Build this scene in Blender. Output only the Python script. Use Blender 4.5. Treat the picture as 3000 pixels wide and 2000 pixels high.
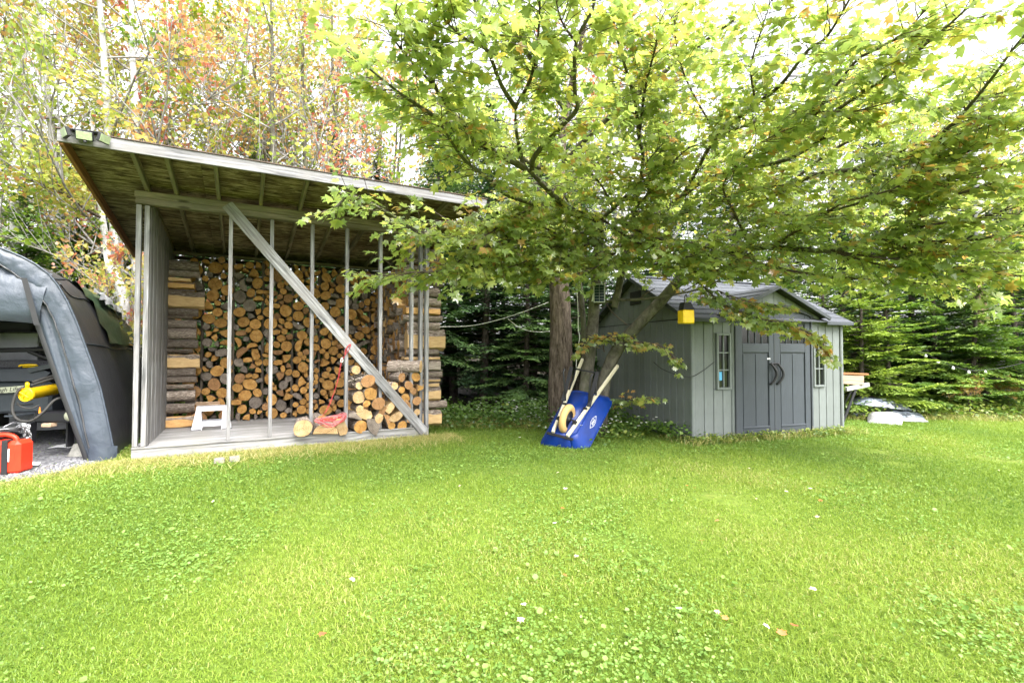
import bpy, math, random
import numpy as np
from mathutils import Vector, Matrix, noise as mnoise

for _o in list(bpy.data.objects):
    bpy.data.objects.remove(_o)
scene = bpy.context.scene
col = scene.collection
PI = math.pi

# ------------------------------------------------------------------ camera
FPX, PW, PH, HCAM = 1450.0, 3000.0, 2000.0, 1.25
PITCH = math.atan(36.0 / FPX)
cam_d = bpy.data.cameras.new('camera')
cam_d.sensor_width = 36.0
cam_d.lens = 36.0 * FPX / PW
cam_d.clip_start = 0.05
cam_d.clip_end = 400.0
cam = bpy.data.objects.new('camera', cam_d)
col.objects.link(cam)
cam.location = (0, 0, HCAM)
cam.rotation_euler = (PI / 2 + PITCH, 0, 0)
scene.camera = cam

# ------------------------------------------------------------------ daylight, bright overcast
SUN_EL, SUN_AZ = 52.0, 145.0            # azimuth clockwise from +Y: behind the camera, to its right
world = bpy.data.worlds.new('World')
scene.world = world
world.use_nodes = True
wn = world.node_tree
wn.nodes.clear()
w_out = wn.nodes.new('ShaderNodeOutputWorld')
w_bg = wn.nodes.new('ShaderNodeBackground')
w_sky = wn.nodes.new('ShaderNodeTexSky')
w_sky.sky_type = 'NISHITA'
w_sky.sun_disc = False
w_sky.sun_elevation = math.radians(SUN_EL)
w_sky.sun_rotation = math.radians(SUN_AZ)
w_sky.air_density = 1.0
w_sky.dust_density = 5.0
w_sky.ozone_density = 1.0
w_hs = wn.nodes.new('ShaderNodeHueSaturation')
w_hs.inputs['Saturation'].default_value = 0.16
w_bg.inputs['Strength'].default_value = 0.15
wn.links.new(w_sky.outputs[0], w_hs.inputs['Color'])
wn.links.new(w_hs.outputs[0], w_bg.inputs[0])
wn.links.new(w_bg.outputs[0], w_out.inputs[0])

sun_d = bpy.data.lights.new('sun', 'SUN')
sun_d.energy = 0.75
sun_d.angle = math.radians(35)
sun_d.color = (1.0, 0.965, 0.91)
sun = bpy.data.objects.new('sun', sun_d)
col.objects.link(sun)
_az, _el = math.radians(SUN_AZ), math.radians(SUN_EL)
_sd = Vector((math.sin(_az) * math.cos(_el), math.cos(_az) * math.cos(_el), math.sin(_el)))
sun.rotation_euler = (-_sd).to_track_quat('-Z', 'Y').to_euler()

scene.view_settings.view_transform = 'Standard'
scene.view_settings.look = 'None'
scene.view_settings.exposure = 2.42
scene.view_settings.gamma = 1.0
scene.cycles.max_bounces = 10
scene.cycles.diffuse_bounces = 6
scene.cycles.glossy_bounces = 2
scene.cycles.transmission_bounces = 8
scene.cycles.transparent_max_bounces = 6
scene.cycles.caustics_reflective = False
scene.cycles.caustics_refractive = False
scene.cycles.sample_clamp_indirect = 6.0
scene.cycles.use_denoising = True

# ------------------------------------------------------------------ measuring the photograph
_c, _s = math.cos(PITCH), math.sin(PITCH)
def ray(px, py):
    x, y = (px - PW / 2) / FPX, (PH / 2 - py) / FPX
    return Vector((x, _c - y * _s, _s + y * _c))
def at(px, py, Y):
    d = ray(px, py)
    return Vector((0, 0, HCAM)) + d * (Y / d.y)
def on_z(px, py, z=0.0):
    d = ray(px, py)
    return Vector((0, 0, HCAM)) + d * ((z - HCAM) / d.z)
def on_plane(px, py, p, n):
    d = ray(px, py)
    o = Vector((0, 0, HCAM))
    return o + d * ((Vector(p) - o).dot(n) / d.dot(n))

# ------------------------------------------------------------------ objects
def tag(o, label=None, cat=None, group=None, kind=None):
    if label: o['label'] = label
    if cat: o['category'] = cat
    if group: o['group'] = group
    if kind: o['kind'] = kind
    return o
def thing(name, label, cat, loc=(0, 0, 0), rz=0.0, group=None):
    o = bpy.data.objects.new(name, None)
    o.empty_display_size = 0.1
    col.objects.link(o)
    o.location = loc
    o.rotation_euler = (0, 0, rz)
    return tag(o, label, cat, group)
def link(name, mesh, parent=None, mtx=None):
    o = bpy.data.objects.new(name, mesh)
    col.objects.link(o)
    if parent is not None: o.parent = parent
    if mtx is not None: o.matrix_local = mtx
    return o
def frame(x, y, z, o):
    return Matrix(((x[0], y[0], z[0], o[0]), (x[1], y[1], z[1], o[1]), (x[2], y[2], z[2], o[2]), (0, 0, 0, 1)))
def fr_along(p0, p1, side):
    x = (Vector(p1) - Vector(p0)).normalized()
    s = Vector(side)
    y = (s - x * s.dot(x)).normalized()
    return frame(x, y, x.cross(y), p0)

class MB:
    """collects polygons for ONE mesh object"""
    def __init__(self):
        self.v, self.f, self.m, self.s = [], [], [], []
    def poly(self, pts, m=0, smooth=False):
        b = len(self.v)
        self.v += [tuple(p) for p in pts]
        self.f.append(tuple(range(b, b + len(pts)))); self.m.append(m); self.s.append(smooth)
    def add(self, vs, fs, m=0, smooth=False):
        b = len(self.v)
        self.v += [tuple(p) for p in vs]
        for f in fs:
            self.f.append(tuple(b + i for i in f)); self.m.append(m); self.s.append(smooth)
    def box(self, a, b, m=0, ch=0.0, mtx=None):
        """box between two corners; ch chamfers every edge"""
        a, b = Vector(a), Vector(b)
        lo = Vector((min(a.x, b.x), min(a.y, b.y), min(a.z, b.z))); hi = Vector((max(a.x, b.x), max(a.y, b.y), max(a.z, b.z)))
        c, h = (lo + hi) / 2, (hi - lo) / 2
        ch = min(ch, min(h) * 0.45)
        vs, idx = [], {}
        for sx in (-1, 1):
            for sy in (-1, 1):
                for sz in (-1, 1):
                    for ax in range(3):
                        p = Vector((sx * h.x, sy * h.y, sz * h.z))
                        for k, sg in enumerate((sx, sy, sz)):
                            if k != ax and ch > 0: p[k] -= sg * ch
                        idx[(sx, sy, sz, ax)] = len(vs); vs.append(c + p)
        fs = []
        S = (-1, 1)
        for s in S:
            q = lambda l: fs.append(l if s > 0 else l[::-1])
            q([idx[(s, -1, -1, 0)], idx[(s, 1, -1, 0)], idx[(s, 1, 1, 0)], idx[(s, -1, 1, 0)]])
            q([idx[(-1, s, -1, 1)], idx[(-1, s, 1, 1)], idx[(1, s, 1, 1)], idx[(1, s, -1, 1)]])
            q([idx[(-1, -1, s, 2)], idx[(1, -1, s, 2)], idx[(1, 1, s, 2)], idx[(-1, 1, s, 2)]])
        if ch > 0:
            for s in S:
                for t in S:
                    fs.append([idx[(s, t, -1, 0)], idx[(s, t, 1, 0)], idx[(s, t, 1, 1)], idx[(s, t, -1, 1)]][::(-1 if s * t < 0 else 1)])
                    fs.append([idx[(s, -1, t, 2)], idx[(s, 1, t, 2)], idx[(s, 1, t, 0)], idx[(s, -1, t, 0)]][::(-1 if s * t < 0 else 1)])
                    fs.append([idx[(-1, s, t, 1)], idx[(1, s, t, 1)], idx[(1, s, t, 2)], idx[(-1, s, t, 2)]][::(-1 if s * t < 0 else 1)])
            for sx in S:
                for sy in S:
                    for sz in S:
                        fs.append([idx[(sx, sy, sz, 0)], idx[(sx, sy, sz, 1)], idx[(sx, sy, sz, 2)]][::(1 if sx * sy * sz > 0 else -1)])
        if mtx is not None: vs = [mtx @ v for v in vs]
        self.add(vs, fs, m)
        return self
    def tube(self, pts, rad, n=8, m=0, cap=True, closed=False):
        pts = [Vector(p) for p in pts]
        if not hasattr(rad, '__len__'): rad = [rad] * len(pts)
        rings, prev = [], None
        N = len(pts)
        for i, p in enumerate(pts):
            if closed: t = pts[(i + 1) % N] - pts[i - 1]
            else: t = pts[min(i + 1, N - 1)] - pts[max(i - 1, 0)]
            t = t.normalized() if t.length > 1e-9 else Vector((0, 0, 1))
            if prev is None:
                a = Vector((0, 0, 1)) if abs(t.z) < 0.9 else Vector((1, 0, 0))
                u = t.cross(a).normalized()
            else:
                u = (prev - t * prev.dot(t))
                u = u.normalized() if u.length > 1e-6 else t.orthogonal().normalized()
            prev = u
            w = t.cross(u)
            rings.append([p + (u * math.cos(2 * PI * k / n) + w * math.sin(2 * PI * k / n)) * rad[i] for k in range(n)])
        vs = [q for r in rings for q in r]
        fs = []
        for i in range(N if closed else N - 1):
            j = (i + 1) % N
            for k in range(n):
                fs.append((i * n + k, i * n + (k + 1) % n, j * n + (k + 1) % n, j * n + k))
        self.add(vs, fs, m, True)
        if cap and not closed:
            self.poly(rings[0][::-1], m); self.poly(rings[-1], m)
        return self
    def lathe(self, prof, n=20, m=0, mtx=None, smooth=True):
        """profile of (radius, height) turned about local Z"""
        vs = []
        for r, z in prof:
            for k in range(n):
                vs.append(Vector((r * math.cos(2 * PI * k / n), r * math.sin(2 * PI * k / n), z)))
        fs = []
        for i in range(len(prof) - 1):
            for k in range(n):
                fs.append((i * n + k, i * n + (k + 1) % n, (i + 1) * n + (k + 1) % n, (i + 1) * n + k))
        if mtx is not None: vs = [mtx @ v for v in vs]
        self.add(vs, fs, m, smooth)
        return self
    def grid(self, P, m=0, smooth=True):
        """P: rows of points"""
        r, c = len(P), len(P[0])
        vs = [q for row in P for q in row]
        fs = [(i * c + j, i * c + j + 1, (i + 1) * c + j + 1, (i + 1) * c + j) for i in range(r - 1) for j in range(c - 1)]
        self.add(vs, fs, m, smooth)
        return self
    def prism(self, outline, d, m=0):
        """outline of 3D points pushed along vector d"""
        d = Vector(d); o = [Vector(p) for p in outline]; n = len(o)
        q = [p + d for p in o]
        self.add(o + q, [tuple(range(n))[::-1], tuple(range(n, 2 * n))] + [(i, (i + 1) % n, n + (i + 1) % n, n + i) for i in range(n)], m)
        return self
    def mesh(self, name, mats):
        me = bpy.data.meshes.new(name)
        me.from_pydata(self.v, [], self.f)
        for mt in (mats if isinstance(mats, (list, tuple)) else [mats]): me.materials.append(mt)
        me.polygons.foreach_set('material_index', self.m)
        me.polygons.foreach_set('use_smooth', self.s)
        me.update()
        return me
    def build(self, name, mats, parent=None, mtx=None):
        return link(name, self.mesh(name, mats), parent, mtx)

_bcache = {}
def board(name, p0, p1, w, t, m, parent, side=(0, 0, 1), ch=0.004):
    """a plank along p0 -> p1, w across (towards side), t thick; centred on the line"""
    L = (Vector(p1) - Vector(p0)).length
    k = (round(L, 3), round(w, 4), round(t, 4), m.name)
    if k not in _bcache:
        _bcache[k] = MB().box((0, -w / 2, -t / 2), (L, w / 2, t / 2), 0, ch).mesh(name, m)
    return link(name, _bcache[k], parent, fr_along(p0, p1, side))

def np_mesh(name, V, F, mats, attrs=None, smooth=False, mi=None):
    """V (n,3), F (m,k) one polygon size"""
    me = bpy.data.meshes.new(name)
    V = np.ascontiguousarray(V, dtype=np.float32); F = np.ascontiguousarray(F, dtype=np.int32)
    me.vertices.add(len(V)); me.vertices.foreach_set('co', V.ravel())
    me.loops.add(F.size); me.loops.foreach_set('vertex_index', F.ravel())
    me.polygons.add(len(F))
    me.polygons.foreach_set('loop_start', np.arange(0, F.size, F.shape[1], dtype=np.int32))
    me.polygons.foreach_set('use_smooth', np.full(len(F), smooth, dtype=bool))
    if mi is not None: me.polygons.foreach_set('material_index', np.ascontiguousarray(mi, dtype=np.int32))
    for mt in (mats if isinstance(mats, (list, tuple)) else [mats]): me.materials.append(mt)
    for k, a in (attrs or {}).items():
        a = np.ascontiguousarray(a, dtype=np.float32)
        if a.ndim == 1:
            at_ = me.attributes.new(k, 'FLOAT', 'POINT'); at_.data.foreach_set('value', a)
        else:
            at_ = me.attributes.new(k, 'FLOAT_VECTOR', 'POINT'); at_.data.foreach_set('vector', a.ravel())
    me.update(calc_edges=True)
    return me
def unit(a):
    return a / np.maximum(np.linalg.norm(a, axis=1, keepdims=True), 1e-9)
def scatter(name, pos, ydir, nrm, size, tv, tf, mats, rnd, smooth=False):
    """many small copies of a template (x across, y along, z normal) as one mesh"""
    pos, ydir, nrm, size = map(np.asarray, (pos, ydir, nrm, size))
    y = unit(ydir); x = unit(np.cross(y, nrm)); z = np.cross(x, y)
    tv = np.asarray(tv, float); tf = np.asarray(tf)
    sz = size[:, None] if size.ndim == 1 else size
    if sz.shape[1] == 1: sz = np.repeat(sz, 3, 1)
    V = pos[:, None, :] + x[:, None, :] * (tv[None, :, 0:1] * sz[:, None, 0:1]) + y[:, None, :] * (tv[None, :, 1:2] * sz[:, None, 1:2]) + z[:, None, :] * (tv[None, :, 2:3] * sz[:, None, 2:3])
    n, k = len(pos), len(tv)
    F = (tf[None, :, :] + (np.arange(n) * k)[:, None, None]).reshape(-1, tf.shape[1])
    return np_mesh(name, V.reshape(-1, 3), F, mats, {'rnd': np.repeat(np.asarray(rnd), k)}, smooth)

# ------------------------------------------------------------------ materials
def newmat(name):
    m = bpy.data.materials.new(name); m.use_nodes = True
    nt = m.node_tree; nt.nodes.clear()
    out = nt.nodes.new('ShaderNodeOutputMaterial')
    return m, nt, out
def N(nt, t, **kw):
    n = nt.nodes.new('ShaderNode' + t)
    for k, v in kw.items():
        if k in n.inputs: n.inputs[k].default_value = v
        else: setattr(n, k, v)
    return n
def L(nt, a, b): nt.links.new(a, b)
def ramp(nt, stops, fac):
    r = nt.nodes.new('ShaderNodeValToRGB')
    e = r.color_ramp.elements
    while len(e) < len(stops): e.new(0.5)
    for el, (p, c) in zip(e, stops): el.position = p; el.color = (c[0], c[1], c[2], 1)
    L(nt, fac, r.inputs[0])
    return r.outputs[0]
def coords(nt, scale=(1, 1, 1), src='Object', attr=None):
    if attr:
        tc = N(nt, 'Attribute', attribute_name=attr).outputs['Vector']
    else:
        tc = nt.nodes.new('ShaderNodeTexCoord').outputs[src]
    mp = N(nt, 'Mapping'); mp.inputs['Scale'].default_value = scale
    L(nt, tc, mp.inputs[0])
    return mp.outputs[0], tc
def noise(nt, vec, scale=1.0, detail=5.0, rough=0.6, dist=0.0):
    n = N(nt, 'TexNoise', Scale=scale, Detail=detail, Roughness=rough, Distortion=dist)
    if vec is not None: L(nt, vec, n.inputs['Vector'])
    return n.outputs['Fac']
def math_(nt, op, a, b=None, clamp=False):
    n = N(nt, 'Math', operation=op, use_clamp=clamp)
    for i, x in enumerate((a, b)):
        if x is None: continue
        if isinstance(x, (int, float)): n.inputs[i].default_value = x
        else: L(nt, x, n.inputs[i])
    return n.outputs[0]
def mixc(nt, fac, a, b, mode='MIX'):
    n = N(nt, 'MixRGB', blend_type=mode)
    for i, x in enumerate((fac, a, b)):
        if isinstance(x, (int, float)): n.inputs[i].default_value = x
        elif isinstance(x, tuple): n.inputs[i].default_value = (x[0], x[1], x[2], 1)
        else: L(nt, x, n.inputs[i])
    return n.outputs[0]
def principled(nt, out, color, rough=0.7, bump=None, bstr=0.3, bdist=0.01, metal=0.0, spec=0.5):
    p = N(nt, 'BsdfPrincipled', Roughness=rough, Metallic=metal)
    p.inputs['Specular IOR Level'].default_value = spec
    if isinstance(color, tuple): p.inputs['Base Color'].default_value = (color[0], color[1], color[2], 1)
    else: L(nt, color, p.inputs['Base Color'])
    if bump is not None:
        b = N(nt, 'Bump', Strength=bstr, Distance=bdist)
        L(nt, bump, b.inputs['Height']); L(nt, b.outputs[0], p.inputs['Normal'])
    L(nt, p.outputs[0], out.inputs[0])
    return p
def obj_random(nt): return N(nt, 'ObjectInfo').outputs['Random']
def vary(nt, color, lo=0.8, hi=1.2, rnd=None):
    hs = N(nt, 'HueSaturation')
    r = rnd if rnd is not None else obj_random(nt)
    L(nt, math_(nt, 'ADD', math_(nt, 'MULTIPLY', r, hi - lo), lo), hs.inputs['Value'])
    L(nt, color, hs.inputs['Color'])
    return hs.outputs[0]

def wood_mat(name, dark, light, stain=None, rough=0.85, lo=0.85, hi=1.15, knots=True):
    m, nt, out = newmat(name)
    v, tc = coords(nt, (0.9, 16, 16))
    shift = N(nt, 'VectorMath', operation='ADD')
    L(nt, v, shift.inputs[0])
    r = obj_random(nt)
    cx = N(nt, 'CombineXYZ'); L(nt, math_(nt, 'MULTIPLY', r, 37.0), cx.inputs[0]); L(nt, math_(nt, 'MULTIPLY', r, 91.0), cx.inputs[1])
    L(nt, cx.outputs[0], shift.inputs[1])
    g = noise(nt, shift.outputs[0], 1.6, 7, 0.62, 0.6)
    c = ramp(nt, [(0.37, dark), (0.5, tuple((a + b) / 2 for a, b in zip(dark, light))), (0.61, light)], g)
    v2, _ = coords(nt, (1.5, 3, 3))
    if stain:
        s = ramp(nt, [(0.42, (0, 0, 0)), (0.66, (1, 1, 1))], noise(nt, v2, 1.7, 4, 0.6))
        c = mixc(nt, s, c, stain)
    if knots:
        v3, _ = coords(nt, (2.2, 9, 9))
        vo = N(nt, 'TexVoronoi', Scale=1.0); L(nt, v3, vo.inputs['Vector'])
        k = ramp(nt, [(0.10, (1, 1, 1)), (0.17, (0, 0, 0))], vo.outputs['Distance'])
        c = mixc(nt, math_(nt, 'MULTIPLY', k, 0.75), c, tuple(x * 0.3 for x in dark))
    c = vary(nt, c, lo, hi)
    principled(nt, out, c, rough, g, 0.8, 0.008, spec=0.2)
    return m

M = {}
M['grey_wood'] = wood_mat('weathered_grey_wood', (0.075, 0.074, 0.075), (0.335, 0.335, 0.342), stain=(0.19, 0.18, 0.175))
M['deck_wood'] = wood_mat('pale_weathered_deck', (0.13, 0.126, 0.126), (0.40, 0.395, 0.395), stain=(0.24, 0.232, 0.215))
M['brown_wood'] = wood_mat('aged_brown_wood', (0.10, 0.085, 0.062), (0.26, 0.22, 0.165), stain=(0.15, 0.14, 0.10))
M['red_wood'] = wood_mat('red_brown_barge_board', (0.19, 0.085, 0.035), (0.32, 0.155, 0.07))
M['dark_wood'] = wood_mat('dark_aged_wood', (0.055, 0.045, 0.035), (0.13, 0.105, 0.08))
M['pale_board'] = wood_mat('fresh_cut_board', (0.40, 0.27, 0.17), (0.55, 0.40, 0.28))
M['cream_handle'] = wood_mat('cream_ash_handle', (0.60, 0.54, 0.38), (0.74, 0.69, 0.54), knots=False)

def plywood():
    m, nt, out = newmat('mossy_plywood')
    v, _ = coords(nt, (1.4, 9, 9))
    g = noise(nt, v, 2.0, 8, 0.72, 1.6)
    c = ramp(nt, [(0.41, (0.045, 0.033, 0.021)), (0.5, (0.175, 0.138, 0.082)), (0.58, (0.36, 0.30, 0.19))], g)
    v2, _ = coords(nt, (1, 1, 1))
    c = mixc(nt, ramp(nt, [(0.47, (0, 0, 0)), (0.62, (0.75, 0.75, 0.75))], noise(nt, v2, 2.0, 5)), c, (0.075, 0.05, 0.028))
    principled(nt, out, c, 0.9, g, 0.3, 0.004, spec=0.15)
    return m
M['plywood'] = plywood()

def plain(name, c, rough=0.6, metal=0.0, var=0.12, scale=6.0, bump=0.15, spec=0.4):
    m, nt, out = newmat(name)
    v, _ = coords(nt)
    g = noise(nt, v, scale, 6, 0.65)
    cc = ramp(nt, [(0.3, tuple(x * (1 - var) for x in c)), (0.7, tuple(min(1, x * (1 + var)) for x in c))], g)
    principled(nt, out, cc, rough, g, bump, 0.004, metal, spec)
    return m
M['black'] = plain('black_plastic', (0.018, 0.018, 0.020), 0.5)
M['black_metal'] = plain('black_painted_steel', (0.014, 0.014, 0.017), 0.42)
M['steel'] = plain('galvanised_steel', (0.30, 0.30, 0.31), 0.35, 0.9)
M['white_plastic'] = plain('white_plastic', (0.52, 0.52, 0.55), 0.42, var=0.05)
M['rubber'] = plain('dark_rubber', (0.025, 0.024, 0.022), 0.75)
M['glass_dark'] = plain('dark_window_glass', (0.012, 0.014, 0.013), 0.08, var=0.3, scale=3, bump=0.0, spec=0.5)
M['yellow'] = plain('yellow_paint', (0.72, 0.47, 0.008), 0.36, var=0.15, scale=14)
M['red_plastic'] = plain('red_polyethylene', (0.62, 0.035, 0.012), 0.4, var=0.15)
M['white_cord'] = plain('white_cord', (0.66, 0.66, 0.62), 0.6)
M['red_rope'] = plain('red_rope', (0.40, 0.035, 0.04), 0.7, var=0.35, scale=60)
M['pink_rope'] = plain('pale_pink_rope', (0.46, 0.20, 0.21), 0.7, var=.3, scale=60)
M['used_board'] = wood_mat('used_pale_board', (0.30, 0.20, 0.14), (0.42, 0.31, 0.235))
M['paper'] = plain('paper', (0.75, 0.75, 0.76), 0.8, var=0.05)
M['concrete'] = plain('concrete_block', (0.24, 0.225, 0.195), 0.9, var=0.25, scale=20)
M['white_print'] = plain('white_print', (0.8, 0.8, 0.82), 0.6, var=0.05)
# ------------------------------------------------------------------ ground
A0 = on_z(383, 1352); B0 = on_z(1256, 1279)
SH_ANG = math.atan2(B0.y - A0.y, B0.x - A0.x)
SH_W = (B0 - A0).length
SU = Vector((math.cos(SH_ANG), math.sin(SH_ANG), 0)); SN = Vector((-SU.y, SU.x, 0))

def lawn_mat():
    m, nt, out = newmat('lawn_soil_and_thatch')
    v, _ = coords(nt)
    a = noise(nt, v, 0.9, 6, 0.6); b = noise(nt, v, 14, 6, 0.7)
    c = ramp(nt, [(0.35, (0.10, 0.155, 0.022)), (0.55, (0.14, 0.20, 0.032)), (0.72, (0.20, 0.21, 0.06))], a)
    c = mixc(nt, ramp(nt, [(0.45, (0, 0, 0)), (0.75, (0.8, 0.8, 0.8))], b), c, (0.05, 0.075, 0.012))
    principled(nt, out, c, 0.95, b, 0.6, 0.03, spec=0.1)
    return m
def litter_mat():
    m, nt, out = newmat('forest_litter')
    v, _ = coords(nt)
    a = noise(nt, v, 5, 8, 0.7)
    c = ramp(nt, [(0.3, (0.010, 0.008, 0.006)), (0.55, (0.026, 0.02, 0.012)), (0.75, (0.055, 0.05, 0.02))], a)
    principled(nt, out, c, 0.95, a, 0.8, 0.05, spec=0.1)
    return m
def gravel_mat():
    m, nt, out = newmat('grey_gravel')
    v, _ = coords(nt)
    vo = N(nt, 'TexVoronoi', Scale=45.0); L(nt, v, vo.inputs['Vector'])
    c = ramp(nt, [(0.0, (0.05, 0.05, 0.055)), (0.5, (0.16, 0.16, 0.17)), (1.0, (0.34, 0.34, 0.36))], vo.outputs['Color'])
    principled(nt, out, c, 0.9, vo.outputs['Distance'], 0.8, 0.02, spec=0.2)
    return m
M['lawn'] = lawn_mat(); M['litter'] = litter_mat(); M['gravel'] = gravel_mat()
g = MB(); g.grid([[(x, y, 0) for x in (-150, -40, -8, 8, 40, 150)] for y in (-40, -6, 14, 40, 200)], 0, False)
tag(g.build('lawn', M['lawn']), kind='structure')
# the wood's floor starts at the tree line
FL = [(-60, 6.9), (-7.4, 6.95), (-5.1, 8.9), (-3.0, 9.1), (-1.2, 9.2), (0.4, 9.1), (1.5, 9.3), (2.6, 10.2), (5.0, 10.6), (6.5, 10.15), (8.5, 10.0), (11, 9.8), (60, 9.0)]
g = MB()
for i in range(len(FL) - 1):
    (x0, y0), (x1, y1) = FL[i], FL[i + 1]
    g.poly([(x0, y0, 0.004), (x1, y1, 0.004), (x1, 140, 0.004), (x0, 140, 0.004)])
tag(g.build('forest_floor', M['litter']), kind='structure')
GP = [on_z(-420, 1500), on_z(-60, 1425), on_z(60, 1405), on_z(180, 1385), on_z(270, 1362), on_z(335, 1338)]
GP = [Vector((p.x, p.y, 0.008)) for p in GP] + [GP[-1] + SN * 3.6 + Vector((0, 0, 0.008)), GP[-1] + SN * 3.6 - SU * 4 + Vector((0, 0, 0.008)), GP[0] - SU * 1.2 + SN * 1.0 + Vector((0, 0, 0.008))]
g = MB(); g.poly(GP)
tag(g.build('gravel_pad', M['gravel']), kind='structure')
def inside(poly, x, y):
    r = np.zeros(len(x), bool); n = len(poly)
    for i in range(n):
        x0, y0, x1, y1 = poly[i][0], poly[i][1], poly[(i + 1) % n][0], poly[(i + 1) % n][1]
        if y0 == y1: continue
        c = ((y0 > y) != (y1 > y)) & (x < (x1 - x0) * (y - y0) / (y1 - y0) + x0)
        r ^= c
    return r

# ------------------------------------------------------------------ the wood shed
shed = thing('wood_shed', 'open fronted grey timber wood shed with slanted plywood roof and diagonal brace', 'wood shed', (A0.x, A0.y, 0), SH_ANG)
W = SH_W
FLZ, SLOPE, RB0 = 0.15, 0.12, 3.17            # floor top, roof slope, rafter underside above the header
rb = lambda y: RB0 - SLOPE * y                # rafter underside at depth y
def shed_pt(px, py, d):
    """photo pixel -> shed coordinates on the vertical plane d behind the front"""
    p = on_plane(px, py, A0 + SN * d, SN) - A0
    return Vector((p.dot(SU), p.dot(SN), p.z))
M['fascia_wood'] = wood_mat('silvered_fascia', (0.10, 0.098, 0.102), (0.30, 0.295, 0.305), stain=(0.19, 0.182, 0.18))
gw, dw, bw, dk = M['grey_wood'], M['deck_wood'], M['brown_wood'], M['dark_wood']
board('skirt_board', (0, 0.02, 0.068), (W, 0.02, 0.068), 0.145, 0.036, dw, shed)
board('skirt_board', (0.02, 0.04, 0.066), (0.02, 2.7, 0.066), 0.14, 0.036, dw, shed)
board('skirt_board', (W - 0.02, 0.04, 0.066), (W - 0.02, 2.7, 0.066), 0.14, 0.036, dw, shed)
board('floor_trim', (0.0, 0.012, 0.145 + 0.004), (W, 0.012, 0.149), 0.05, 0.018, dw, shed, side=(0, 1, 0))
for i in range(19):
    y = 0.11 + i * 0.137
    board('floor_plank', (0.05, y, FLZ - 0.012), (W - 0.05, y, FLZ - 0.012), 0.132, 0.024, dw, shed, side=(0, 1, 0), ch=0.003)
# corner posts, wall planks
for x, y, nm in ((0.03, 0.05, 'corner_post'), (0.112, 0.05, 'corner_post'), (W - 0.026, 0.05, 'corner_post'), (W - 0.10, 0.115, 'corner_post'), (0.03, 2.6, 'corner_post'), (W - 0.03, 2.6, 'corner_post')):
    board(nm, (x, y, FLZ + 0.012 if y < 1 else 0.15), (x, y, rb(y) - 0.155 if y < 1 else 2.85), 0.05, 0.089, gw, shed, side=(1, 0, 0))
y = 0.10; k = 0
wr = random.Random(3)
while y < 2.62:
    w = wr.choice((0.235, 0.26, 0.285))
    w = min(w, 2.66 - y)
    board('wall_plank', (0.128, y + w / 2, FLZ + wr.uniform(-.006, .0)), (0.128, y + w / 2, rb(y + w) - 0.006), w - 0.016, 0.022 + wr.uniform(0, .008), gw, shed, side=(0, 1, 0), ch=0.005)
    y += w
# header of two beams, lower one and upper one
board('header_beam', (0.0, 0.03, 3.052), (W + 0.02, 0.03, 3.052), 0.072, 0.10, bw, shed)
board('header_beam', (-0.01, 0.036, 3.129), (W + 0.02, 0.036, 3.129), 0.078, 0.115, bw, shed)
STUDS = [shed_pt(px, 1000, 0.0).x for px in (672, 794, 914, 1017, 1116, 1208)]
for x in STUDS:
    board('stud', (x, 0.06, FLZ + 0.011), (x, 0.06, 3.015), 0.044, 0.089, gw, shed, side=(1, 0, 0))
# diagonal brace nailed over the studs
board('diagonal_brace', (0.93, -0.012, 3.13), (3.535, -0.012, 0.075), 0.14, 0.034, gw, shed, side=(1, 0, 0.8))
# rafters, plywood deck, fascia, barge boards, shingles
for x in (0.11, 0.40, 0.84, 1.31, 1.78, 2.26, 2.72, 3.17, 3.56):
    board('rafter', (x, -0.955, rb(-0.955) + 0.045), (x, 2.75, rb(2.75) + 0.045), 0.09, 0.04, bw, shed)
RT = 0.092
for i in range(4):
    x0, x1 = -0.44 + i * 1.132, -0.44 + (i + 1) * 1.132 - 0.004
    for y0, y1 in ((-0.955, 0.60), (0.604, 2.80)):
        L_ = math.hypot(y1 - y0, SLOPE * (y1 - y0))
        link('plywood_sheet', MB().box((0, 0, 0), (x1 - x0, L_, 0.012)).mesh('plywood_sheet', M['plywood']), shed,
             Matrix.Translation((x0, y0, rb(y0) + RT)) @ Matrix.Rotation(-math.atan(SLOPE), 4, 'X'))
board('fascia_board', (-0.462, -0.975, 3.343), (4.095, -0.975, 3.343), 0.118, 0.024, M['fascia_wood'], shed)
for x in (-0.435, 4.07):
    board('barge_board', (x, -0.958, rb(-.958) + 0.035), (x, 1.1, rb(1.1) + 0.035), 0.115, 0.036, M['red_wood'], shed)
    board('barge_board', (x, 1.106, rb(1.106) + 0.03), (x, 2.78, rb(2.78) + 0.03), 0.125, 0.036, M['red_wood'], shed)
def shingle_mat(name, c0, c1):
    m, nt, out = newmat(name)
    v, _ = coords(nt)
    a = noise(nt, v, 60, 3, 0.7); b = noise(nt, v, 2.5, 4, 0.6)
    c = mixc(nt, 0.5, ramp(nt, [(0.35, c0), (0.65, c1)], a), ramp(nt, [(0.35, c0), (0.65, c1)], b))
    principled(nt, out, vary(nt, c, .85, 1.15), 0.9, a, 0.5, 0.004, spec=0.2)
    return m
M['brown_shingle'] = shingle_mat('brown_asphalt_shingle', (0.06, 0.042, 0.034), (0.15, 0.11, 0.09))
for i in range(18):
    y0 = -1.0 + i * 0.212
    z0 = rb(y0) + RT + 0.016
    link('shingle_course', MB().box((-0.47, 0, 0), (4.11, 0.225, 0.010)).mesh('shingle_course', M['brown_shingle']), shed,
         Matrix.Translation((0, y0, z0 + 0.006)) @ Matrix.Rotation(-math.atan(SLOPE) - 0.03, 4, 'X'))
BSTUDS = [0.55, 0.985, 1.42, 1.88, 2.32, 2.77, 3.20]
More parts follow.
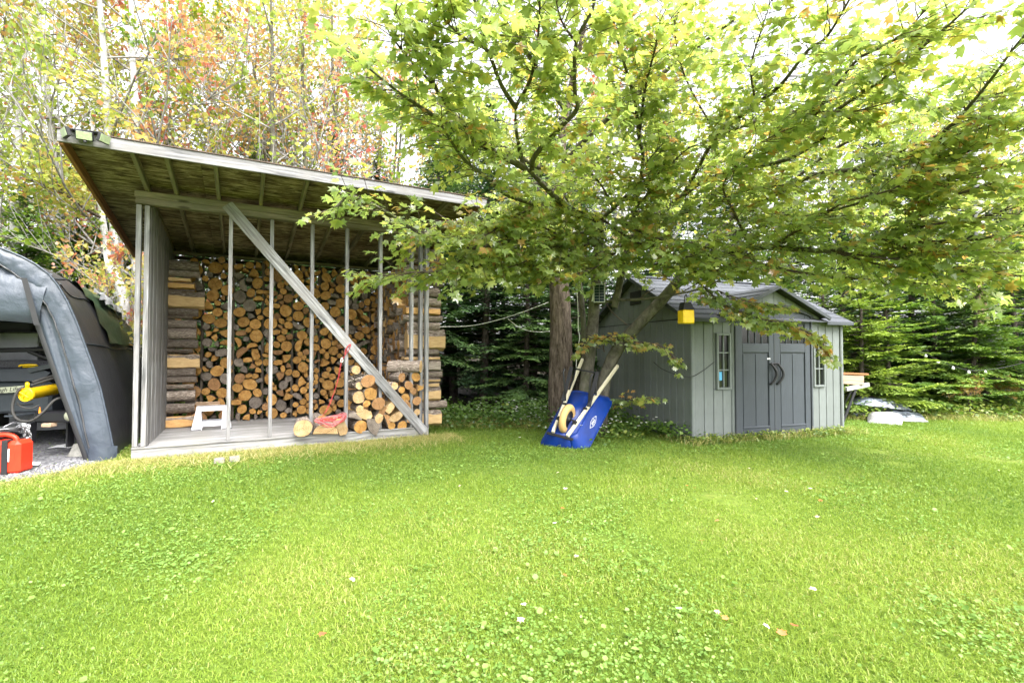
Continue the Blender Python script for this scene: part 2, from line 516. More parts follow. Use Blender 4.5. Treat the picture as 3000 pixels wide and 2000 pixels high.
for x in BSTUDS:
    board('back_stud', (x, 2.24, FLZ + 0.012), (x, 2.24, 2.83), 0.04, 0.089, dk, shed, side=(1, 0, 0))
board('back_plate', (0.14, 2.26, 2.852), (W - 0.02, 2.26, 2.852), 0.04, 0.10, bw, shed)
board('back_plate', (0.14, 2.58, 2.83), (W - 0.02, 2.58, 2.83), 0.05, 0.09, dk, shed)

# ------------------------------------------------------------------ firewood
def bark_mat():
    m, nt, out = newmat('spruce_bark')
    v, _ = coords(nt, (5, 1.4, 5), attr='lc')
    sh = N(nt, 'VectorMath', operation='ADD'); L(nt, v, sh.inputs[0])
    cx = N(nt, 'CombineXYZ'); L(nt, math_(nt, 'MULTIPLY', obj_random(nt), 50.0), cx.inputs[1]); L(nt, cx.outputs[0], sh.inputs[1])
    a = noise(nt, sh.outputs[0], 1.6, 8, 0.72, 0.4)
    c = ramp(nt, [(0.34, (0.055, 0.042, 0.034)), (0.5, (0.20, 0.16, 0.13)), (0.64, (0.44, 0.38, 0.33))], a)
    principled(nt, out, vary(nt, c, 0.65, 1.3), 0.92, a, 0.9, 0.02, spec=0.15)
    return m
def end_mat(name, c0, c1, c2, lo=0.8, hi=1.2):
    m, nt, out = newmat(name)
    v, tc = coords(nt, (1, 0, 1), attr='lc')
    ln = N(nt, 'VectorMath', operation='LENGTH'); L(nt, v, ln.inputs[0])
    nz = noise(nt, v, 2.3, 4, 0.6)
    rad = math_(nt, 'ADD', ln.outputs['Value'], math_(nt, 'MULTIPLY', nz, 0.35))
    ring = math_(nt, 'SINE', math_(nt, 'MULTIPLY', rad, 34.0))
    ring = math_(nt, 'ADD', math_(nt, 'MULTIPLY', ring, 0.5), 0.5)
    sh = N(nt, 'VectorMath', operation='ADD'); L(nt, v, sh.inputs[0])
    r = obj_random(nt); rr = N(nt, 'Attribute', attribute_name='rnd').outputs['Fac']
    rs = math_(nt, 'FRACT', math_(nt, 'ADD', r, rr))
    cx = N(nt, 'CombineXYZ'); L(nt, math_(nt, 'MULTIPLY', rs, 50.0), cx.inputs[1]); L(nt, cx.outputs[0], sh.inputs[1])
    blot = noise(nt, sh.outputs[0], 1.4, 5, 0.65)
    fine = noise(nt, sh.outputs[0], 9, 4, 0.7)
    c = ramp(nt, [(0.32, c0), (0.52, c1), (0.7, c2)], blot)
    c = mixc(nt, math_(nt, 'MULTIPLY', ring, 0.38), c, tuple(x * 0.5 for x in c0))
    c = mixc(nt, math_(nt, 'MULTIPLY', fine, 0.35), c, tuple(x * 0.45 for x in c0))
    core = ramp(nt, [(0.0, (1, 1, 1)), (0.10, (0, 0, 0))], ln.outputs['Value'])
    c = mixc(nt, math_(nt, 'MULTIPLY', core, 0.5), c, tuple(x * 0.5 for x in c0))
    # radial drying cracks
    sep = N(nt, 'SeparateXYZ'); L(nt, v, sep.inputs[0])
    ang = math_(nt, 'ARCTAN2', sep.outputs['X'], sep.outputs['Z'])
    cr = math_(nt, 'ABSOLUTE', math_(nt, 'SINE', math_(nt, 'ADD', math_(nt, 'MULTIPLY', ang, 1.5), math_(nt, 'MULTIPLY', rs, 20.0))))
    crack = math_(nt, 'LESS_THAN', math_(nt, 'ADD', math_(nt, 'MULTIPLY', cr, ln.outputs['Value']), math_(nt, 'MULTIPLY', nz, 0.05)), 0.045)
    c = mixc(nt, math_(nt, 'MULTIPLY', crack, 0.7), c, (0.03, 0.02, 0.012))
    c = vary(nt, c, lo, hi, rs)
    principled(nt, out, c, 0.85, fine, 0.35, 0.006, spec=0.2)
    return m
def split_mat(name, c0, c1):
    m, nt, out = newmat(name)
    v, _ = coords(nt, (7, 0.6, 7), attr='lc')
    sh = N(nt, 'VectorMath', operation='ADD'); L(nt, v, sh.inputs[0])
    cx = N(nt, 'CombineXYZ'); L(nt, math_(nt, 'MULTIPLY', obj_random(nt), 50.0), cx.inputs[1]); L(nt, cx.outputs[0], sh.inputs[1])
    a = noise(nt, sh.outputs[0], 1.8, 7, 0.65, 0.5)
    c = ramp(nt, [(0.3, c0), (0.65, c1)], a)
    principled(nt, out, vary(nt, c, 0.8, 1.2), 0.85, a, 0.6, 0.01, spec=0.2)
    return m
M['bark'] = bark_mat()
M['end_amber'] = end_mat('amber_log_end', (0.32, 0.155, 0.045), (0.52, 0.285, 0.085), (0.62, 0.39, 0.145))
M['end_grey'] = end_mat('grey_log_end', (0.13, 0.105, 0.088), (0.24, 0.20, 0.165), (0.34, 0.285, 0.235))
M['end_pale'] = end_mat('pale_log_end', (0.44, 0.28, 0.13), (0.58, 0.40, 0.21), (0.66, 0.51, 0.32))
M['end_brown'] = end_mat('brown_log_end', (0.24, 0.125, 0.055), (0.36, 0.195, 0.085), (0.46, 0.28, 0.14))
M['split_amber'] = split_mat('amber_split_face', (0.40, 0.21, 0.08), (0.62, 0.38, 0.16))
M['split_pale'] = split_mat('pale_split_face', (0.42, 0.26, 0.12), (0.62, 0.44, 0.23))
M['split_grey'] = split_mat('grey_split_face', (0.16, 0.13, 0.11), (0.38, 0.33, 0.28))
ENDS = {'amber': ('end_amber', 'split_amber'), 'grey': ('end_grey', 'split_grey'), 'pale': ('end_pale', 'split_pale'), 'brown': ('end_brown', 'split_grey')}

def log_outline(kind, rng):
    """closed outline in (x, z), flags of the edges that are bark"""
    if kind == 'round':
        n = 12; e = rng.uniform(0.9, 1.08); ph = rng.uniform(0, 6)
        pts = [((1 + rng.uniform(-.05, .05)) * math.cos(2 * PI * k / n + ph) * e, (1 + rng.uniform(-.05, .05)) * math.sin(2 * PI * k / n + ph) / e) for k in range(n)]
        return pts, [True] * n
    if kind == 'half':
        n = 7
        pts = [(math.cos(PI * k / n) * 1.15, math.sin(PI * k / n) * rng.uniform(.95, 1.12) - 0.42) for k in range(n + 1)]
        pts.append((0.1, -0.42 + rng.uniform(-.12, .06)))
        return pts, [True] * n + [False, False]
    if kind == 'quarter':
        n = 5; a0, a1 = rng.uniform(.15, .3), rng.uniform(1.45, 1.75)
        arc = [a0 + (a1 - a0) * k / n for k in range(n + 1)]
        pts = [(1.75 * math.cos(a) - 0.8, 1.75 * math.sin(a) - 0.8) for a in arc] + [(-0.8 + rng.uniform(-.1, .1), -0.8 + rng.uniform(-.1, .1))]
        return pts, [True] * n + [False, False]
    # slab: an irregular split block
    pts = [(-1.1, -0.55), (-0.2, -0.7 + rng.uniform(-.1, .1)), (1.05, -0.5), (1.15, 0.3), (0.55, 0.62 + rng.uniform(-.1, .15)), (-0.3, 0.55), (-1.0, 0.4)]
    return pts, [False, False, False, True, False, False, False]
_logs = {}
def log_mesh(kind, color, seed):
    k = (kind, color, seed)
    if k in _logs: return _logs[k]
    rng = random.Random(seed * 31 + len(kind) * 7)
    pts, bk = log_outline(kind, rng)
    n = len(pts)
    V, F, mi, sm, lc = [], [], [], [], []
    ax, az = rng.uniform(-.05, .05), rng.uniform(-.05, .05)
    back = [(x * rng.uniform(.94, 1.05) + ax, z * rng.uniform(.94, 1.05) + az) for x, z in pts]
    S_ = 4
    am = .05 if kind == 'round' else .10
    rings = [pts] + [[(x + (bx - x) * s / S_ + rng.uniform(-am, am), z + (bz - z) * s / S_ + rng.uniform(-am, am)) for (x, z), (bx, bz) in zip(pts, back)] for s in range(1, S_)] + [back]
    for s in range(S_):
        for i in range(n):
            j = (i + 1) % n
            b = len(V)
            for (x, z), y in ((rings[s][i], s), (rings[s][j], s), (rings[s + 1][j], s + 1), (rings[s + 1][i], s + 1)):
                V.append((x, y / S_, z)); lc.append((x, y / S_ * 3, z))
            F.append((b, b + 3, b + 2, b + 1)); mi.append(0 if bk[i] else 2)
    for P, y, fl in ((pts, 0.0, False), (back, 1.0, True)):
        b = len(V)
        px = 0 if kind == 'round' else (0.0 if kind == 'half' else -0.75)
        pz = 0 if kind == 'round' else (-0.4 if kind == 'half' else -0.75)
        cx = sum(p[0] for p in P) / n; cz = sum(p[1] for p in P) / n
        V.append((cx, y + rng.uniform(-.015, .015), cz)); lc.append((cx - px, 0, cz - pz))
        for x, z in P:
            V.append((x, y + rng.uniform(-.012, .012), z)); lc.append((x - px, 0, z - pz))
        for i in range(n):
            f = (b, b + 1 + i, b + 1 + (i + 1) % n)
            F.append((f if not fl else f[::-1]) + (f[2],) if False else (f if not fl else f[::-1])); mi.append(1)
    me = bpy.data.meshes.new('firewood_' + kind)
    me.from_pydata(V, [], F)
    em, sp = ENDS[color]
    for x in ('bark', em, sp): me.materials.append(M[x])
    me.polygons.foreach_set('material_index', mi)
    a = me.attributes.new('lc', 'FLOAT_VECTOR', 'POINT'); a.data.foreach_set('vector', np.array(lc, np.float32).ravel())
    a = me.attributes.new('rnd', 'FLOAT', 'POINT'); a.data.foreach_set('value', np.full(len(V), seed * 0.137 % 1, np.float32))
    me.update()
    _logs[k] = me
    return me
SHEDM = Matrix.Translation((A0.x, A0.y, 0)) @ Matrix.Rotation(SH_ANG, 4, 'Z')
def put_log(kind, color, seed, p, r, length, yaw=0.0, roll=0.0, pitch=0.0, name=None, label=None, group=None, sx=1.0, sz=1.0):
    """p: centre of the near end in shed coordinates; yaw 0 points into the shed"""
    m = SHEDM @ Matrix.Translation(p) @ Matrix.Rotation(yaw, 4, 'Z') @ Matrix.Rotation(pitch, 4, 'X') @ Matrix.Rotation(roll, 4, 'Y') @ Matrix.Diagonal((r * sx, length, r * sz, 1))
    o = link(name or ('firewood_log' if kind == 'round' else 'split_firewood'), log_mesh(kind, color, seed))
    o.matrix_world = m
    tag(o, label, 'log' if kind == 'round' else 'split log', group)
    return o
def deposit(x0, x1, z0, z1, rng, radii, tries=46):
    """lets circles drop one by one into a bay"""
    out = []
    misses = 0
    while misses < 14:
        r = radii(rng)
        best = None
        for _ in range(tries):
            x = rng.uniform(x0 + r, x1 - r)
            z = z0 + r
            for (cx, cz, cr) in out:
                dx = abs(cx - x)
                if dx < r + cr:
                    z = max(z, cz + math.sqrt((r + cr) ** 2 - dx * dx))
            if best is None or z < best[1]: best = (x, z)
        if best[1] + r > z1: misses += 1; continue
        out.append((best[0], best[1], r * 1.0))
    return out
ORD = ['first', 'second', 'third', 'fourth', 'fifth', 'sixth', 'seventh', 'eighth']
fr_ = random.Random(11)
pieces = []
edges = [0.30] + BSTUDS + [3.34]
tops = [2.78, 2.83, 2.82, 2.83, 2.82, 2.81, 2.80, 2.74]
for b in range(len(edges) - 1):
    lo, hi = edges[b] - 0.005, edges[b + 1] + 0.005
    for (x, z, r) in deposit(lo, hi, FLZ + 0.004, tops[b], fr_, lambda q: q.choice((0.045, 0.05, 0.056, 0.063, 0.07, 0.078, 0.086, 0.096)) * q.uniform(.95, 1.08)):
        pieces.append((x, z, r, b))
shape_word = {'round': 'round', 'half': 'half-round', 'quarter': 'wedge-shaped', 'slab': 'blocky'}
col_word = {'amber': 'amber', 'grey': 'grey', 'brown': 'brown', 'pale': 'pale'}
seen = {}
todo = []
for (x, z, r, b) in pieces:
    kind = fr_.choices(('round', 'half', 'quarter', 'slab'), (0.46, 0.20, 0.21, 0.13))[0]
    if r > 0.088 and fr_.random() < .5: kind = 'round'
    c = fr_.choices(('amber', 'grey', 'brown'), (0.68, 0.16, 0.16))[0]
    h = (z - FLZ) / 2.6
    band = ['near the floor', 'quite low', 'below the middle', 'about the middle', 'above the middle', 'quite high', 'near the top', 'at the top'][min(7, int(h * 8))] if z - r > FLZ + .02 else 'on the floor'
    todo.append([x, z, r, b, kind, c, band])
    seen.setdefault((kind, c, b, band), []).append(r)
for (x, z, r, b, kind, c, band) in todo:
    s = {'round': 1.0, 'half': 1.0, 'quarter': .95, 'slab': 1.0}[kind]
    g_ = sorted(seen[(kind, c, b, band)])
    size = '' if len(g_) == 1 else ('bigger ' if len(g_) == 2 and r == g_[1] else 'smaller ' if len(g_) == 2 else 'biggest ' if r == g_[-1] else 'smallest ' if r == g_[0] else ORD[len(g_) - 1 - g_.index(r)] + ' biggest ')
    lab = '%s%s %s log end, back stack, %s bay from plank wall, %s' % (size, shape_word[kind], col_word[c], ORD[b], band)
    put_log(kind, c, fr_.randrange(4), (x, fr_.choice((2.07, 2.10, 2.12, 2.14, 2.17)), z), r * s, fr_.uniform(.36, .42),
            fr_.uniform(-.05, .05), fr_.uniform(0, 6.28) if kind != 'slab' else fr_.choice((0, PI, PI / 2)) + fr_.uniform(-.2, .2), label=lab, group='firewood in the back stack')

# stack against the plank wall: logs seen from the side
LEFT = [(125, 195, 'r'), (195, 240, 'r'), (243, 275, 's'), (275, 318, 's'), (322, 342, 's'), (342, 443, 'S'), (446, 505, 'r'), (506, 522, 's'), (524, 582, 'r'), (584, 655, 'r'), (657, 716, 'r'),
        (718, 750, 's'), (752, 845, 'S'), (848, 905, 'r'), (905, 945, 'r'), (947, 990, 's'), (992, 1078, 'r'), (1080, 1150, 'r'), (1165, 1238, 'S')]
LW = ['with dark bark, topmost', 'with bark, second from the top', 'thin and pale, third from the top', 'tilted, pale underside over the big board-like piece', 'thin and pale right on the big board-like piece',
      'big and pale with knots, like a board', 'with bark just under the big board-like piece', 'thin grey strip between two bark logs', 'with flaky bark in the upper half', 'with bark, thickest in the upper half', 'with bark and a white scratch, mid height',
      'thin and knotty over the pale mid-height block', 'pale block at mid height', 'with bark under the pale mid-height block', 'with dark bark at lower middle', 'pale and layered in the lower third', 'with thick bark beside the white stool', 'with bark just above the lowest piece', 'pale with a dark slit, lowest']
lr = random.Random(5)
for i, (y0, y1, k) in enumerate(LEFT):
    d = 1.66
    zt = shed_pt(500, 700 + y0 * .4464, d).z; zb = shed_pt(500, 700 + y1 * .4464, d).z
    r = (zt - zb) / 2
    ln = lr.uniform(.34, .40) * (1.1 if k == 'S' else 1)
    if k == 'r':
        put_log('round', 'amber', lr.randrange(4), (0.145, d + r + lr.uniform(0, .05), (zt + zb) / 2), r * .98, ln, -PI / 2 + lr.uniform(-.03, .03), lr.uniform(0, 6), label='firewood log along plank wall, ' + LW[i], group='firewood along the plank wall')
    else:
        kd_ = 'slab' if k == 'S' else lr.choice(('slab', 'half', 'quarter'))
        put_log(kd_, lr.choice(('pale', 'amber')), lr.randrange(4), (0.145, d + 0.075 + lr.uniform(-.02, .03), (zt + zb) / 2), 0.075, ln * (1.05 if k == 'S' else lr.uniform(.75, 1)), -PI / 2 + lr.uniform(-.05, .05), lr.uniform(-.15, .15) + (PI if kd_ == 'half' else 0), label='split firewood along plank wall, ' + LW[i], group='firewood along the plank wall', sz=r / 0.075 / (0.62 if kd_ == 'slab' else .78 if kd_ == 'half' else .95))
# the end of the open right-hand stack, seen past the corner post
RIGHT = [(60, 120, 'r'), (125, 175, 'r'), (178, 232, 'r'), (235, 308, 'r'), (311, 380, 'r'), (384, 440, 'r'), (445, 497, 'o'), (500, 542, 'r'), (545, 600, 'r'), (602, 720, 'S'), (722, 766, 'r'), (768, 792, 's'), (794, 865, 'g'), (867, 912, 'r'), (915, 936, 's'), (940, 972, 's'), (975, 1060, 'S'), (1062, 1116, 'r'), (1120, 1215, 'S')]
RW = ['with bark, topmost under the leaves', 'with bark, second from the top', 'with bark, third from the top', 'thick with dark bark below the hanging leaves', 'thick with dark bark, second below the hanging leaves', 'mossy, right above the orange block', 'orange sawn block', 'thin with bark right under the orange block', 'dark with bark, above the big pale slab', 'big pale slab', 'with bark under the big pale slab', 'thin pale strip above the grey block', 'greyish block at mid height', 'with bark under the greyish block', 'flat board-like strip', 'pale sliver above the square block', 'pale square block near the bottom', 'with bark, sticking out furthest', 'pale block at the very bottom']
for i, (y0, y1, k) in enumerate(RIGHT):
    d = 0.30
    zt = shed_pt(1270, 700 + y0 * .4464, d).z; zb = shed_pt(1270, 700 + y1 * .4464, d).z
    r = (zt - zb) / 2
    x0 = 3.34 + lr.uniform(-.06, .05); x1 = 3.91 + lr.uniform(-.04, .04) + (0.08 if i == 17 else 0)
    if k == 'r':
        put_log('round', lr.choice(('amber', 'brown', 'amber')), lr.randrange(4), (x0, d + r, (zt + zb) / 2), r * .99, x1 - x0, -PI / 2 + lr.uniform(-.03, .03), lr.uniform(0, 6), label='firewood log in open end stack, ' + RW[i], group='firewood in the open end stack')
    else:
        put_log('slab', {'S': 'pale', 's': 'pale', 'g': 'grey', 'o': 'amber'}[k], lr.randrange(4), (x0 + (0.05 if k == 'S' else 0), d + .09, (zt + zb) / 2), 0.085, x1 - x0 - 0.02, -PI / 2, 0, label='split firewood in open end stack, ' + RW[i], group='firewood in the open end stack', sz=r / .085 / .6)
# the rest of that stack, running back along the side: too many and too oblique to pick apart
def stack_stuff():
    V, F, MI, LC, RN = [], [], [], [], []
    off = 0
    mats = []
    for x, z, r in deposit(0.50, 2.60, FLZ + 0.004, 2.70, fr_, lambda q: q.choice((0.045, 0.055, 0.062, 0.07, 0.082)), 20):
        kind = fr_.choices(('round', 'half', 'quarter', 'slab'), (0.5, 0.15, 0.2, 0.15))[0]
        c = fr_.choices(('amber', 'brown', 'pale', 'grey'), (0.4, 0.3, 0.15, .15))[0]
        me = log_mesh(kind, c, fr_.randrange(4))
        mt = Matrix.Translation((3.34 + fr_.uniform(-.09, .04), x, z)) @ Matrix.Rotation(-PI / 2 + fr_.uniform(-.05, .05), 4, 'Z') @ Matrix.Rotation(fr_.uniform(0, 6), 4, 'Y') @ Matrix.Diagonal((r, .45, r, 1))
        for v in me.vertices: V.append(tuple(mt @ v.co))
        for p in me.polygons:
            F.append(tuple(off + i for i in p.vertices))
            mm = me.materials[p.material_index]
            if mm not in mats: mats.append(mm)
            MI.append(mats.index(mm))
        LC += [tuple(d.vector) for d in me.attributes['lc'].data]
        RN += [fr_.random()] * len(me.vertices)
        off = len(V)
    me = bpy.data.meshes.new('stacked_firewood')
    me.from_pydata(V, [], F)
    for mm in mats: me.materials.append(mm)
    me.polygons.foreach_set('material_index', MI)
    a = me.attributes.new('lc', 'FLOAT_VECTOR', 'POINT'); a.data.foreach_set('vector', np.array(LC, np.float32).ravel())
    a = me.attributes.new('rnd', 'FLOAT', 'POINT'); a.data.foreach_set('value', np.array(RN, np.float32))
    o = link('stacked_firewood', me); o.matrix_world = SHEDM
    tag(o, 'tight firewood stack running back along the open side of the wood shed', 'firewood', kind='stuff')
stack_stuff()
# the heap at the front, by the brace: (x, y, r) in the enlarged crop
hx = lambda x, y, d: shed_pt(840 + x * .18707, 1040 + y * .18707, d)
HEAP = [
 (1082, 232, 68, 'pale', 'round pale log, topmost of the heap left of the brace'),
 (1270, 405, 105, 'brown', 'thick dull log touching the underside of the brace'),
 (1138, 480, 58, 'pale', 'small pale log beside the fourth stud, third from the top'),
 (1310, 603, 100, 'amber', 'thick yellow log end in the heap left of the brace'),
 (1135, 665, 97, 'pale', 'thick pale log with clear rings beside the fourth stud'),
 (1253, 757, 57, 'amber', 'small yellow log between three thick logs under the brace'),
 (1432, 757, 100, 'brown', 'thick mottled log right under the brace'),
 (1143, 840, 58, 'pale', 'small log with bark under the thick ringed log'),
 (1160, 1125, 102, 'amber', 'blocky yellow log at the bottom beside the fourth stud'),
 (1450, 985, 72, 'pale', 'oval pale log low in the heap under the brace'),
 (1642, 1105, 60, 'amber', 'small orange log on the skirt board left of the brace foot'),
 (1815, 1110, 78, 'amber', 'orange ringed log on the skirt board beside the brace foot'),
 (1690, 480, 60, 'pale', 'ringed log above the brace, next to the fifth stud'),
 (1805, 345, 68, 'brown', 'dull log with loose bark above the brace'),
 (2025, 340, 70, 'amber', 'bright yellow log beside the corner post'),
 (1912, 472, 68, 'brown', 'dull log end in the middle of the heap over the brace'),
 (1797, 545, 53, 'amber', 'small yellow log tucked over the brace'),
 (1980, 560, 55, 'brown', 'small dull log beside the pale sliver'),
 (1860, 668, 68, 'amber', 'yellow log resting just over the brace'),
 (2040, 715, 70, 'brown', 'dull orange log beside the corner post'),
 (2043, 892, 50, 'pale', 'small pale log low beside the corner post'),
]
for i, (x, y, r, c, lab) in enumerate(HEAP):
    right = x > 1560
    p = hx(x, y, -0.03 if not right else 0.0)
    rr = r * .18707 / (FPX / (A0 + SU * p.x).y)
    put_log('round', c, i % 4, p + Vector((0, lr.uniform(-.02, .02), 0)), rr, 0.26 if right else 0.40, lr.uniform(-.04, .12) if i not in (13, 12) else .3, lr.uniform(0, 6), label='firewood ' + lab if not lab.startswith('firewood') else lab, group='firewood heap at the brace')
p = hx(2100, 180, -.05)
put_log('round', 'pale', 1, p, 0.082, 0.5, 0.95, .4, label='long pale log with bark lying on top of heap by corner post', group='firewood heap at the brace', sz=1.05)
SPL = [
 ('half', 'pale', (1725, 965), 0.105, 2.6, 'half-round pale split just under the brace', .4),
 ('slab', 'pale', (1225, 920), 0.10, 0.62, 'slanting pale split slab between small log and oval log', .35),
 ('half', 'grey', (1080, 955), 0.085, 0.3, 'split with light papery bark beside the fourth stud', .4),
 ('quarter', 'grey', (1350, 1090), 0.125, 3.6, 'grey wedge split on the floor beside blocky yellow log', .4),
 ('slab', 'pale', (1630, 830), 0.075, 2.2, 'pale torn split behind the brace', .4),
 ('quarter', 'amber', (2090, 520), 0.05, 1.9, 'thin orange sliver beside the corner post', .2),
 ('slab', 'brown', (1500, 880), 0.075, 2.0, 'dark torn split wedged between thick logs', .4),
 ('quarter', 'brown', (1900, 790), 0.07, .5, 'dark split in the gap behind brace and corner post', .25),
 ('slab', 'brown', (1960, 1010), 0.07, 0.1, 'dark split lying low behind the brace foot', .2),
 ('half', 'brown', (1580, 1000), 0.07, 1.2, 'dark half-round split beside oval pale log', .35),
]
for i, (k, c, (x, y), r, roll, lab, ln) in enumerate(SPL):
    p = hx(x, y, -0.02 if i != 3 else -.03)
    put_log(k, c, i % 4, p, r, ln, lr.uniform(-.05, .12), roll, label='firewood, ' + lab, group='firewood heap at the brace')
# three blocks sitting on the front edge, and two logs behind the coil of rope
p = hx(250, 1165, -0.10); put_log('round', 'pale', 2, Vector((p.x, -.12, FLZ + .016 + .105)), 0.115, 0.36, -0.13, 1.0, label='stubby pale log on floor edge just left of third stud', group='firewood on the front edge')
p = hx(610, 1160, -0.05); put_log('half', 'pale', 1, Vector((p.x, -.07, FLZ + .07)), 0.14, 0.38, -0.05, PI * 0.02, label='pale half log with bark under the coiled red rope', group='firewood on the front edge', sz=.9)
p = hx(865, 1145, -0.05); put_log('slab', 'pale', 3, Vector((p.x, -.07, FLZ + .095)), 0.10, 0.38, -0.03, 1.35, label='pale split block between the rope coil and fourth stud', group='firewood on the front edge')
p = hx(550, 925, 0.42); put_log('round', 'amber', 0, Vector((p.x, .40, FLZ + .12)), 0.10, 0.38, 0.1, 1, label='orange round log behind the left end of coiled red rope', group='firewood on the front edge')
p = hx(718, 918, 0.42); put_log('round', 'amber', 2, Vector((p.x, .40, FLZ + .115)), 0.082, 0.5, -0.5, 2, label='orange round log behind the middle of coiled red rope', group='firewood on the front edge')
# loose flakes of bark and wood in the heap
nf = 260
cr = np.random.default_rng(4)
fx = []
for cx_, cy_, n_ in ((1090, 360, 110), (1800, 245, 60), (1500, 850, 50), (1250, 330, 40)):
    for _ in range(n_):
        q = hx(cx_ + cr.normal(0, 55), cy_ + cr.normal(0, 45), 0.02 + cr.uniform(-.03, .08))
        fx.append(SHEDM @ q)
fx = np.array([tuple(q) for q in fx])
me = scatter('bark_flakes', fx, cr.normal(size=(len(fx), 3)), cr.normal(size=(len(fx), 3)), np.stack([cr.uniform(.01, .022, len(fx)), cr.uniform(.03, .07, len(fx)), np.full(len(fx), .02)], 1), [(-.5, 0, 0), (.5, .1, 0.2), (.4, 1, 0), (-.4, .9, .15)], [(0, 1, 2, 3)], M['split_grey'], cr.random(len(fx)))
me.attributes.new('lc', 'FLOAT_VECTOR', 'POINT').data.foreach_set('vector', np.repeat(cr.normal(size=(len(fx), 3)), 4, 0).astype(np.float32).ravel())
tag(link('bark_flakes', me), 'loose brown bark flakes among the front firewood heap', 'bark flakes', kind='stuff')
# ------------------------------------------------------------------ the resin garden shed
def resin(name, c, var=0.10):
    m, nt, out = newmat(name)
    v, _ = coords(nt, (2.0, 45, 45))
    g = noise(nt, v, 1.5, 5, 0.6, 0.3)
    v2, _ = coords(nt)
    s = noise(nt, v2, 3.0, 5, 0.6)
    cc = ramp(nt, [(0.3, tuple(x * (1 - var) for x in c)), (0.7, tuple(x * (1 + var) for x in c))], s)
    cc = vary(nt, cc, .93, 1.07)
    # rain streaks and mud splashed up from the ground
    v3, _ = coords(nt, (3.0, 10, 10), 'Object'); stk = noise(nt, v3, 1.0, 5, .7)
    cc = mixc(nt, ramp(nt, [(.52, (0, 0, 0)), (.75, (.35, .35, .35))], stk), cc, tuple(x * .55 for x in c))
    gp = N(nt, 'NewGeometry').outputs['Position']; sp_ = N(nt, 'SeparateXYZ'); L(nt, gp, sp_.inputs[0])
    mud = math_(nt, 'SUBTRACT', 0.26, math_(nt, 'ADD', sp_.outputs['Z'], math_(nt, 'MULTIPLY', noise(nt, gp, 9, 5, .7), .25)))
    cc = mixc(nt, math_(nt, 'MULTIPLY', math_(nt, 'MULTIPLY', mud, 4.0, True), .5), cc, (0.075, 0.07, 0.045))
    principled(nt, out, cc, 0.62, g, 0.5, 0.004, spec=0.35)
    return m
M['sage'] = resin('sage_grey_resin', (0.155, 0.172, 0.168))
M['slate'] = resin('slate_grey_resin', (0.048, 0.056, 0.067))
M['slate_trim'] = resin('slate_trim_resin', (0.048, 0.054, 0.062))
M['grey_shingle'] = shingle_mat('grey_moulded_shingle', (0.06, 0.064, 0.076), (0.11, 0.116, 0.132))
M['sticker'] = plain('blue_sticker', (0.10, 0.40, 0.70), 0.4)
GF = Vector((2.545, 6.98, 0)); G_ANG = math.radians(18.5); GW, GD = 2.84, 2.85
gs = thing('garden_shed', 'sage grey resin garden shed with slate double doors and small front gable', 'garden shed', GF, G_ANG)
GU = Vector((math.cos(G_ANG), math.sin(G_ANG), 0)); GN = Vector((-GU.y, GU.x, 0))
GSM = Matrix.Translation(GF) @ Matrix.Rotation(G_ANG, 4, 'Z')
EZ, RZ = 1.77, 2.52
sage, slate, trim = M['sage'], M['slate'], M['slate_trim']
def vplank(x0, x1, z0, z1, y, parent=gs, mt=sage, t=0.03, name='wall_plank'):
    board(name, ((x0 + x1) / 2, y, z0), ((x0 + x1) / 2, y, z1), x1 - x0 - 0.008, t, mt, parent, side=(1, 0, 0), ch=0.006)
D0, D1 = 0.715, 2.185                    # door opening
link('wall_core', MB().box((0.02, 0.035, 0.02), (D0 - 0.0, 0.05, EZ)).box((D1, 0.035, 0.02), (GW - 0.02, 0.05, EZ)).mesh('wall_core', trim), gs)
def front_panel(x0, x1, wx0, wx1):
    wz0, wz1 = 0.735, 1.545
    n = 4
    e = [x0 + (x1 - x0) * k / n for k in range(n + 1)]
    for a, b in zip(e, e[1:]):
        if b <= wx0 + 0.01 or a >= wx1 - 0.01:
            vplank(a, b, 0.02, EZ, 0.015)
        else:
            vplank(a, b, 0.02, wz0, 0.015); vplank(a, b, wz1, EZ, 0.015)
            if a < wx0 - .02: vplank(a, wx0, wz0 + .004, wz1 - .004, 0.015)
            if b > wx1 + .02: vplank(wx1, b, wz0 + .004, wz1 - .004, 0.015)
    win = link('window', MB().box((wx0, 0.012, wz0), (wx1, 0.03, wz1)).mesh('window', M['slate_trim']), gs)
    fw = 0.032
    for p0, p1 in (((wx0 + fw / 2, -.012, wz0), (wx0 + fw / 2, -.012, wz1)), ((wx1 - fw / 2, -.012, wz0), (wx1 - fw / 2, -.012, wz1))):
        board('frame_bar', p0, p1, fw, 0.04, sage, win, side=(1, 0, 0))
    for z in (wz0 + fw / 2, wz1 - fw / 2):
        board('frame_bar', (wx0 + fw, -.0115, z), (wx1 - fw, -.0115, z), fw, 0.039, sage, win, side=(0, 0, 1))
    mw = 0.018
    xm = (wx0 + wx1) / 2
    board('muntin', (xm, -.006, wz0 + fw), (xm, -.006, wz1 - fw), mw, 0.022, sage, win, side=(1, 0, 0), ch=.002)
    zs = [wz0 + fw + (wz1 - wz0 - 2 * fw) * k / 3 for k in range(4)]
    for z in zs[1:3]:
        board('muntin', (wx0 + fw, -.0055, z), (wx1 - fw, -.0055, z), mw, 0.0215, sage, win, side=(0, 0, 1), ch=.002)
    for k in range(3):
        for a, b in ((wx0 + fw, xm), (xm, wx1 - fw)):
            pn = link('pane', MB().box((a + .002, 0.003, zs[k] + .002), (b - .002, 0.007, zs[k + 1] - .002)).mesh('pane', M['glass_dark']), win)
    return win, zs, xm
w1, zs, xm = front_panel(0.03, D0 - 0.03, 0.40, 0.655)
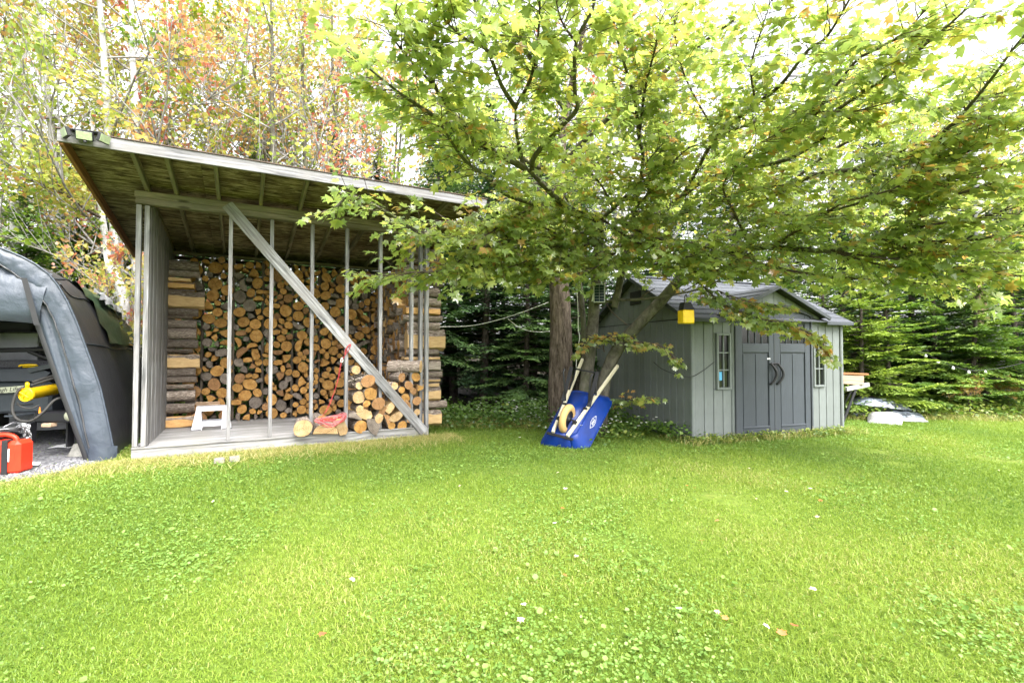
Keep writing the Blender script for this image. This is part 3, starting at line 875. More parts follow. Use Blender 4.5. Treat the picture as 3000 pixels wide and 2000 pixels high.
link('sticker', MB().box((0.436, -.0005, zs[0] + .10), (xm - .02, 0.0015, zs[1] - .025)).mesh('sticker', M['sticker']), w1)
front_panel(D1 + 0.03, GW - 0.03, D1 + 0.05, D1 + 0.29)
for x in (0.0, D0 - 0.02, D1 + 0.02, GW):
    board('corner_trim', (x, 0.008, 0.01), (x, 0.008, EZ), 0.055, 0.06, sage, gs, side=(1, 0, 0), ch=0.012)
# doors
def door(x0, x1, hinge_left):
    w = x1 - x0
    d = link('door', MB().box((0, 0, 0.04), (w, 0.03, 1.86)).mesh('door', slate), gs, Matrix.Translation((x0, -0.012, 0)))
    sw = 0.105
    # stiles, rails
    for a, b in ((0.002, sw), (w - sw, w - 0.002)):
        board('stile', ((a + b) / 2, -0.009, 0.042), ((a + b) / 2, -0.009, 1.858), b - a, 0.022, slate, d, side=(1, 0, 0), ch=.006)
    for z0, z1 in ((0.045, 0.155), (1.27, 1.40), (1.70, 1.855)):
        board('rail', (sw + .001, -0.0085, (z0 + z1) / 2), (w - sw - .001, -0.0085, (z0 + z1) / 2), z1 - z0, 0.021, slate, d, side=(0, 0, 1), ch=.006)
    # two sunk panels with a dark line between
    for a, b in ((sw + .02, w / 2 - .006), (w / 2 + .006, w - sw - .02)):
        board('panel', ((a + b) / 2, -0.003, 0.185), ((a + b) / 2, -0.003, 1.245), b - a, 0.012, slate, d, side=(1, 0, 0), ch=.005)
    # sill step under the panels
    board('panel_sill', (sw, -0.012, 0.172), (w - sw, -0.012, 0.172), 0.03, 0.03, M['sage'] if False else slate, d, side=(0, 0, 1), ch=.01)
    # row of four panes
    n = 4
    pw = (w - 2 * sw) / n
    for k in range(n):
        a = sw + k * pw
        link('pane', MB().box((a + .008, -0.004, 1.408), (a + pw - .008, -0.0005, 1.692)).mesh('pane', M['glass_dark']), d)
        if k: board('muntin', (a, -0.008, 1.40), (a, -0.008, 1.70), 0.016, 0.018, slate, d, side=(1, 0, 0), ch=.002)
    # curved pull handle
    hxp = w - 0.055 if hinge_left else 0.065
    bow = -1 if hinge_left else 1
    pts = [(hxp - 0.035 + 0.075 * math.sin(PI * t), -0.045 - 0.03 * math.sin(PI * t), 0.80 + 0.30 * t) for t in [k / 10 for k in range(11)]]
    hd = MB().tube(pts, [0.016 + .004 * math.sin(PI * k / 10) for k in range(11)], 10)
    hd.tube([(pts[0][0], -0.015, pts[0][2]), pts[0]], 0.014, 8); hd.tube([(pts[-1][0], -0.015, pts[-1][2]), pts[-1]], 0.014, 8)
    hd.build('handle', M['black'], d)
    return d
dl = door(D0 + 0.03, (D0 + D1) / 2 - 0.004, True)
dr = door((D0 + D1) / 2 + 0.004, D1 - 0.03, False)
xm_ = (D0 + D1) / 2
lk = MB().tube([(xm_ - .07, -.04, 1.105), (xm_ + .07, -.04, 1.105)], 0.014, 8).box((xm_ - .03, -.06, 1.04), (xm_ + .02, -.035, 1.085), 0, .006)
lk.tube([(xm_ - .02, -.047, 1.08), (xm_ - .02, -.047, 1.12), (xm_ + .012, -.047, 1.12), (xm_ + .012, -.047, 1.08)], .005, 6)
lk.build('door_latch', M['black_metal'], gs)
link('door_tag', MB().box((xm_ - .145, -.0345, 1.165), (xm_ - .085, -.0325, 1.185)).mesh('door_tag', M['white_print']), gs)
board('astragal', (xm_, -0.03, 0.05), (xm_, -0.03, 1.85), 0.03, 0.016, M['slate_trim'], gs, side=(1, 0, 0))
for x in (D0 + 0.012, D1 - 0.012):
    board('door_jamb', (x, -0.012, 0.02), (x, -0.012, 1.84), 0.032, 0.07, trim, gs, side=(1, 0, 0))
# arched head over the doors
ah = MB()
nA = 14
for k in range(nA):
    t0, t1 = k / nA, (k + 1) / nA
    f = lambda t: (D0 - .02 + (D1 - D0 + .04) * t, 1.80 + 0.155 * math.sin(PI * t) ** 0.9)
    (xa, za), (xb, zb) = f(t0), f(t1)
    ah.prism([(xa, -0.055, za), (xb, -0.055, zb), (xb, -0.055, zb + 0.035), (xa, -0.055, za + 0.035)], (0, 0.06, 0))
ah.build('door_arch', trim, gs)
# front gable over the doors
GX0, GX1, GZ0, GZ1 = 0.50, 2.40, 1.80, 2.21
gxm = (GX0 + GX1) / 2
n = 8
for k in range(n):
    a = GX0 + 0.06 + (GX1 - GX0 - 0.12) * k / n; b = GX0 + 0.06 + (GX1 - GX0 - 0.12) * (k + 1) / n
    zt = lambda x: GZ1 - (GZ1 - GZ0) * abs(x - gxm) / ((GX1 - GX0) / 2) - 0.012
    za, zb = zt(a + .004), zt(b - .004)
    lowf = lambda x: 1.80 + 0.19 * math.sin(PI * min(1, max(0, (x - D0 + .02) / (D1 - D0 + .04)))) ** 0.9 - .004 if D0 < x < D1 else 1.775
    la, lb = lowf(a + .004), lowf(b - .004)
    if za < la + .01 and zb < lb + .01: continue
    mb = MB().prism([(a + .004, -0.03, la), (b - .004, -0.03, lb), (b - .004, -0.03, max(zb, lb)), (a + .004, -0.03, max(za, la))], (0, 0.03, 0))
    mb.build('gable_plank', sage, gs)
link('gable_core', MB().prism([(GX0 + .05, 0.004, 1.775), (GX1 - .05, 0.004, 1.775), (gxm, 0.004, GZ1 - .02)], (0, 0.02, 0)).mesh('gable_core', sage), gs)
# main roof, in shingle courses
OV, OE = 0.14, 0.10
hy_ = GD / 2
rs_ = (RZ - EZ) / hy_
def roof_z(y): return EZ + 0.015 + rs_ * (y if y <= hy_ else GD - y)
nC = 10
for side in (0, 1):
    for k in range(nC):
        y0 = -OE + (hy_ + OE) * k / nC; y1 = -OE + (hy_ + OE) * (k + 1) / nC + 0.03
        z0 = roof_z(y0) + 0.022; z1 = roof_z(y1) + 0.004
        if k == nC - 1: y1, z1 = hy_ + .0, roof_z(hy_) + .004
        f = lambda y: y if side == 0 else GD - y
        P = [(-OV, f(y0), z0), (GW + OV, f(y0), z0), (GW + OV, f(y1), z1), (-OV, f(y1), z1)]
        mb = MB().prism(P if side == 1 else P, (0, 0, -0.018))
        mb.build('shingle_course', M['grey_shingle'], gs)
board('ridge_cap', (-OV - .005, hy_, RZ + 0.028), (GW + OV + .005, hy_, RZ + 0.028), 0.12, 0.03, M['grey_shingle'], gs, side=(0, 1, 0))
for x in (-OV - 0.004, GW + OV + 0.004):
    for s in (0, 1):
        f = lambda y: y if s == 0 else GD - y
        board('barge_trim', (x, f(-OE), roof_z(-OE) - 0.015), (x, f(hy_), roof_z(hy_) - 0.015), 0.055, 0.022, trim, gs)
board('eave_trim', (-OV, -OE - .006, roof_z(-OE) - .012), (GX0 - .02, -OE - .006, roof_z(-OE) - .012), 0.05, 0.022, trim, gs)
board('eave_trim', (GX1 + .02, -OE - .006, roof_z(-OE) - .012), (GW + OV, -OE - .006, roof_z(-OE) - .012), 0.05, 0.022, trim, gs)
# little gable roof
DH = GZ1 + 0.045
for s in (-1, 1):
    nC2 = 6
    for k in range(nC2):
        t0, t1 = k / nC2, min(1.0, (k + 1.25) / nC2)
        xe = gxm + s * ((GX1 - GX0) / 2 + 0.05)
        xa, xb = xe + (gxm - xe) * t0, xe + (gxm - xe) * t1
        za = GZ0 - 0.0 + (DH - GZ0) * t0 + 0.018; zb = GZ0 + (DH - GZ0) * t1 + (0.004 if t1 < 1 else .006)
        def yb(z): return min(hy_, max(0.0, (z - EZ) / rs_ + 0.10))
        P = [(xa, -0.13, za), (xb, -0.13, zb), (xb, yb(zb), zb), (xa, yb(za), za)]
        MB().prism(P, (0, 0, -0.016)).build('dormer_shingle_course', M['grey_shingle'], gs)
    board('dormer_trim', (gxm + s * ((GX1 - GX0) / 2 + 0.055), -0.137, GZ0 - .012), (gxm, -0.137, DH - .012), 0.055, 0.03, trim, gs)
# left end wall with its gable, planks running back
nP = 17
for k in range(nP):
    a, b = 0.03 + (GD - .06) * k / nP, 0.03 + (GD - .06) * (k + 1) / nP
    board('wall_plank', (0.015, (a + b) / 2, 0.02), (0.015, (a + b) / 2, EZ - .02), b - a - .008, 0.03, sage, gs, side=(0, 1, 0), ch=.006)
    za, zb = roof_z(a) - .03, roof_z(b) - .03
    MB().prism([(0.0, a + .004, EZ), (0.0, b - .004, EZ), (0.0, b - .004, zb), (0.0, a + .004, za)], (0.03, 0, 0)).build('gable_plank', sage, gs)
board('belt_line', (0.016, 0.03, EZ - .01), (0.016, GD - .03, EZ - .01), 0.018, 0.02, trim, gs)
link('wall_core', MB().box((0.031, 0.05, 0.02), (0.045, GD - .04, EZ)).box((GW - .03, 0.05, .02), (GW - .005, GD - .03, EZ)).box((0.05, GD - .04, .02), (GW - .05, GD - .01, EZ)).mesh('wall_core', sage), gs)
link('gable_core', MB().prism([(0.032, .05, EZ), (0.032, GD - .05, EZ), (0.032, hy_, RZ - .03)], (.012, 0, 0)).prism([(GW - .03, .0, EZ), (GW - .03, GD, EZ), (GW - .03, hy_, RZ - .02)], (.025, 0, 0)).mesh('gable_core', sage), gs)
# louvred vent near the peak
vt = MB().box((-0.02, hy_ - .16, 2.08), (-0.002, hy_ + .16, 2.30), 0, .006)
vt.build('vent', M['black'], gs)
link('black_backing', MB().box((0.06, 0.055, 0.03), (GW - .06, 0.06, 1.75)).mesh('black_backing', M['black']), gs)  # flat black sheet standing in for the unlit inside

# ------------------------------------------------------------------ the shelter tent
def fabric(name, c, rough=0.42, var=0.12, bump=0.5):
    m, nt, out = newmat(name)
    v, _ = coords(nt)
    a = noise(nt, v, 3.5, 5, 0.6, 0.5); b = noise(nt, v, 18, 4, 0.6)
    cc = ramp(nt, [(0.3, tuple(x * (1 - var) for x in c)), (0.7, tuple(x * (1 + var) for x in c))], a)
    principled(nt, out, cc, rough, math_(nt, 'ADD', a, math_(nt, 'MULTIPLY', b, .25)), bump, 0.03, spec=0.45)
    return m
M['tent'] = fabric('slate_blue_tarpaulin', (0.050, 0.062, 0.082))
M['tent_side'] = fabric('charcoal_tarpaulin', (0.05, 0.05, 0.054), bump=.3)
M['tent_green'] = fabric('green_tarpaulin', (0.05, 0.085, 0.045))
M['tent_white'] = fabric('white_tarpaulin', (0.50, 0.52, 0.56))
C0 = on_z(338, 1343)
tent = thing('shelter_tent', 'grey arched tarpaulin shelter tent with rolled door beside wood shed', 'tent', (C0.x, C0.y, 0), SH_ANG)
def tent_pt(px, py, d=0.0):
    p = on_plane(px, py, C0 + SN * d, SN) - C0
    return Vector((p.dot(SU), d, p.z))
OUT = [(338, 1343), (333, 1312), (315, 1225), (294, 1133), (272, 1070), (249, 1008), (226, 945), (199, 884), (172, 838), (144, 804), (105, 775), (65, 754), (30, 739), (0, 727)]
INN = [(272, 1345), (264, 1312), (246, 1230), (230, 1160), (214, 1108), (198, 1050), (182, 995), (164, 944), (140, 895), (114, 859), (90, 835), (65, 817), (33, 794), (0, 774)]
o_ = [tent_pt(*p) for p in OUT]; i_ = [tent_pt(*p) for p in INN]
for q in (o_, i_): q[0].z = 0.0
# on past the edge of the picture: over the top and down the other leg
xa = o_[-1].x
for k in range(1, 5):
    t = k / 4
    o_.append(Vector((xa - 0.62 * t, 0, o_[13].z + 0.20 * math.sin(t * PI / 2)))); i_.append(Vector((i_[13].x - (0.62 - (o_[13].x - i_[13].x) * 0) * t, 0, i_[13].z + 0.19 * math.sin(t * PI / 2))))
ctr = o_[-1].x
m_ = len(o_)
for k in range(m_ - 2, -1, -1):
    o_.append(Vector((2 * ctr - o_[k].x, 0, o_[k].z))); i_.append(Vector((2 * ctr - i_[k].x, 0, i_[k].z)))
tr = random.Random(9)
# puckered band round the mouth
rows = []
for k in range(len(o_)):
    a, b = o_[k], i_[k]
    row = []
    for j in range(8):
        t = j / 7
        p = a.lerp(b, t)
        row.append(Vector((p.x, -0.03 - 0.018 * math.sin(PI * t) + tr.uniform(-.012, .012) * (1 if 0 < j < 7 else 0), p.z)))
    rows.append(row)
    if k < len(o_) - 1:
        for q in (0.33, 0.66):
            row = []
            a2, b2 = o_[k].lerp(o_[k + 1], q), i_[k].lerp(i_[k + 1], q)
            pk = tr.uniform(-.02, .012)
            for j in range(8):
                t = j / 7; p = a2.lerp(b2, t)
                row.append(Vector((p.x, -0.03 - 0.018 * math.sin(PI * t) + pk * t * 1.3 + tr.uniform(-.012, .012) * (1 if 0 < j < 7 else 0), p.z)))
            rows.append(row)
MB().grid(rows).build('mouth_band', M['tent'], tent)
MB().tube([r[-1] + Vector((0, -.004, 0)) for r in rows], .009, 6).build('band_piping', M['tent_side'], tent)
MB().tube([r[0] + Vector((0.004, -.004, 0.004)) for r in rows], .012, 6).build('band_piping', M['tent'], tent)
# side and roof cover, sagging between the hoops
DEP = 3.4
rows = []
nd_ = 28
for j in range(nd_ + 1):
    d = DEP * j / nd_
    hoop = (d / 1.13) % 1.0
    sag = math.sin(PI * hoop)
    row = []
    for k, p in enumerate(o_):
        t = k / (len(o_) - 1)
        # the far end has slipped down
        drop = 0.16 * (d / DEP) ** 1.3 * math.sin(PI * t)
        s = 0.05 * sag * math.sin(PI * t) + 0.02 * math.sin(7 * t * PI + d * 3)
        row.append(Vector((p.x - (p.x - ctr) * s * .6, d - 0.03, max(0.0, p.z * (1 - s * .5) - drop))))
    rows.append(row)
MB().grid(rows).build('cover', M['tent_side'], tent)
# seams running back over the cover
for k in (5, 8, 10):
    pts = [r[k] + Vector((0.006, 0, 0.006)) for r in rows]
    MB().tube(pts, 0.007, 6).build('cover_seam', M['tent'], tent)
# door flap left hanging beside the zip
za, zb = tent_pt(68, 824), tent_pt(256, 1340)
zb.z = 0.02
rows2 = []
for k in range(0, 12):
    t = k / 11
    q = i_[0].lerp(i_[0], 0)
    idx = (1 - t) * 0 + t * 11
    i0 = int(min(10, idx)); fr2 = idx - i0
    a = i_[i0].lerp(i_[i0 + 1], fr2)
    # same height on the zip
    s = min(1, max(0, (a.z - zb.z) / (za.z - zb.z)))
    b = zb.lerp(za, s)
    rows2.append([a.lerp(b, j / 6) + Vector((0, 0.012 + 0.02 * math.sin(j * 1.7 + k * .6), 0)) for j in range(7)])
MB().grid(rows2).build('door_flap', M['tent'], tent)
zp = [zb.lerp(za, k / 8) + Vector((0, -0.004, 0)) for k in range(9)]
mbz = MB()
mbz.grid([[p + Vector((-0.035, 0, 0)), p + Vector((-0.012, -.012, 0)), p + Vector((0.012, -.004, 0))] for p in zp])
mbz.build('zip_strip', M['black'], tent)
# rolled-up door across the top of the mouth
ra, rbt = tent_pt(107, 948), tent_pt(70, 822)
zc0, zc1 = ra.z, rbt.z + .10
rows3 = []
for j in range(15):
    x = ra.x + 0.02 - j * 0.12
    row = []
    for k in range(10):
        t = k / 9
        bulge = 0.10 * math.sin(PI * min(1, t * 1.05)) ** .6
        row.append(Vector((x + 0.10 * t, 0.03 - bulge + 0.012 * math.sin(j * 1.1 + k * 2), zc0 + (zc1 - zc0) * t + (0.05 * math.sin(PI * j / 14))* (1 if t < .5 else 1))))
    rows3.append(row)
MB().grid(rows3).build('rolled_door', M['tent'], tent)
st = MB(); st.grid([[Vector((rbt.x + .03 - .0 * k + (ra.x - rbt.x) * (k / 8) + dx, -0.10, zc1 - .08 - (zc1 - zc0 - .06) * k / 8)) for dx in (-.025, .025)] for k in range(9)])
st.build('tie_strap', M['black'], tent)
# foot of the near leg, gathered on the ground
fb = tent_pt(300, 1340)
rowsf = []
for k in range(9):
    a = 2 * PI * k / 8
    rowsf.append([Vector((fb.x + 0.13 * math.cos(a) * (1 + .0 * j), -0.05 + 0.06 * math.sin(a), 0.0 + 0.16 * j / 3)) * 1.0 + Vector((0.02 * math.sin(k * 3 + j), 0, 0)) for j in range(4)])
MB().grid(rowsf).build('gathered_foot', M['tent'], tent)
# white liner panel closing the far end
_fp = MB(); _fp.poly([Vector((p.x, DEP - .12, p.z)) * 1.0 + Vector(((ctr - p.x) * .03, 0, -.02)) for p in rows[-1]]); _fp.build('far_panel', M['tent_white'], tent)
# green tarpaulin thrown over the far end, a loose white one on top of it
tarp = thing('green_tarpaulin_sheet', 'crumpled dark green tarpaulin draped over the far end of tent', 'tarpaulin', (C0.x, C0.y, 0), SH_ANG)
def over(k, d, lift):
    j = min(nd_, max(0, d / DEP * nd_)); j0 = int(min(nd_ - 1, j)); f = j - j0
    k0 = int(min(len(o_) - 2, k)); g2 = k - k0
    p = rows[j0][k0].lerp(rows[j0][k0 + 1], g2).lerp(rows[j0 + 1][k0].lerp(rows[j0 + 1][k0 + 1], g2), f)
    return p + Vector((lift, 0, lift))
MB().grid([[over(5.2 + 6.5 * a / 10, 1.35 + 2.0 * b / 10, 0.025 + 0.02 * math.sin(a * 2.1 + b) + .012 * math.sin(b * 3.3)) for b in range(11)] for a in range(11)]).build('sheet', M['tent_green'], tarp)
wt = thing('white_tarpaulin_sheet', 'loose pale tarpaulin lying on the green tarpaulin near wood shed', 'tarpaulin', (C0.x, C0.y, 0), SH_ANG)
MB().grid([[over(7.6 + 1.7 * a / 6 - b * .04, 1.75 + 1.5 * b / 10, 0.075 + 0.025 * math.sin(a * 2.3 + b * 1.3)) for b in range(11)] for a in range(7)]).build('sheet', M['tent_white'], wt)
# ------------------------------------------------------------------ lettering
def text_mesh(body, size, mt, extrude=0.0008, shear=0.0):
    c = bpy.data.curves.new('lettering', 'FONT')
    c.body = body; c.size = size; c.extrude = extrude; c.shear = shear; c.align_x = 'CENTER'; c.align_y = 'CENTER'; c.resolution_u = 2
    o = bpy.data.objects.new('lettering', c); col.objects.link(o)
    bpy.context.view_layer.update()
    me = bpy.data.meshes.new_from_object(o.evaluated_get(bpy.context.evaluated_depsgraph_get()))
    bpy.data.objects.remove(o)
    me.materials.clear(); me.materials.append(mt)
    return me

# ------------------------------------------------------------------ vehicle in the tent
M['body_grey'] = plain('dark_grey_body_plastic', (0.035, 0.042, 0.050), 0.45)
M['badge'] = plain('pale_badge', (0.42, 0.44, 0.32), 0.5)
M['mesh_net'] = plain('speckled_net', (0.05, 0.05, 0.06), 0.8, var=.9, scale=90)
VY = 6.35
vc = on_z(40, 1300); vo = Vector((at(60, 1133, VY).x, VY, 0))
utv = thing('utility_vehicle', 'dark utility vehicle with name badge parked inside the tent', 'vehicle', vo, SH_ANG * 0.35)
def vz(py, Y=VY): return at(60, py, Y).z
z_b0, z_b1, z_h = vz(1210), vz(1118), vz(1092)
MB().box((-1.0, 0, z_b0), (0.34, 0.5, z_b1), 0, .03).build('bumper', M['body_grey'], utv)
MB().prism([(-1.0, -.04, z_b1 + .01), (0.26, -.04, z_b1 + .01), (0.34, -.02, z_h), (0.20, -.0, z_h + .06), (-1.0, 0, z_h + .03)], (0, .45, 0)).build('tailgate', M['body_grey'], utv)
MB().prism([(0.12, -.05, z_h + .0), (0.62, -.02, z_h + .13), (0.62, -.02, z_h + .18), (0.10, -.05, z_h + .06)], (0, .3, 0)).build('fender', M['body_grey'], utv)
bd = MB().prism([(-.30, -.055, z_b1 - .075), (0.10, -.055, z_b1 - .045), (0.17, -.055, z_b1 - .115), (-.33, -.055, z_b1 - .150)], (0, .012, 0)).build('badge', M['badge'], utv)
tm = text_mesh('High Lifter', 0.075, M['black'], shear=0.25)
link('lettering', tm, bd, Matrix.Translation((-.085, -.057, z_b1 - .096)) @ Matrix.Rotation(PI / 2, 4, 'X') @ Matrix.Rotation(0.06, 4, 'Z'))
MB().box((-1.0, 0.12, z_h + .05), (0.6, 0.5, z_h + .16), 0, .02).build('cargo_net', M['mesh_net'], utv)
zbar = vz(1026)
fr3 = MB().tube([(-1.0, .1, zbar - .02), (0.75, .1, zbar + .03)], 0.032, 10)
fr3.tube([(-.50, .25, z_h), (-.72, .55, zbar), (-.88, .75, vz(958))], 0.034, 10)
fr3.tube([(-.88, .75, vz(958)), (-.1, .75, vz(958) + .02)], 0.04, 10)
fr3.tube([(0.28, .1, zbar), (0.30, .12, z_h + .1)], 0.016, 8)
fr3.tube([(0.02, .1, zbar - .01), (0.34, .1, z_h + .13), (0.6, .1, z_h + .15)], 0.03, 8)
fr3.build('roll_cage', M['black_metal'], utv)
MB().box((-1.9, 0.6, vz(965)), (-.3, 1.3, vz(932)), 0, .03).build('roof', M['black'], utv)
MB().prism([(-1.02, .9, zbar), (-.9, .9, z_h + .12), (-.42, .9, z_h + .12), (-.42, .9, vz(968)), (-.92, .9, vz(970)), (-1.05, .9, vz(985))], (0, .012, 0)).build('rear_screen', M['tent_white'], utv)
MB().box((-1.9, 1.0, z_b0), (-.45, 1.8, z_h + .1), 0, .05).build('seat_box', M['black'], utv)
mr = MB().box((0.27, .02, vz(992)), (0.52, .05, vz(968)), 0, .012).build('mirror', M['black'], utv)
for sx in (-.75, .55):
    w_ = MB().lathe([(0.10, -.1), (.22, -.11), (.30, -.07), (.31, 0), (.30, .07), (.22, .11), (.10, .1)], 22, 0, Matrix.Translation((sx, .5, .31)) @ Matrix.Rotation(PI / 2, 4, 'Y'))
    w_.build('wheel', M['rubber'], utv)
strap = MB().tube([(-.02 + .0, -.0, z_h + .085), (0.02, -.03, z_h + .10), (0.12, -.04, z_h + .105), (0.19, -.03, z_h + .10), (0.2, 0, z_h + .08), (.12, .03, z_h + .08), (0.0, .03, z_h + .075)], 0.012, 6).build('tie_down_strap', M['yellow'], utv)

# ------------------------------------------------------------------ machine with the yellow cylinder
hy = thing('log_splitter', 'black hydraulic machine with yellow capped cylinder and looping hoses in tent', 'machine', Vector((at(120, 1150, 5.75).x, 5.75, 0)), 0)
HB = Vector(hy.location)
def hp(px, py, Y): return at(px, py, Y) - HB
a, b = hp(72, 1156, 5.62), hp(160, 1140, 5.98)
ax_ = (b - a).normalized()
fm = fr_along(a, b, (0, 0, 1)) @ Matrix.Rotation(PI / 2, 4, 'Y')
Lc = (b - a).length
cy = MB().lathe([(0.0, 0), (0.045, 0), (0.058, .012), (0.075, .012), (.077, -.004), (.077, .05), (.066, .055), (.066, Lc), (.055, Lc + .015), (0, Lc + .015)], 24, 0, fm)
cy.box((-.055, -.008, -.012), (.055, .008, .0), 0, .003, fm @ Matrix.Rotation(.6, 4, 'Z')).box((-.055, -.008, -.0115), (.055, .008, -.0005), 0, .003, fm @ Matrix.Rotation(.6 + PI / 2, 4, 'Z'))
cyl = cy.build('cylinder', M['yellow'], hy)
p = hp(80, 1135, 5.66); MB().lathe([(0, 0), (.02, 0), (.02, .05), (.012, .06), (0, .06)], 12, 0, Matrix.Translation(p)).build('filler_cap', M['yellow'], hy)
q = hp(130, 1150, 5.75)
MB().grid([[fm @ Vector((-.0673 * math.cos(t), -.0673 * math.sin(t), z)) for t in (0.9, 1.15, 1.4, 1.65)] for z in (Lc * .5, Lc * .66, Lc * .83)]).build('printed_label', M['black'], cyl)
def curve(ctrl, n=8):
    P = [Vector(c) for c in ctrl]; P = [2 * P[0] - P[1]] + P + [2 * P[-1] - P[-2]]
    out = []
    for i in range(1, len(P) - 2):
        for k in range(n):
            t = k / n
            out.append(0.5 * ((2 * P[i]) + (P[i + 1] - P[i - 1]) * t + (2 * P[i - 1] - 5 * P[i] + 4 * P[i + 1] - P[i + 2]) * t * t + (3 * P[i] - P[i - 1] - 3 * P[i + 1] + P[i + 2]) * t ** 3))
    out.append(P[-2])
    return out
for pts, r in (([(84, 1130, 5.7), (52, 1145, 5.6), (36, 1195, 5.55), (52, 1228, 5.5), (90, 1232, 5.55), (125, 1208, 5.6), (160, 1172, 5.7), (195, 1162, 5.8)], .014),
               ([(95, 1120, 5.8), (130, 1108, 5.9), (170, 1098, 6.0)], .017), ([(92, 1128, 5.8), (150, 1110, 5.9), (175, 1106, 6.0)], .015),
               ([(50, 1178, 5.6), (60, 1190, 5.62), (90, 1196, 5.65), (115, 1186, 5.7)], .008), ([(48, 1185, 5.65), (75, 1186, 5.7), (98, 1183, 5.75)], .008)):
    MB().tube(curve([hp(*p) for p in pts]), r, 8).build('hose', M['rubber'], hy)
MB().box(hp(95, 1238, 5.9), hp(250, 1200, 6.1), 0, .02).build('beam', M['black_metal'], hy)
MB().box(hp(85, 1300, 5.85), hp(100, 1235, 5.95), 0, .01).build('leg', M['black_metal'], hy)
MB().box(hp(196, 1310, 6.0), hp(215, 1200, 6.1), 0, .01).build('leg', M['black_metal'], hy)
MB().box(hp(10, 1222, 5.9), hp(110, 1208, 6.2), 0, .01).build('tray', M['body_grey'], hy)
MB().lathe([(0, 0), (.05, 0), (.055, .01), (.055, .03), (0, .03)], 16, 0, Matrix.Translation(hp(207, 1218, 5.88)) @ Matrix.Rotation(PI / 2, 4, 'X')).build('pulley', M['badge'], hy)
MB().prism([hp(112, 1210, 5.7), hp(119, 1210, 5.7), hp(115, 1192, 5.7)], (0, .01, 0)).build('flag', plain('orange_plastic', (0.75, .22, .02)), hy)
pr = MB().box(hp(118, 1252, 5.85), hp(170, 1237, 5.95), 0, .01); pr.build('wood_block', M['pale_board'], hy)

# ------------------------------------------------------------------ fuel can, chain, litter on the gravel
Yc = 5.22
fc = thing('fuel_can', 'red plastic fuel can with black strap at the edge of gravel', 'fuel can', Vector((at(28, 1385, Yc).x, Yc, 0)), 0.15)
zc = at(28, 1280, Yc).z
MB().box((-.22, -.10, 0.0), (.15, .12, zc - .03), 0, .035).build('body', M['red_plastic'], fc)
MB().tube(curve([(-.16, -.02, zc - .04), (-.12, -.02, zc + .02), (-.02, -.02, zc + .03), (.06, -.02, zc - .0), (.08, -.02, zc - .05)]), .022, 10).build('handle', M['red_plastic'], fc)
MB().box((.0, -.112, 0.0), (.055, -.098, zc - .03), 0, .002).box((.0, -.11, zc - .032), (.055, .12, zc - .02), 0, .002).build('strap', M['black'], fc)
MB().box((.058, -.106, .14), (.068, -.099, .27)).build('price_tag', M['white_print'], fc)
MB().lathe([(0, 0), (.035, 0), (.035, .05), (.02, .06), (0, .06)], 16, 0, Matrix.Translation((-.14, .05, zc - .035))).build('cap', M['black'], fc)
ch = thing('steel_chain', 'heap of galvanised chain hanging over the machine behind fuel can', 'chain', Vector((at(62, 1260, 5.6).x, 5.6, 0)), 0)
CB = Vector(ch.location)
mb = MB(); cr_ = random.Random(2)
path = curve([at(*p) - CB for p in ((15, 1250, 5.5), (38, 1238, 5.55), (60, 1240, 5.5), (85, 1246, 5.52), (78, 1258, 5.5), (55, 1250, 5.5), (62, 1266, 5.5), (84, 1262, 5.5), (70, 1275, 5.5), (82, 1284, 5.5), (78, 1300, 5.5), (70, 1252, 5.47), (45, 1256, 5.47), (66, 1244, 5.46), (88, 1270, 5.48), (86, 1305, 5.48))], 6)
for i, p in enumerate(path[:-1]):
    d = path[i + 1] - p
    if d.length < 1e-4: continue
    d.normalize(); s = d.orthogonal().normalized(); s = Matrix.Rotation(cr_.uniform(0, 3), 3, d) @ s
    mb.tube([p + d * .022 * math.cos(t) + s * .011 * math.sin(t) for t in [2 * PI * k / 8 for k in range(8)]], .0045, 5, closed=True)
mb.build('links', M['steel'], ch)
pt = MB().lathe([(0, 0), (.12, 0), (.15, .03), (.155, .04), (.12, .035), (0, .03)], 18, 0, Matrix.Translation(at(15, 1262, 5.45) - CB)).build('lid', M['steel'], ch)
def litter(name, label, px, py, s, mt, ang=0.0):
    p = on_z(px, py, 0.02)
    mb = MB().grid([[(-.5 * s, -.3 * s, .0), (0, -.32 * s, .015), (.5 * s, -.28 * s, 0)], [(-.5 * s, .3 * s, 0.01), (0, .3 * s, .03), (.5 * s, .3 * s, .01)]], 0, False)
    o = mb.build(name, mt, None, Matrix.Translation(p) @ Matrix.Rotation(ang, 4, 'Z'))
    sol = o.modifiers.new('thickness', 'SOLIDIFY'); sol.thickness = .004
    tag(o, label, 'paper')
litter('paper_sheet', 'white folded paper lying on gravel inside the tent mouth', 185, 1308, .26, M['paper'], .1)
litter('paper_sheet', 'white paper corner sticking out beside the red fuel can', 80, 1362, .2, M['paper'], .6)
stn = MB(); rr_ = random.Random(8)
stn.add([Vector((math.cos(2 * PI * k / 10) * .14 * (1 - .5 * j / 3) * rr_.uniform(.9, 1.1), math.sin(2 * PI * k / 10) * .10 * (1 - .5 * j / 3), .0 + .15 * (j / 3) ** .8)) for j in range(4) for k in range(10)], [(j * 10 + k, j * 10 + (k + 1) % 10, (j + 1) * 10 + (k + 1) % 10, (j + 1) * 10 + k) for j in range(3) for k in range(10)] + [tuple(range(30, 40))], 0, True)
tag(stn.build('stone', plain('grey_stone', (.26, .255, .23), .9, var=.4, scale=14, bump=.6), None, Matrix.Translation(on_z(235, 1335))), 'grey rounded stone holding the foot of tent door flap', 'stone')

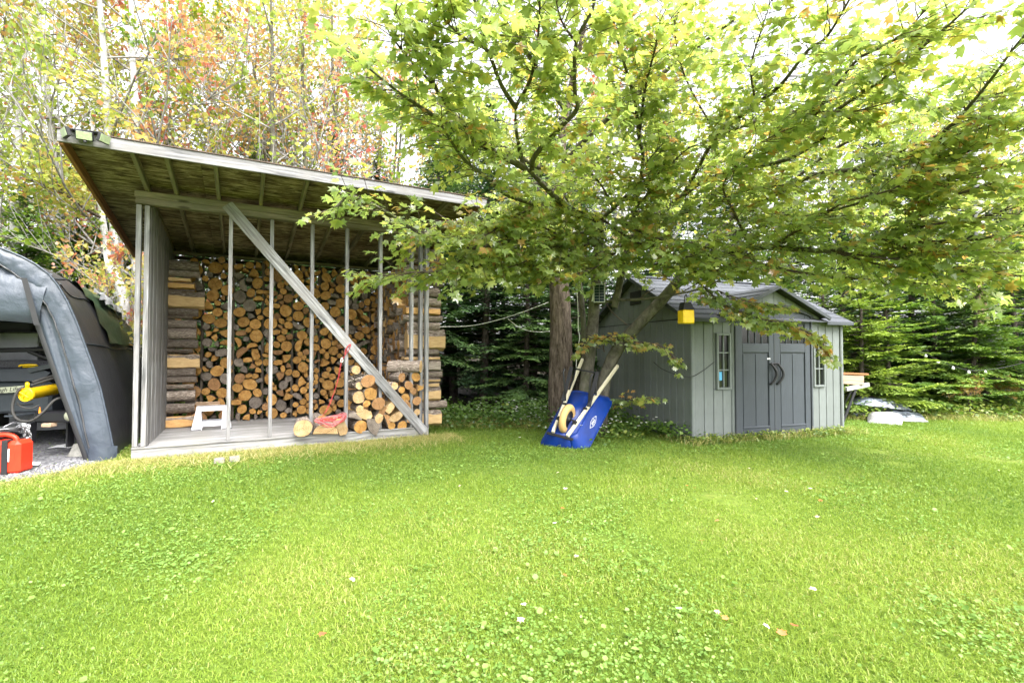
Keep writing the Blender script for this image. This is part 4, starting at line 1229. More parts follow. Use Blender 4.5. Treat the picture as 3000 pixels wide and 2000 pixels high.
# ------------------------------------------------------------------ step stool
sp = on_z(560, 1262, FLZ)
st = thing('step_stool', 'white plastic step stool on the wood shed floor', 'step stool', sp, SH_ANG + 0.02)
SWd, SH_, SD = 0.50, 0.335, 0.26
wp = M['white_plastic']
MB().box((0.055, 0.03, SH_ - .03), (SWd - .055, SD - .03, SH_), 0, .008).build('top', wp, st)
for s in (0, 1):
    f = lambda x: x if s == 0 else SWd - x
    # splayed side panel with a sunk middle
    P = [(f(0.0), 0.0, 0), (f(0.0), SD, 0), (f(0.07), SD - .04, SH_ - .012), (f(0.07), .04, SH_ - .012)]
    MB().prism(P, ((.016 if s == 0 else -.016), 0, 0)).build('side_panel', wp, st)
    for yy in (0.0, SD):
        d = 1 if yy == 0 else -1
        MB().prism([(f(-.004), yy - .006 * d, 0), (f(0.13), yy - .006 * d, 0), (f(0.13), yy - .006 * d + d * .005, .07), (f(.115), yy + d * .025, SH_ - .05), (f(.10), yy + d * .034, SH_), (f(0.062), yy + d * .034, SH_)], (0, .02 * d, 0)).build('leg', wp, st)
    MB().box((f(-.006), -.008, 0), (f(.12), SD + .008, .012), 0, .004).build('foot', M['black'], st)
for yy, d in ((0.0, 1), (SD, -1)):
    MB().prism([(.10, yy + d * .03, SH_ - .065), (SWd - .10, yy + d * .03, SH_ - .065), (SWd - .07, yy + d * .036, SH_ - .004), (.07, yy + d * .036, SH_ - .004)], (0, .016 * d, 0)).build('upper_rail', wp, st)
    MB().prism([(.13, yy - d * .002, .05), (SWd - .13, yy - d * .002, .05), (SWd - .115, yy + d * .006, .125), (.115, yy + d * .006, .125)], (0, .018 * d, 0)).build('lower_rail', wp, st)
# bundle of thin slats behind it
bn = thing('slat_bundle', 'small stack of thin wooden slats behind the white stool', 'wood slats', SHEDM @ Vector((0.60, 1.80, FLZ + .25)), SH_ANG)
br = random.Random(4)
put_log('round', 'brown', 3, (0.56, 1.72, FLZ + .11), .108, .36, .1, 1, label='round brown log hidden behind the white stool', group='firewood along the plank wall')
for k in range(9):
    x = br.uniform(-.02, .03) + (.04 if k > 4 else 0)
    board('slat', (-.16 + x, br.uniform(-.02, .02), .0 + k * .016), (.16 + x, br.uniform(-.02, .02), .0 + k * .016 + br.uniform(-.006, .006)), .09, .009, M['pale_board'], bn, side=(0, 1, 0), ch=.001)
bn.location.z = FLZ + .225
# ------------------------------------------------------------------ concrete blocks at the skirt
for i, (px, py, lab) in enumerate(((643, 1357, 'small concrete block in grass against the skirt, nearer the stool'), (688, 1352, 'small concrete block in grass against the skirt, nearer the rope'))):
    p = on_z(px, py)
    tag(MB().box((-.055, -.03, -.02), (.05, .06, .06), 0, .008).build('concrete_block', M['concrete'], None, Matrix.Translation(p) @ Matrix.Rotation(SH_ANG + .05 * i, 4, 'Z')), lab, 'block')
# ------------------------------------------------------------------ red rope
rp = thing('red_rope', 'red and white rope hanging from the brace into a coil on split logs', 'rope', SHEDM @ Vector((hx(640, 1000, 0).x, -.1, FLZ + .2)), SH_ANG)
rinv = (Matrix.Translation(rp.location) @ Matrix.Rotation(SH_ANG, 4, 'Z')).inverted() @ SHEDM
def rx(x, y, d): return rinv @ hx(x, y, d)
c1 = rx(870, 60, -.03); kx = rx(860, 90, -.03)
mb = MB()
mb.tube(curve([rx(905, 10, -.04), rx(865, 70, -.045), rx(830, 200, -.04), rx(790, 420, -.05), rx(720, 640, -.07), rx(640, 820, -.09), rx(560, 960, -.12), rx(540, 990, -.13)]), .0032, 6)
mb.tube(curve([rx(910, 0, -.04), rx(880, 60, -.045), rx(850, 160, -.04), rx(815, 350, -.05), rx(740, 590, -.07), rx(680, 760, -.09), rx(610, 900, -.12)]), .0028, 6)
mb.build('hanging_line', M['red_rope'], rp)
bt = shed_pt(1030, 1010, -.03)
kn = MB().tube(curve([rx(905, 15, -.035), rx(960, -140, -.04), rx(1000, -170, -.035), rx(985, -110, -.045), rx(915, 0, -.045), rx(930, -110, -.04), rx(1010, -165, -.045)]), .004, 6)
kn.build('lashing', M['red_rope'], rp)
hk = MB().tube(curve([rx(845, 110, -.045), rx(850, 60, -.05), rx(870, 45, -.05), rx(880, 90, -.045), rx(860, 115, -.045)]), .006, 6); hk.build('snap_hook', M['white_cord'], rp)
cl = [MB(), MB()]; rr2 = random.Random(12)
for k in range(11):
    x0, x1 = 440 + rr2.uniform(-10, 110), 905 + rr2.uniform(-45, 25)
    y0, y1 = 1040 + rr2.uniform(-30, 20), 930 + rr2.uniform(-30, 60)
    yb = 1020 + k * 12 + rr2.uniform(-14, 14); yt = 960 + k * 7 + rr2.uniform(-25, 25)
    dd = -.13 - .004 * k
    cl[k % 2].tube(curve([rx(x0, y0, dd), rx((x0 + x1) / 2, yb, dd - .02), rx(x1 - 10, y1 + 60, dd - .01), rx(x1, y1, dd), rx(x1 - 60, y1 + 10, dd + .03), rx((x0 + x1) / 2, yt, dd + .04), rx(x0 + 20, y0 - 30, dd + .02)], 6), .0036, 6, closed=True)
cl[0].build('coil', M['red_rope'], rp); cl[1].build('coil', M['pink_rope'], rp)

# ------------------------------------------------------------------ solar flood light on the fascia
fp = shed_pt(255, 405, -.99)
fl = thing('solar_flood_light', 'black solar flood light with three lamp panels on the fascia', 'flood light', SHEDM @ Vector((fp.x, -1.0, fp.z)), SH_ANG)
M['lamp_face'] = plain('lamp_diffuser', (0.26, 0.31, 0.18), .35, var=.25, scale=40)
MB().box((-.12, -.06, .045), (.14, .07, .055), 0, .003).build('charging_panel', M['glass_dark'], fl, Matrix.Rotation(-.06, 4, 'Y'))
MB().box((-.03, -.03, -.03), (.03, .012, .044), 0, .005).build('bracket', M['black'], fl)
for x, yaw, s in ((-.005, 0.0, 1), (-.155, -1.05, .95), (.155, .95, .85)):
    mt_ = Matrix.Translation((x, -.07, -.01)) @ Matrix.Rotation(yaw, 4, 'Z') @ Matrix.Rotation(.30, 4, 'X')
    hd = MB().box((-.068 * s, 0, -.04), (.068 * s, .035, .045), 0, .006, mt_).build('lamp_head', M['black'], fl)
    MB().box((-.060 * s, -.004, -.034), (.060 * s, .004, .038), 0, .002, mt_).build('diffuser', M['lamp_face'], hd)
MB().lathe([(0, -.02), (.014, -.015), (.016, 0), (0, .0)], 12, 0, Matrix.Translation((.0, -.06, -.055))).build('motion_sensor', M['black'], fl)

# ------------------------------------------------------------------ wheelbarrow leaning on the tree
Lv = Vector((.457, .61, .613)).normalized(); Wv = Vector((.78, -.56, -.25)); Wv = (Wv - Lv * Wv.dot(Lv)).normalized()
Nv = Wv.cross(Lv)
if Nv.y > 0: Nv = -Nv
org = at(1646, 1268, 6.6)
M['blue_tray'] = plain('blue_painted_steel', (0.002, 0.028, 0.205), 0.38, var=.25, scale=4, bump=.05, spec=.4)
M['tan_tyre'] = plain('tan_flat_free_tyre', (0.60, 0.39, 0.16), .6, var=.1)
wb = thing('wheelbarrow', 'blue wheelbarrow with cream handles tipped up against the maple stems', 'wheelbarrow', (org.x, org.y, 0))
WM = Matrix.Translation((0, 0, org.z)) @ frame(Wv, Lv, Nv, (0, 0, 0)).to_4x4()
# tray: a tapering pan, floor towards us (+n), rim away; (w, l, n)
fl_ = [(-.17, 0.02), (.17, 0.02), (.25, .62), (-.25, .62)]
rows = []
def rrect(x0, x1, y0, y1, rc, n=5):
    out = []
    for cx, cy, a0 in ((x1 - rc, y0 + rc, -PI / 2), (x1 - rc, y1 - rc, 0), (x0 + rc, y1 - rc, PI / 2), (x0 + rc, y0 + rc, PI)):
        for k in range(n + 1):
            a = a0 + PI / 2 * k / n
            out.append((cx + rc * math.cos(a), cy + rc * math.sin(a)))
    return out
lev = [(-.25, rrect(-.345, .345, -.15, 1.03, .14)), (-.235, rrect(-.335, .335, -.14, 1.02, .135)), (-.16, rrect(-.295, .295, -.10, .95, .12)), (-.06, rrect(-.235, .235, -.04, .86, .10)), (-.02, rrect(-.21, .21, -.01, .82, .09)), (-.008, rrect(-.185, .185, 0.02, .79, .08))]
Pm = [[Vector((x * (1 - .10 * max(0, (.4 - y)) ), y, nz)) for x, y in ring] + [Vector((ring[0][0] * (1 - .10 * max(0, (.4 - ring[0][1]))), ring[0][1], nz))] for nz, ring in lev]
mb = MB().grid(Pm); mb.poly([p for p in Pm[-1][:-1]], 0, True)
tray = mb.build('tray', M['blue_tray'], wb, WM)
sd = tray.modifiers.new('thickness', 'SOLIDIFY'); sd.thickness = .006
MB().tube(Pm[0][:-1], .009, 6, closed=True).build('tray_rim', M['blue_tray'], wb, WM)
for s in (-1, 1):
    board('handle', (s * .085, -.06, .03), (s * .285, 1.42, .03), .038, .045, M['cream_handle'], wb, side=(1, 0, 0)).matrix_local = WM @ fr_along((s * .105, -.05, .03), (s * .275, 1.38, .03), (1, 0, 0))
    lg = MB().tube([(s * .17, .52, .05), (s * .175, .55, .09), (s * .20, .66, .46), (s * .205, .72, .47)], .014, 8)
    lg.box((s * .20 - .028, .56, .06), (s * .20 + .028, .95, .072), 0, .003, Matrix.Identity(4)) if False else None
    lg.build('leg', M['black_metal'], wb, WM)
    MB().box((s * .195 - .027, .50, .06), (s * .195 + .027, 1.0, .068), 0, .002, Matrix.Translation((0, .50, .06)) @ Matrix.Rotation(.62, 4, 'X') @ Matrix.Translation((0, -.50, -.06))).build('leg_plate', M['black_metal'], wb, WM)
    MB().box((s * .118 - .03, .15, .05), (s * .118 + .03, .20, .072), 0, .004).build('axle_bracket', M['black_metal'], wb, WM)
    MB().box((s * .155 - .03, .44, .05), (s * .155 + .03, .475, .066), 0, .004).build('bolt_plate', M['black_metal'], wb, WM)
    MB().tube([(s * .205, .74, .05), (s * .175, .86, .16), (s * .15, .93, .30)], .013, 7).build('leg_brace', M['black_metal'], wb, WM)
MB().tube([(-.15, .93, .30), (0, .90, .33), (.15, .93, .30)], .012, 8).build('cross_brace', M['black_metal'], wb, WM)
MB().box((-.19, -.085, .0), (.19, -.045, .02), 0, .004).build('nose_bar', M['black_metal'], wb, WM)
whm = Matrix.Translation((0, .20, .065)) @ Matrix.Rotation(PI / 2, 4, 'Y')
tp = [(0.118, -.035), (.15, -.044), (.185, -.040), (.20, -.022), (.203, 0), (.20, .022), (.185, .040), (.15, .044), (.118, .035)]
wh = MB().lathe(tp, 30, 0, whm).build('wheel', M['tan_tyre'], wb, WM)
hb = MB().lathe([(.02, -.05), (.035, -.045), (.04, -.02), (.118, -.03), (.119, .03), (.04, .02), (.035, .045), (.02, .05)], 24, 0, whm); hb.tube([(-.13, .20, .065), (.13, .20, .065)], .011, 8)
hb.build('hub', M['black_metal'], wh)
# maker's diamond on the side of the tray
logo_c = at(1766, 1222, 6.75)
sl = Vector((.80, -.0, .60))          # outward direction of the tray side in (w, l, n) space: w+, n+
ln_ = Vector((.145, 0, -.235)).normalized()                           # down the side from floor to rim
nn_ = Vector((.85, 0, .52)).normalized()
lf = frame(Vector((0, 1, 0)), ln_, Vector((0, 1, 0)).cross(ln_), Vector((.268, .40, -.118)) + nn_ * .010)
lo_pts = [(-.115, 0.0), (-.04, -.036), (.04, -.036), (.115, 0.0), (.04, .036), (-.04, .036)]
lm = MB()
for k in range(6):
    a, b = Vector((*lo_pts[k], 0)), Vector((*lo_pts[(k + 1) % 6], 0))
    d = (b - a).normalized() * .0024; s = Vector((-d.y, d.x, 0))
    lm.poly([a - d - s, b + d - s, b + d + s, a - d + s])
if lf.to_3x3().col[2].dot(nn_) < 0:
    lf = frame(Vector((0, -1, 0)), ln_, Vector((0, -1, 0)).cross(ln_), Vector((.268, .40, -.118)) + nn_ * .010)
lg_ = lm.build('logo', M['white_print'], wb, WM @ lf)
link('lettering', text_mesh('ERIE', .056, M['white_print'], .0004), lg_, Matrix.Identity(4))
# ------------------------------------------------------------------ foliage materials
def foliage(name, stops, trans=0.5, tboost=1.5, rough=0.5, gloss=0.05, ovar=0.0):
    m, nt, out = newmat(name)
    r = N(nt, 'Attribute', attribute_name='rnd').outputs['Fac']
    if ovar: r = math_(nt, 'ADD', r, math_(nt, 'MULTIPLY', math_(nt, 'SUBTRACT', obj_random(nt), 0.5), ovar))
    c = ramp(nt, stops, r)
    d = N(nt, 'BsdfDiffuse'); L(nt, c, d.inputs[0])
    t = N(nt, 'BsdfTranslucent')
    tb = mixc(nt, 1.0, c, (tboost, tboost, tboost * 0.75), 'MULTIPLY'); L(nt, tb, t.inputs[0])
    mx = N(nt, 'MixShader', Fac=trans); L(nt, d.outputs[0], mx.inputs[1]); L(nt, t.outputs[0], mx.inputs[2])
    g = N(nt, 'BsdfGlossy', Roughness=rough); g.inputs[0].default_value = (1, 1, 1, 1)
    m2 = N(nt, 'MixShader', Fac=gloss); L(nt, mx.outputs[0], m2.inputs[1]); L(nt, g.outputs[0], m2.inputs[2])
    L(nt, m2.outputs[0], out.inputs[0])
    return m
M['maple_leaf'] = foliage('maple_leaves', [(0.0, (0.155, 0.23, 0.085)), (0.35, (0.235, 0.31, 0.09)), (0.7, (0.33, 0.38, 0.10)), (0.9, (0.42, 0.38, 0.085)), (1.0, (0.42, 0.24, 0.08))], .60, 1.72, .30, .10)
M['autumn_leaf'] = foliage('autumn_leaves', [(0.0, (0.21, 0.29, 0.06)), (0.38, (0.36, 0.39, 0.09)), (0.6, (0.46, 0.37, 0.11)), (0.8, (0.47, 0.22, 0.12)), (1.0, (0.42, 0.11, 0.10))], .58, 1.45, .5, .04)
M['red_leaf'] = foliage('red_maple_leaves', [(0.0, (0.34, 0.36, 0.08)), (0.35, (0.50, 0.38, 0.14)), (0.65, (0.52, 0.24, 0.15)), (1.0, (0.44, 0.10, 0.10))], .55, 1.5, .5, .04)
M['yellowgreen_leaf'] = foliage('yellow_green_leaves', [(0.0, (0.10, 0.19, 0.022)), (0.5, (0.20, 0.29, 0.03)), (0.85, (0.34, 0.36, 0.04)), (1.0, (0.44, 0.30, 0.05))], .55, 1.5, .5, .04)
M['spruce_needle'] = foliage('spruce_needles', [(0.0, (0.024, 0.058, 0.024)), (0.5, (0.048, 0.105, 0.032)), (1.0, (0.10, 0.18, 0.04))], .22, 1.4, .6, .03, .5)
M['fir_needle'] = foliage('young_fir_needles', [(0.0, (0.045, 0.105, 0.022)), (0.5, (0.105, 0.19, 0.028)), (1.0, (0.24, 0.32, 0.04))], .32, 1.5, .6, .03, .4)
M['grass'] = foliage('grass_blades', [(0.0, (0.095, 0.175, 0.022)), (0.45, (0.18, 0.27, 0.030)), (0.8, (0.265, 0.345, 0.05)), (1.0, (0.40, 0.38, 0.14))], .35, 1.3, .5, .025)
M['dry_grass'] = foliage('dry_grass', [(0.0, (0.18, 0.26, 0.04)), (0.35, (0.34, 0.34, 0.09)), (0.7, (0.50, 0.43, 0.17)), (1.0, (0.58, 0.46, 0.22))], .3, 1.2, .5, .04)
M['clover'] = foliage('broad_lawn_leaves', [(0.0, (0.12, 0.22, 0.04)), (0.5, (0.19, 0.31, 0.06)), (1.0, (0.30, 0.42, 0.13))], .35, 1.3, .5, .025)
M['weed'] = foliage('weed_leaves', [(0.0, (0.055, 0.12, 0.02)), (0.6, (0.11, 0.20, 0.03)), (1.0, (0.24, 0.28, 0.05))], .4, 1.3, .5, .04)
M['petal'] = foliage('white_petals', [(0.0, (0.7, 0.7, 0.68)), (1.0, (0.85, 0.85, 0.82))], .3, 1.0, .6, .02)
M['fallen'] = foliage('fallen_leaf', [(0.0, (0.75, 0.68, 0.60)), (0.45, (0.62, 0.40, 0.34)), (0.75, (0.5, 0.17, 0.05)), (1.0, (0.42, 0.08, 0.05))], .2, 1.0, .5, .05)

def treebark(name, dark, light, sc=(14, 14, 2.2), bump=0.9, moss=None, lenticel=False):
    m, nt, out = newmat(name)
    v, tc = coords(nt, sc)
    a = noise(nt, v, 1.6, 8, 0.7, 0.5)
    c = ramp(nt, [(0.36, dark), (0.5, tuple((p + q) / 2 for p, q in zip(dark, light))), (0.64, light)], a)
    v2, _ = coords(nt, (1, 1, 1))
    b = noise(nt, v2, 3.0, 5, 0.6)
    if moss: c = mixc(nt, ramp(nt, [(0.5, (0, 0, 0)), (0.7, (.8, .8, .8))], b), c, moss)
    if lenticel:
        v3, _ = coords(nt, (3, 3, 22)); k = ramp(nt, [(0.60, (0, 0, 0)), (0.66, (1, 1, 1))], noise(nt, v3, 1.6, 4, .6))
        c = mixc(nt, math_(nt, 'MULTIPLY', k, .6), c, dark)
    principled(nt, out, c, 0.92, a, bump, 0.03, spec=0.12)
    return m
M['maple_bark'] = treebark('furrowed_maple_bark', (0.040, 0.030, 0.023), (0.20, 0.16, 0.128), (16, 16, 3.0), 1.0)
M['maple_bark_smooth'] = treebark('smooth_grey_bark', (0.055, 0.05, 0.04), (0.165, 0.152, 0.122), (6, 6, 4), .5, (0.10, 0.11, 0.06))
M['twig'] = treebark('dark_twig', (0.06, 0.045, 0.04), (0.14, 0.11, 0.09), (6, 6, 3), .2)
M['pale_bark'] = treebark('pale_grey_bark', (0.26, 0.25, 0.245), (0.60, 0.60, 0.61), (3, 3, 3), .2, (0.42, .43, .40), True)
M['limb'] = treebark('grey_limb_bark', (0.16, 0.15, 0.14), (0.36, 0.345, 0.33), (5, 5, 3), .3)
M['spruce_bark'] = treebark('spruce_trunk_bark', (0.035, 0.028, 0.024), (0.13, 0.11, 0.095), (9, 9, 5), .6)

LEAF_V, LEAF_F = [], []
def _leaf():
    half = [(0, 1.0), (.14, .66), (.50, .80), (.36, .46), (.56, .24), (.20, .06), (0, 0.0)]
    pts = half + [(-x, y) for x, y in half[-2:0:-1]]
    V = [(0, .38, 0.0)]
    for x, y in pts: V.append((x, y, 0.16 * abs(x) * (1 if y > .3 else .7) - 0.14 * max(0, y - .4) ** 2 * 2.2))
    n = len(pts)
    return V, [(0, 1 + (i + 1) % n, 1 + i) for i in range(n)]
LEAF_V, LEAF_F = _leaf()
_lv = np.array(LEAF_V)
_ax, _y = np.abs(_lv[:, 0]), _lv[:, 1]
LEAF_KINDS = [_lv, np.stack([_lv[:, 0] * .82, _y * .96, .62 * _ax - .25 * _y ** 2], 1), np.stack([_lv[:, 0] * 1.05, _y * .9, -.35 * _ax - .42 * np.maximum(0, _y - .35) ** 1.4], 1), np.stack([_lv[:, 0] * .9 + .12 * _y ** 2, _y, .25 * _lv[:, 0] + .3 * _ax ** 2 - .3 * _y * _ax], 1)]
SMALL_V = [(0, 0, 0), (.42, .45, .06), (0, 1, -.05), (-.42, .45, .06)]; SMALL_F = [(0, 1, 2, 3)]
NEED_V = [(0, 0, 0), (.5, .35, .05), (0, 1, -.02), (-.5, .35, .05)]

# ------------------------------------------------------------------ the maple in front
def furrowed(pts, rads, n, step, amp, fz, fa):
    """a trunk whose bark ridges are real relief"""
    P, R_ = [Vector(pts[0])], [rads[0]]
    for k in range(len(pts) - 1):
        a, b = Vector(pts[k]), Vector(pts[k + 1]); m = max(1, int((b - a).length / step))
        for j in range(1, m + 1): P.append(a.lerp(b, j / m)); R_.append(rads[k] + (rads[k + 1] - rads[k]) * j / m)
    mb = MB().tube(P, R_, n, 0, True)
    run = 0
    for i in range(len(P)):
        if i: run += (P[i] - P[i - 1]).length
        for k in range(n):
            a = 2 * PI * k / n
            c = Vector((math.cos(a) * fa, math.sin(a) * fa, run * fz))
            h = 1 - abs(mnoise.noise(c)) * 2 - abs(mnoise.noise(c * 2.3)) * .9
            big = mnoise.noise(Vector((math.cos(a), math.sin(a), run * .9))) * .05
            q = Vector(mb.v[i * n + k])
            mb.v[i * n + k] = tuple(P[i] + (q - P[i]) * (1 + amp * h + big))
    return mb
def rough_tube(pts, rads, n, seed, amp):
    """trunk with an uneven surface"""
    rng = random.Random(seed)
    mb = MB().tube(pts, rads, n, 0, True)
    ph = [rng.uniform(0, 6) for _ in range(4)]
    N_ = len(pts)
    for i in range(N_):
        for k in range(n):
            a = 2 * PI * k / n
            f = 1 + amp * (math.sin(3 * a + ph[0] + i * .12) * .5 + math.sin(7 * a + ph[1] - i * .2) * .3 + rng.uniform(-.35, .35))
            c = Vector(pts[i]); q = Vector(mb.v[i * n + k])
            mb.v[i * n + k] = tuple(c + (q - c) * f)
    return mb
mp_b = on_z(1646, 1252)
maple = thing('maple_tree', 'large maple with yellow green leaves spreading over both sheds', 'tree', (mp_b.x, mp_b.y, 0))
MB0 = Vector((mp_b.x, mp_b.y, 0))
YT = mp_b.y
def lp(p): return at(*p) - MB0
tp_ = [(1648, 1262, YT), (1646, 1235, YT), (1644, 1180, YT), (1642, 1100, YT), (1643, 1000, YT), (1641, 900, YT), (1637, 800, YT), (1636, 700, YT), (1637, 600, YT - .1), (1642, 480, YT - .2), (1655, 340, YT - .4), (1690, 180, YT - .7), (1720, 40, YT - 1.0)]
pp = curve([lp(p) for p in tp_], 3)
rads = [0.275, .25, .235] + [0.222 - 0.0045 * k for k in range(len(pp) - 3)]
rads = [max(.03, r if i < 20 else r * (1 - (i - 20) * .045)) for i, r in enumerate(rads)]
furrowed(pp, rads, 56, .03, .075, 3.2, 3.4).build('trunk', M['maple_bark'], maple)
YS = 7.75
stem2 = curve([lp(p) for p in ((1706, 1275, YS), (1712, 1180, YS), (1722, 1080, YS - .02), (1734, 980, YS - .05), (1742, 880, YS - .1), (1750, 790, YS - .2), (1756, 700, YS - .5), (1755, 645, 6.75))], 3)
furrowed(stem2, [0.108 - .002 * k for k in range(len(stem2))], 24, .05, .035, 4, 2).build('trunk', M['maple_bark_smooth'], maple)
stem3 = curve([lp(p) for p in ((1758, 1285, 7.6), (1762, 1200, 7.6), (1772, 1110, 7.55), (1810, 1020, 7.45), (1862, 960, 7.35), (1915, 905, 7.25), (1965, 850, 7.15), (2010, 795, 7.05), (2040, 745, 6.95))], 3)
furrowed(stem3, [0.108 - .0017 * k for k in range(len(stem3))], 24, .05, .035, 4, 2).build('trunk', M['maple_bark_smooth'], maple)
stem4 = curve([lp(p) for p in ((1715, 1270, 7.95), (1716, 1120, 7.95), (1712, 1000, 7.95), (1706, 900, 7.95), (1700, 840, 7.9), (1680, 760, 7.8))], 3)
rough_tube(stem4, [0.06 - .002 * k for k in range(len(stem4))], 8, 4, .04).build('trunk', M['maple_bark_smooth'], maple)

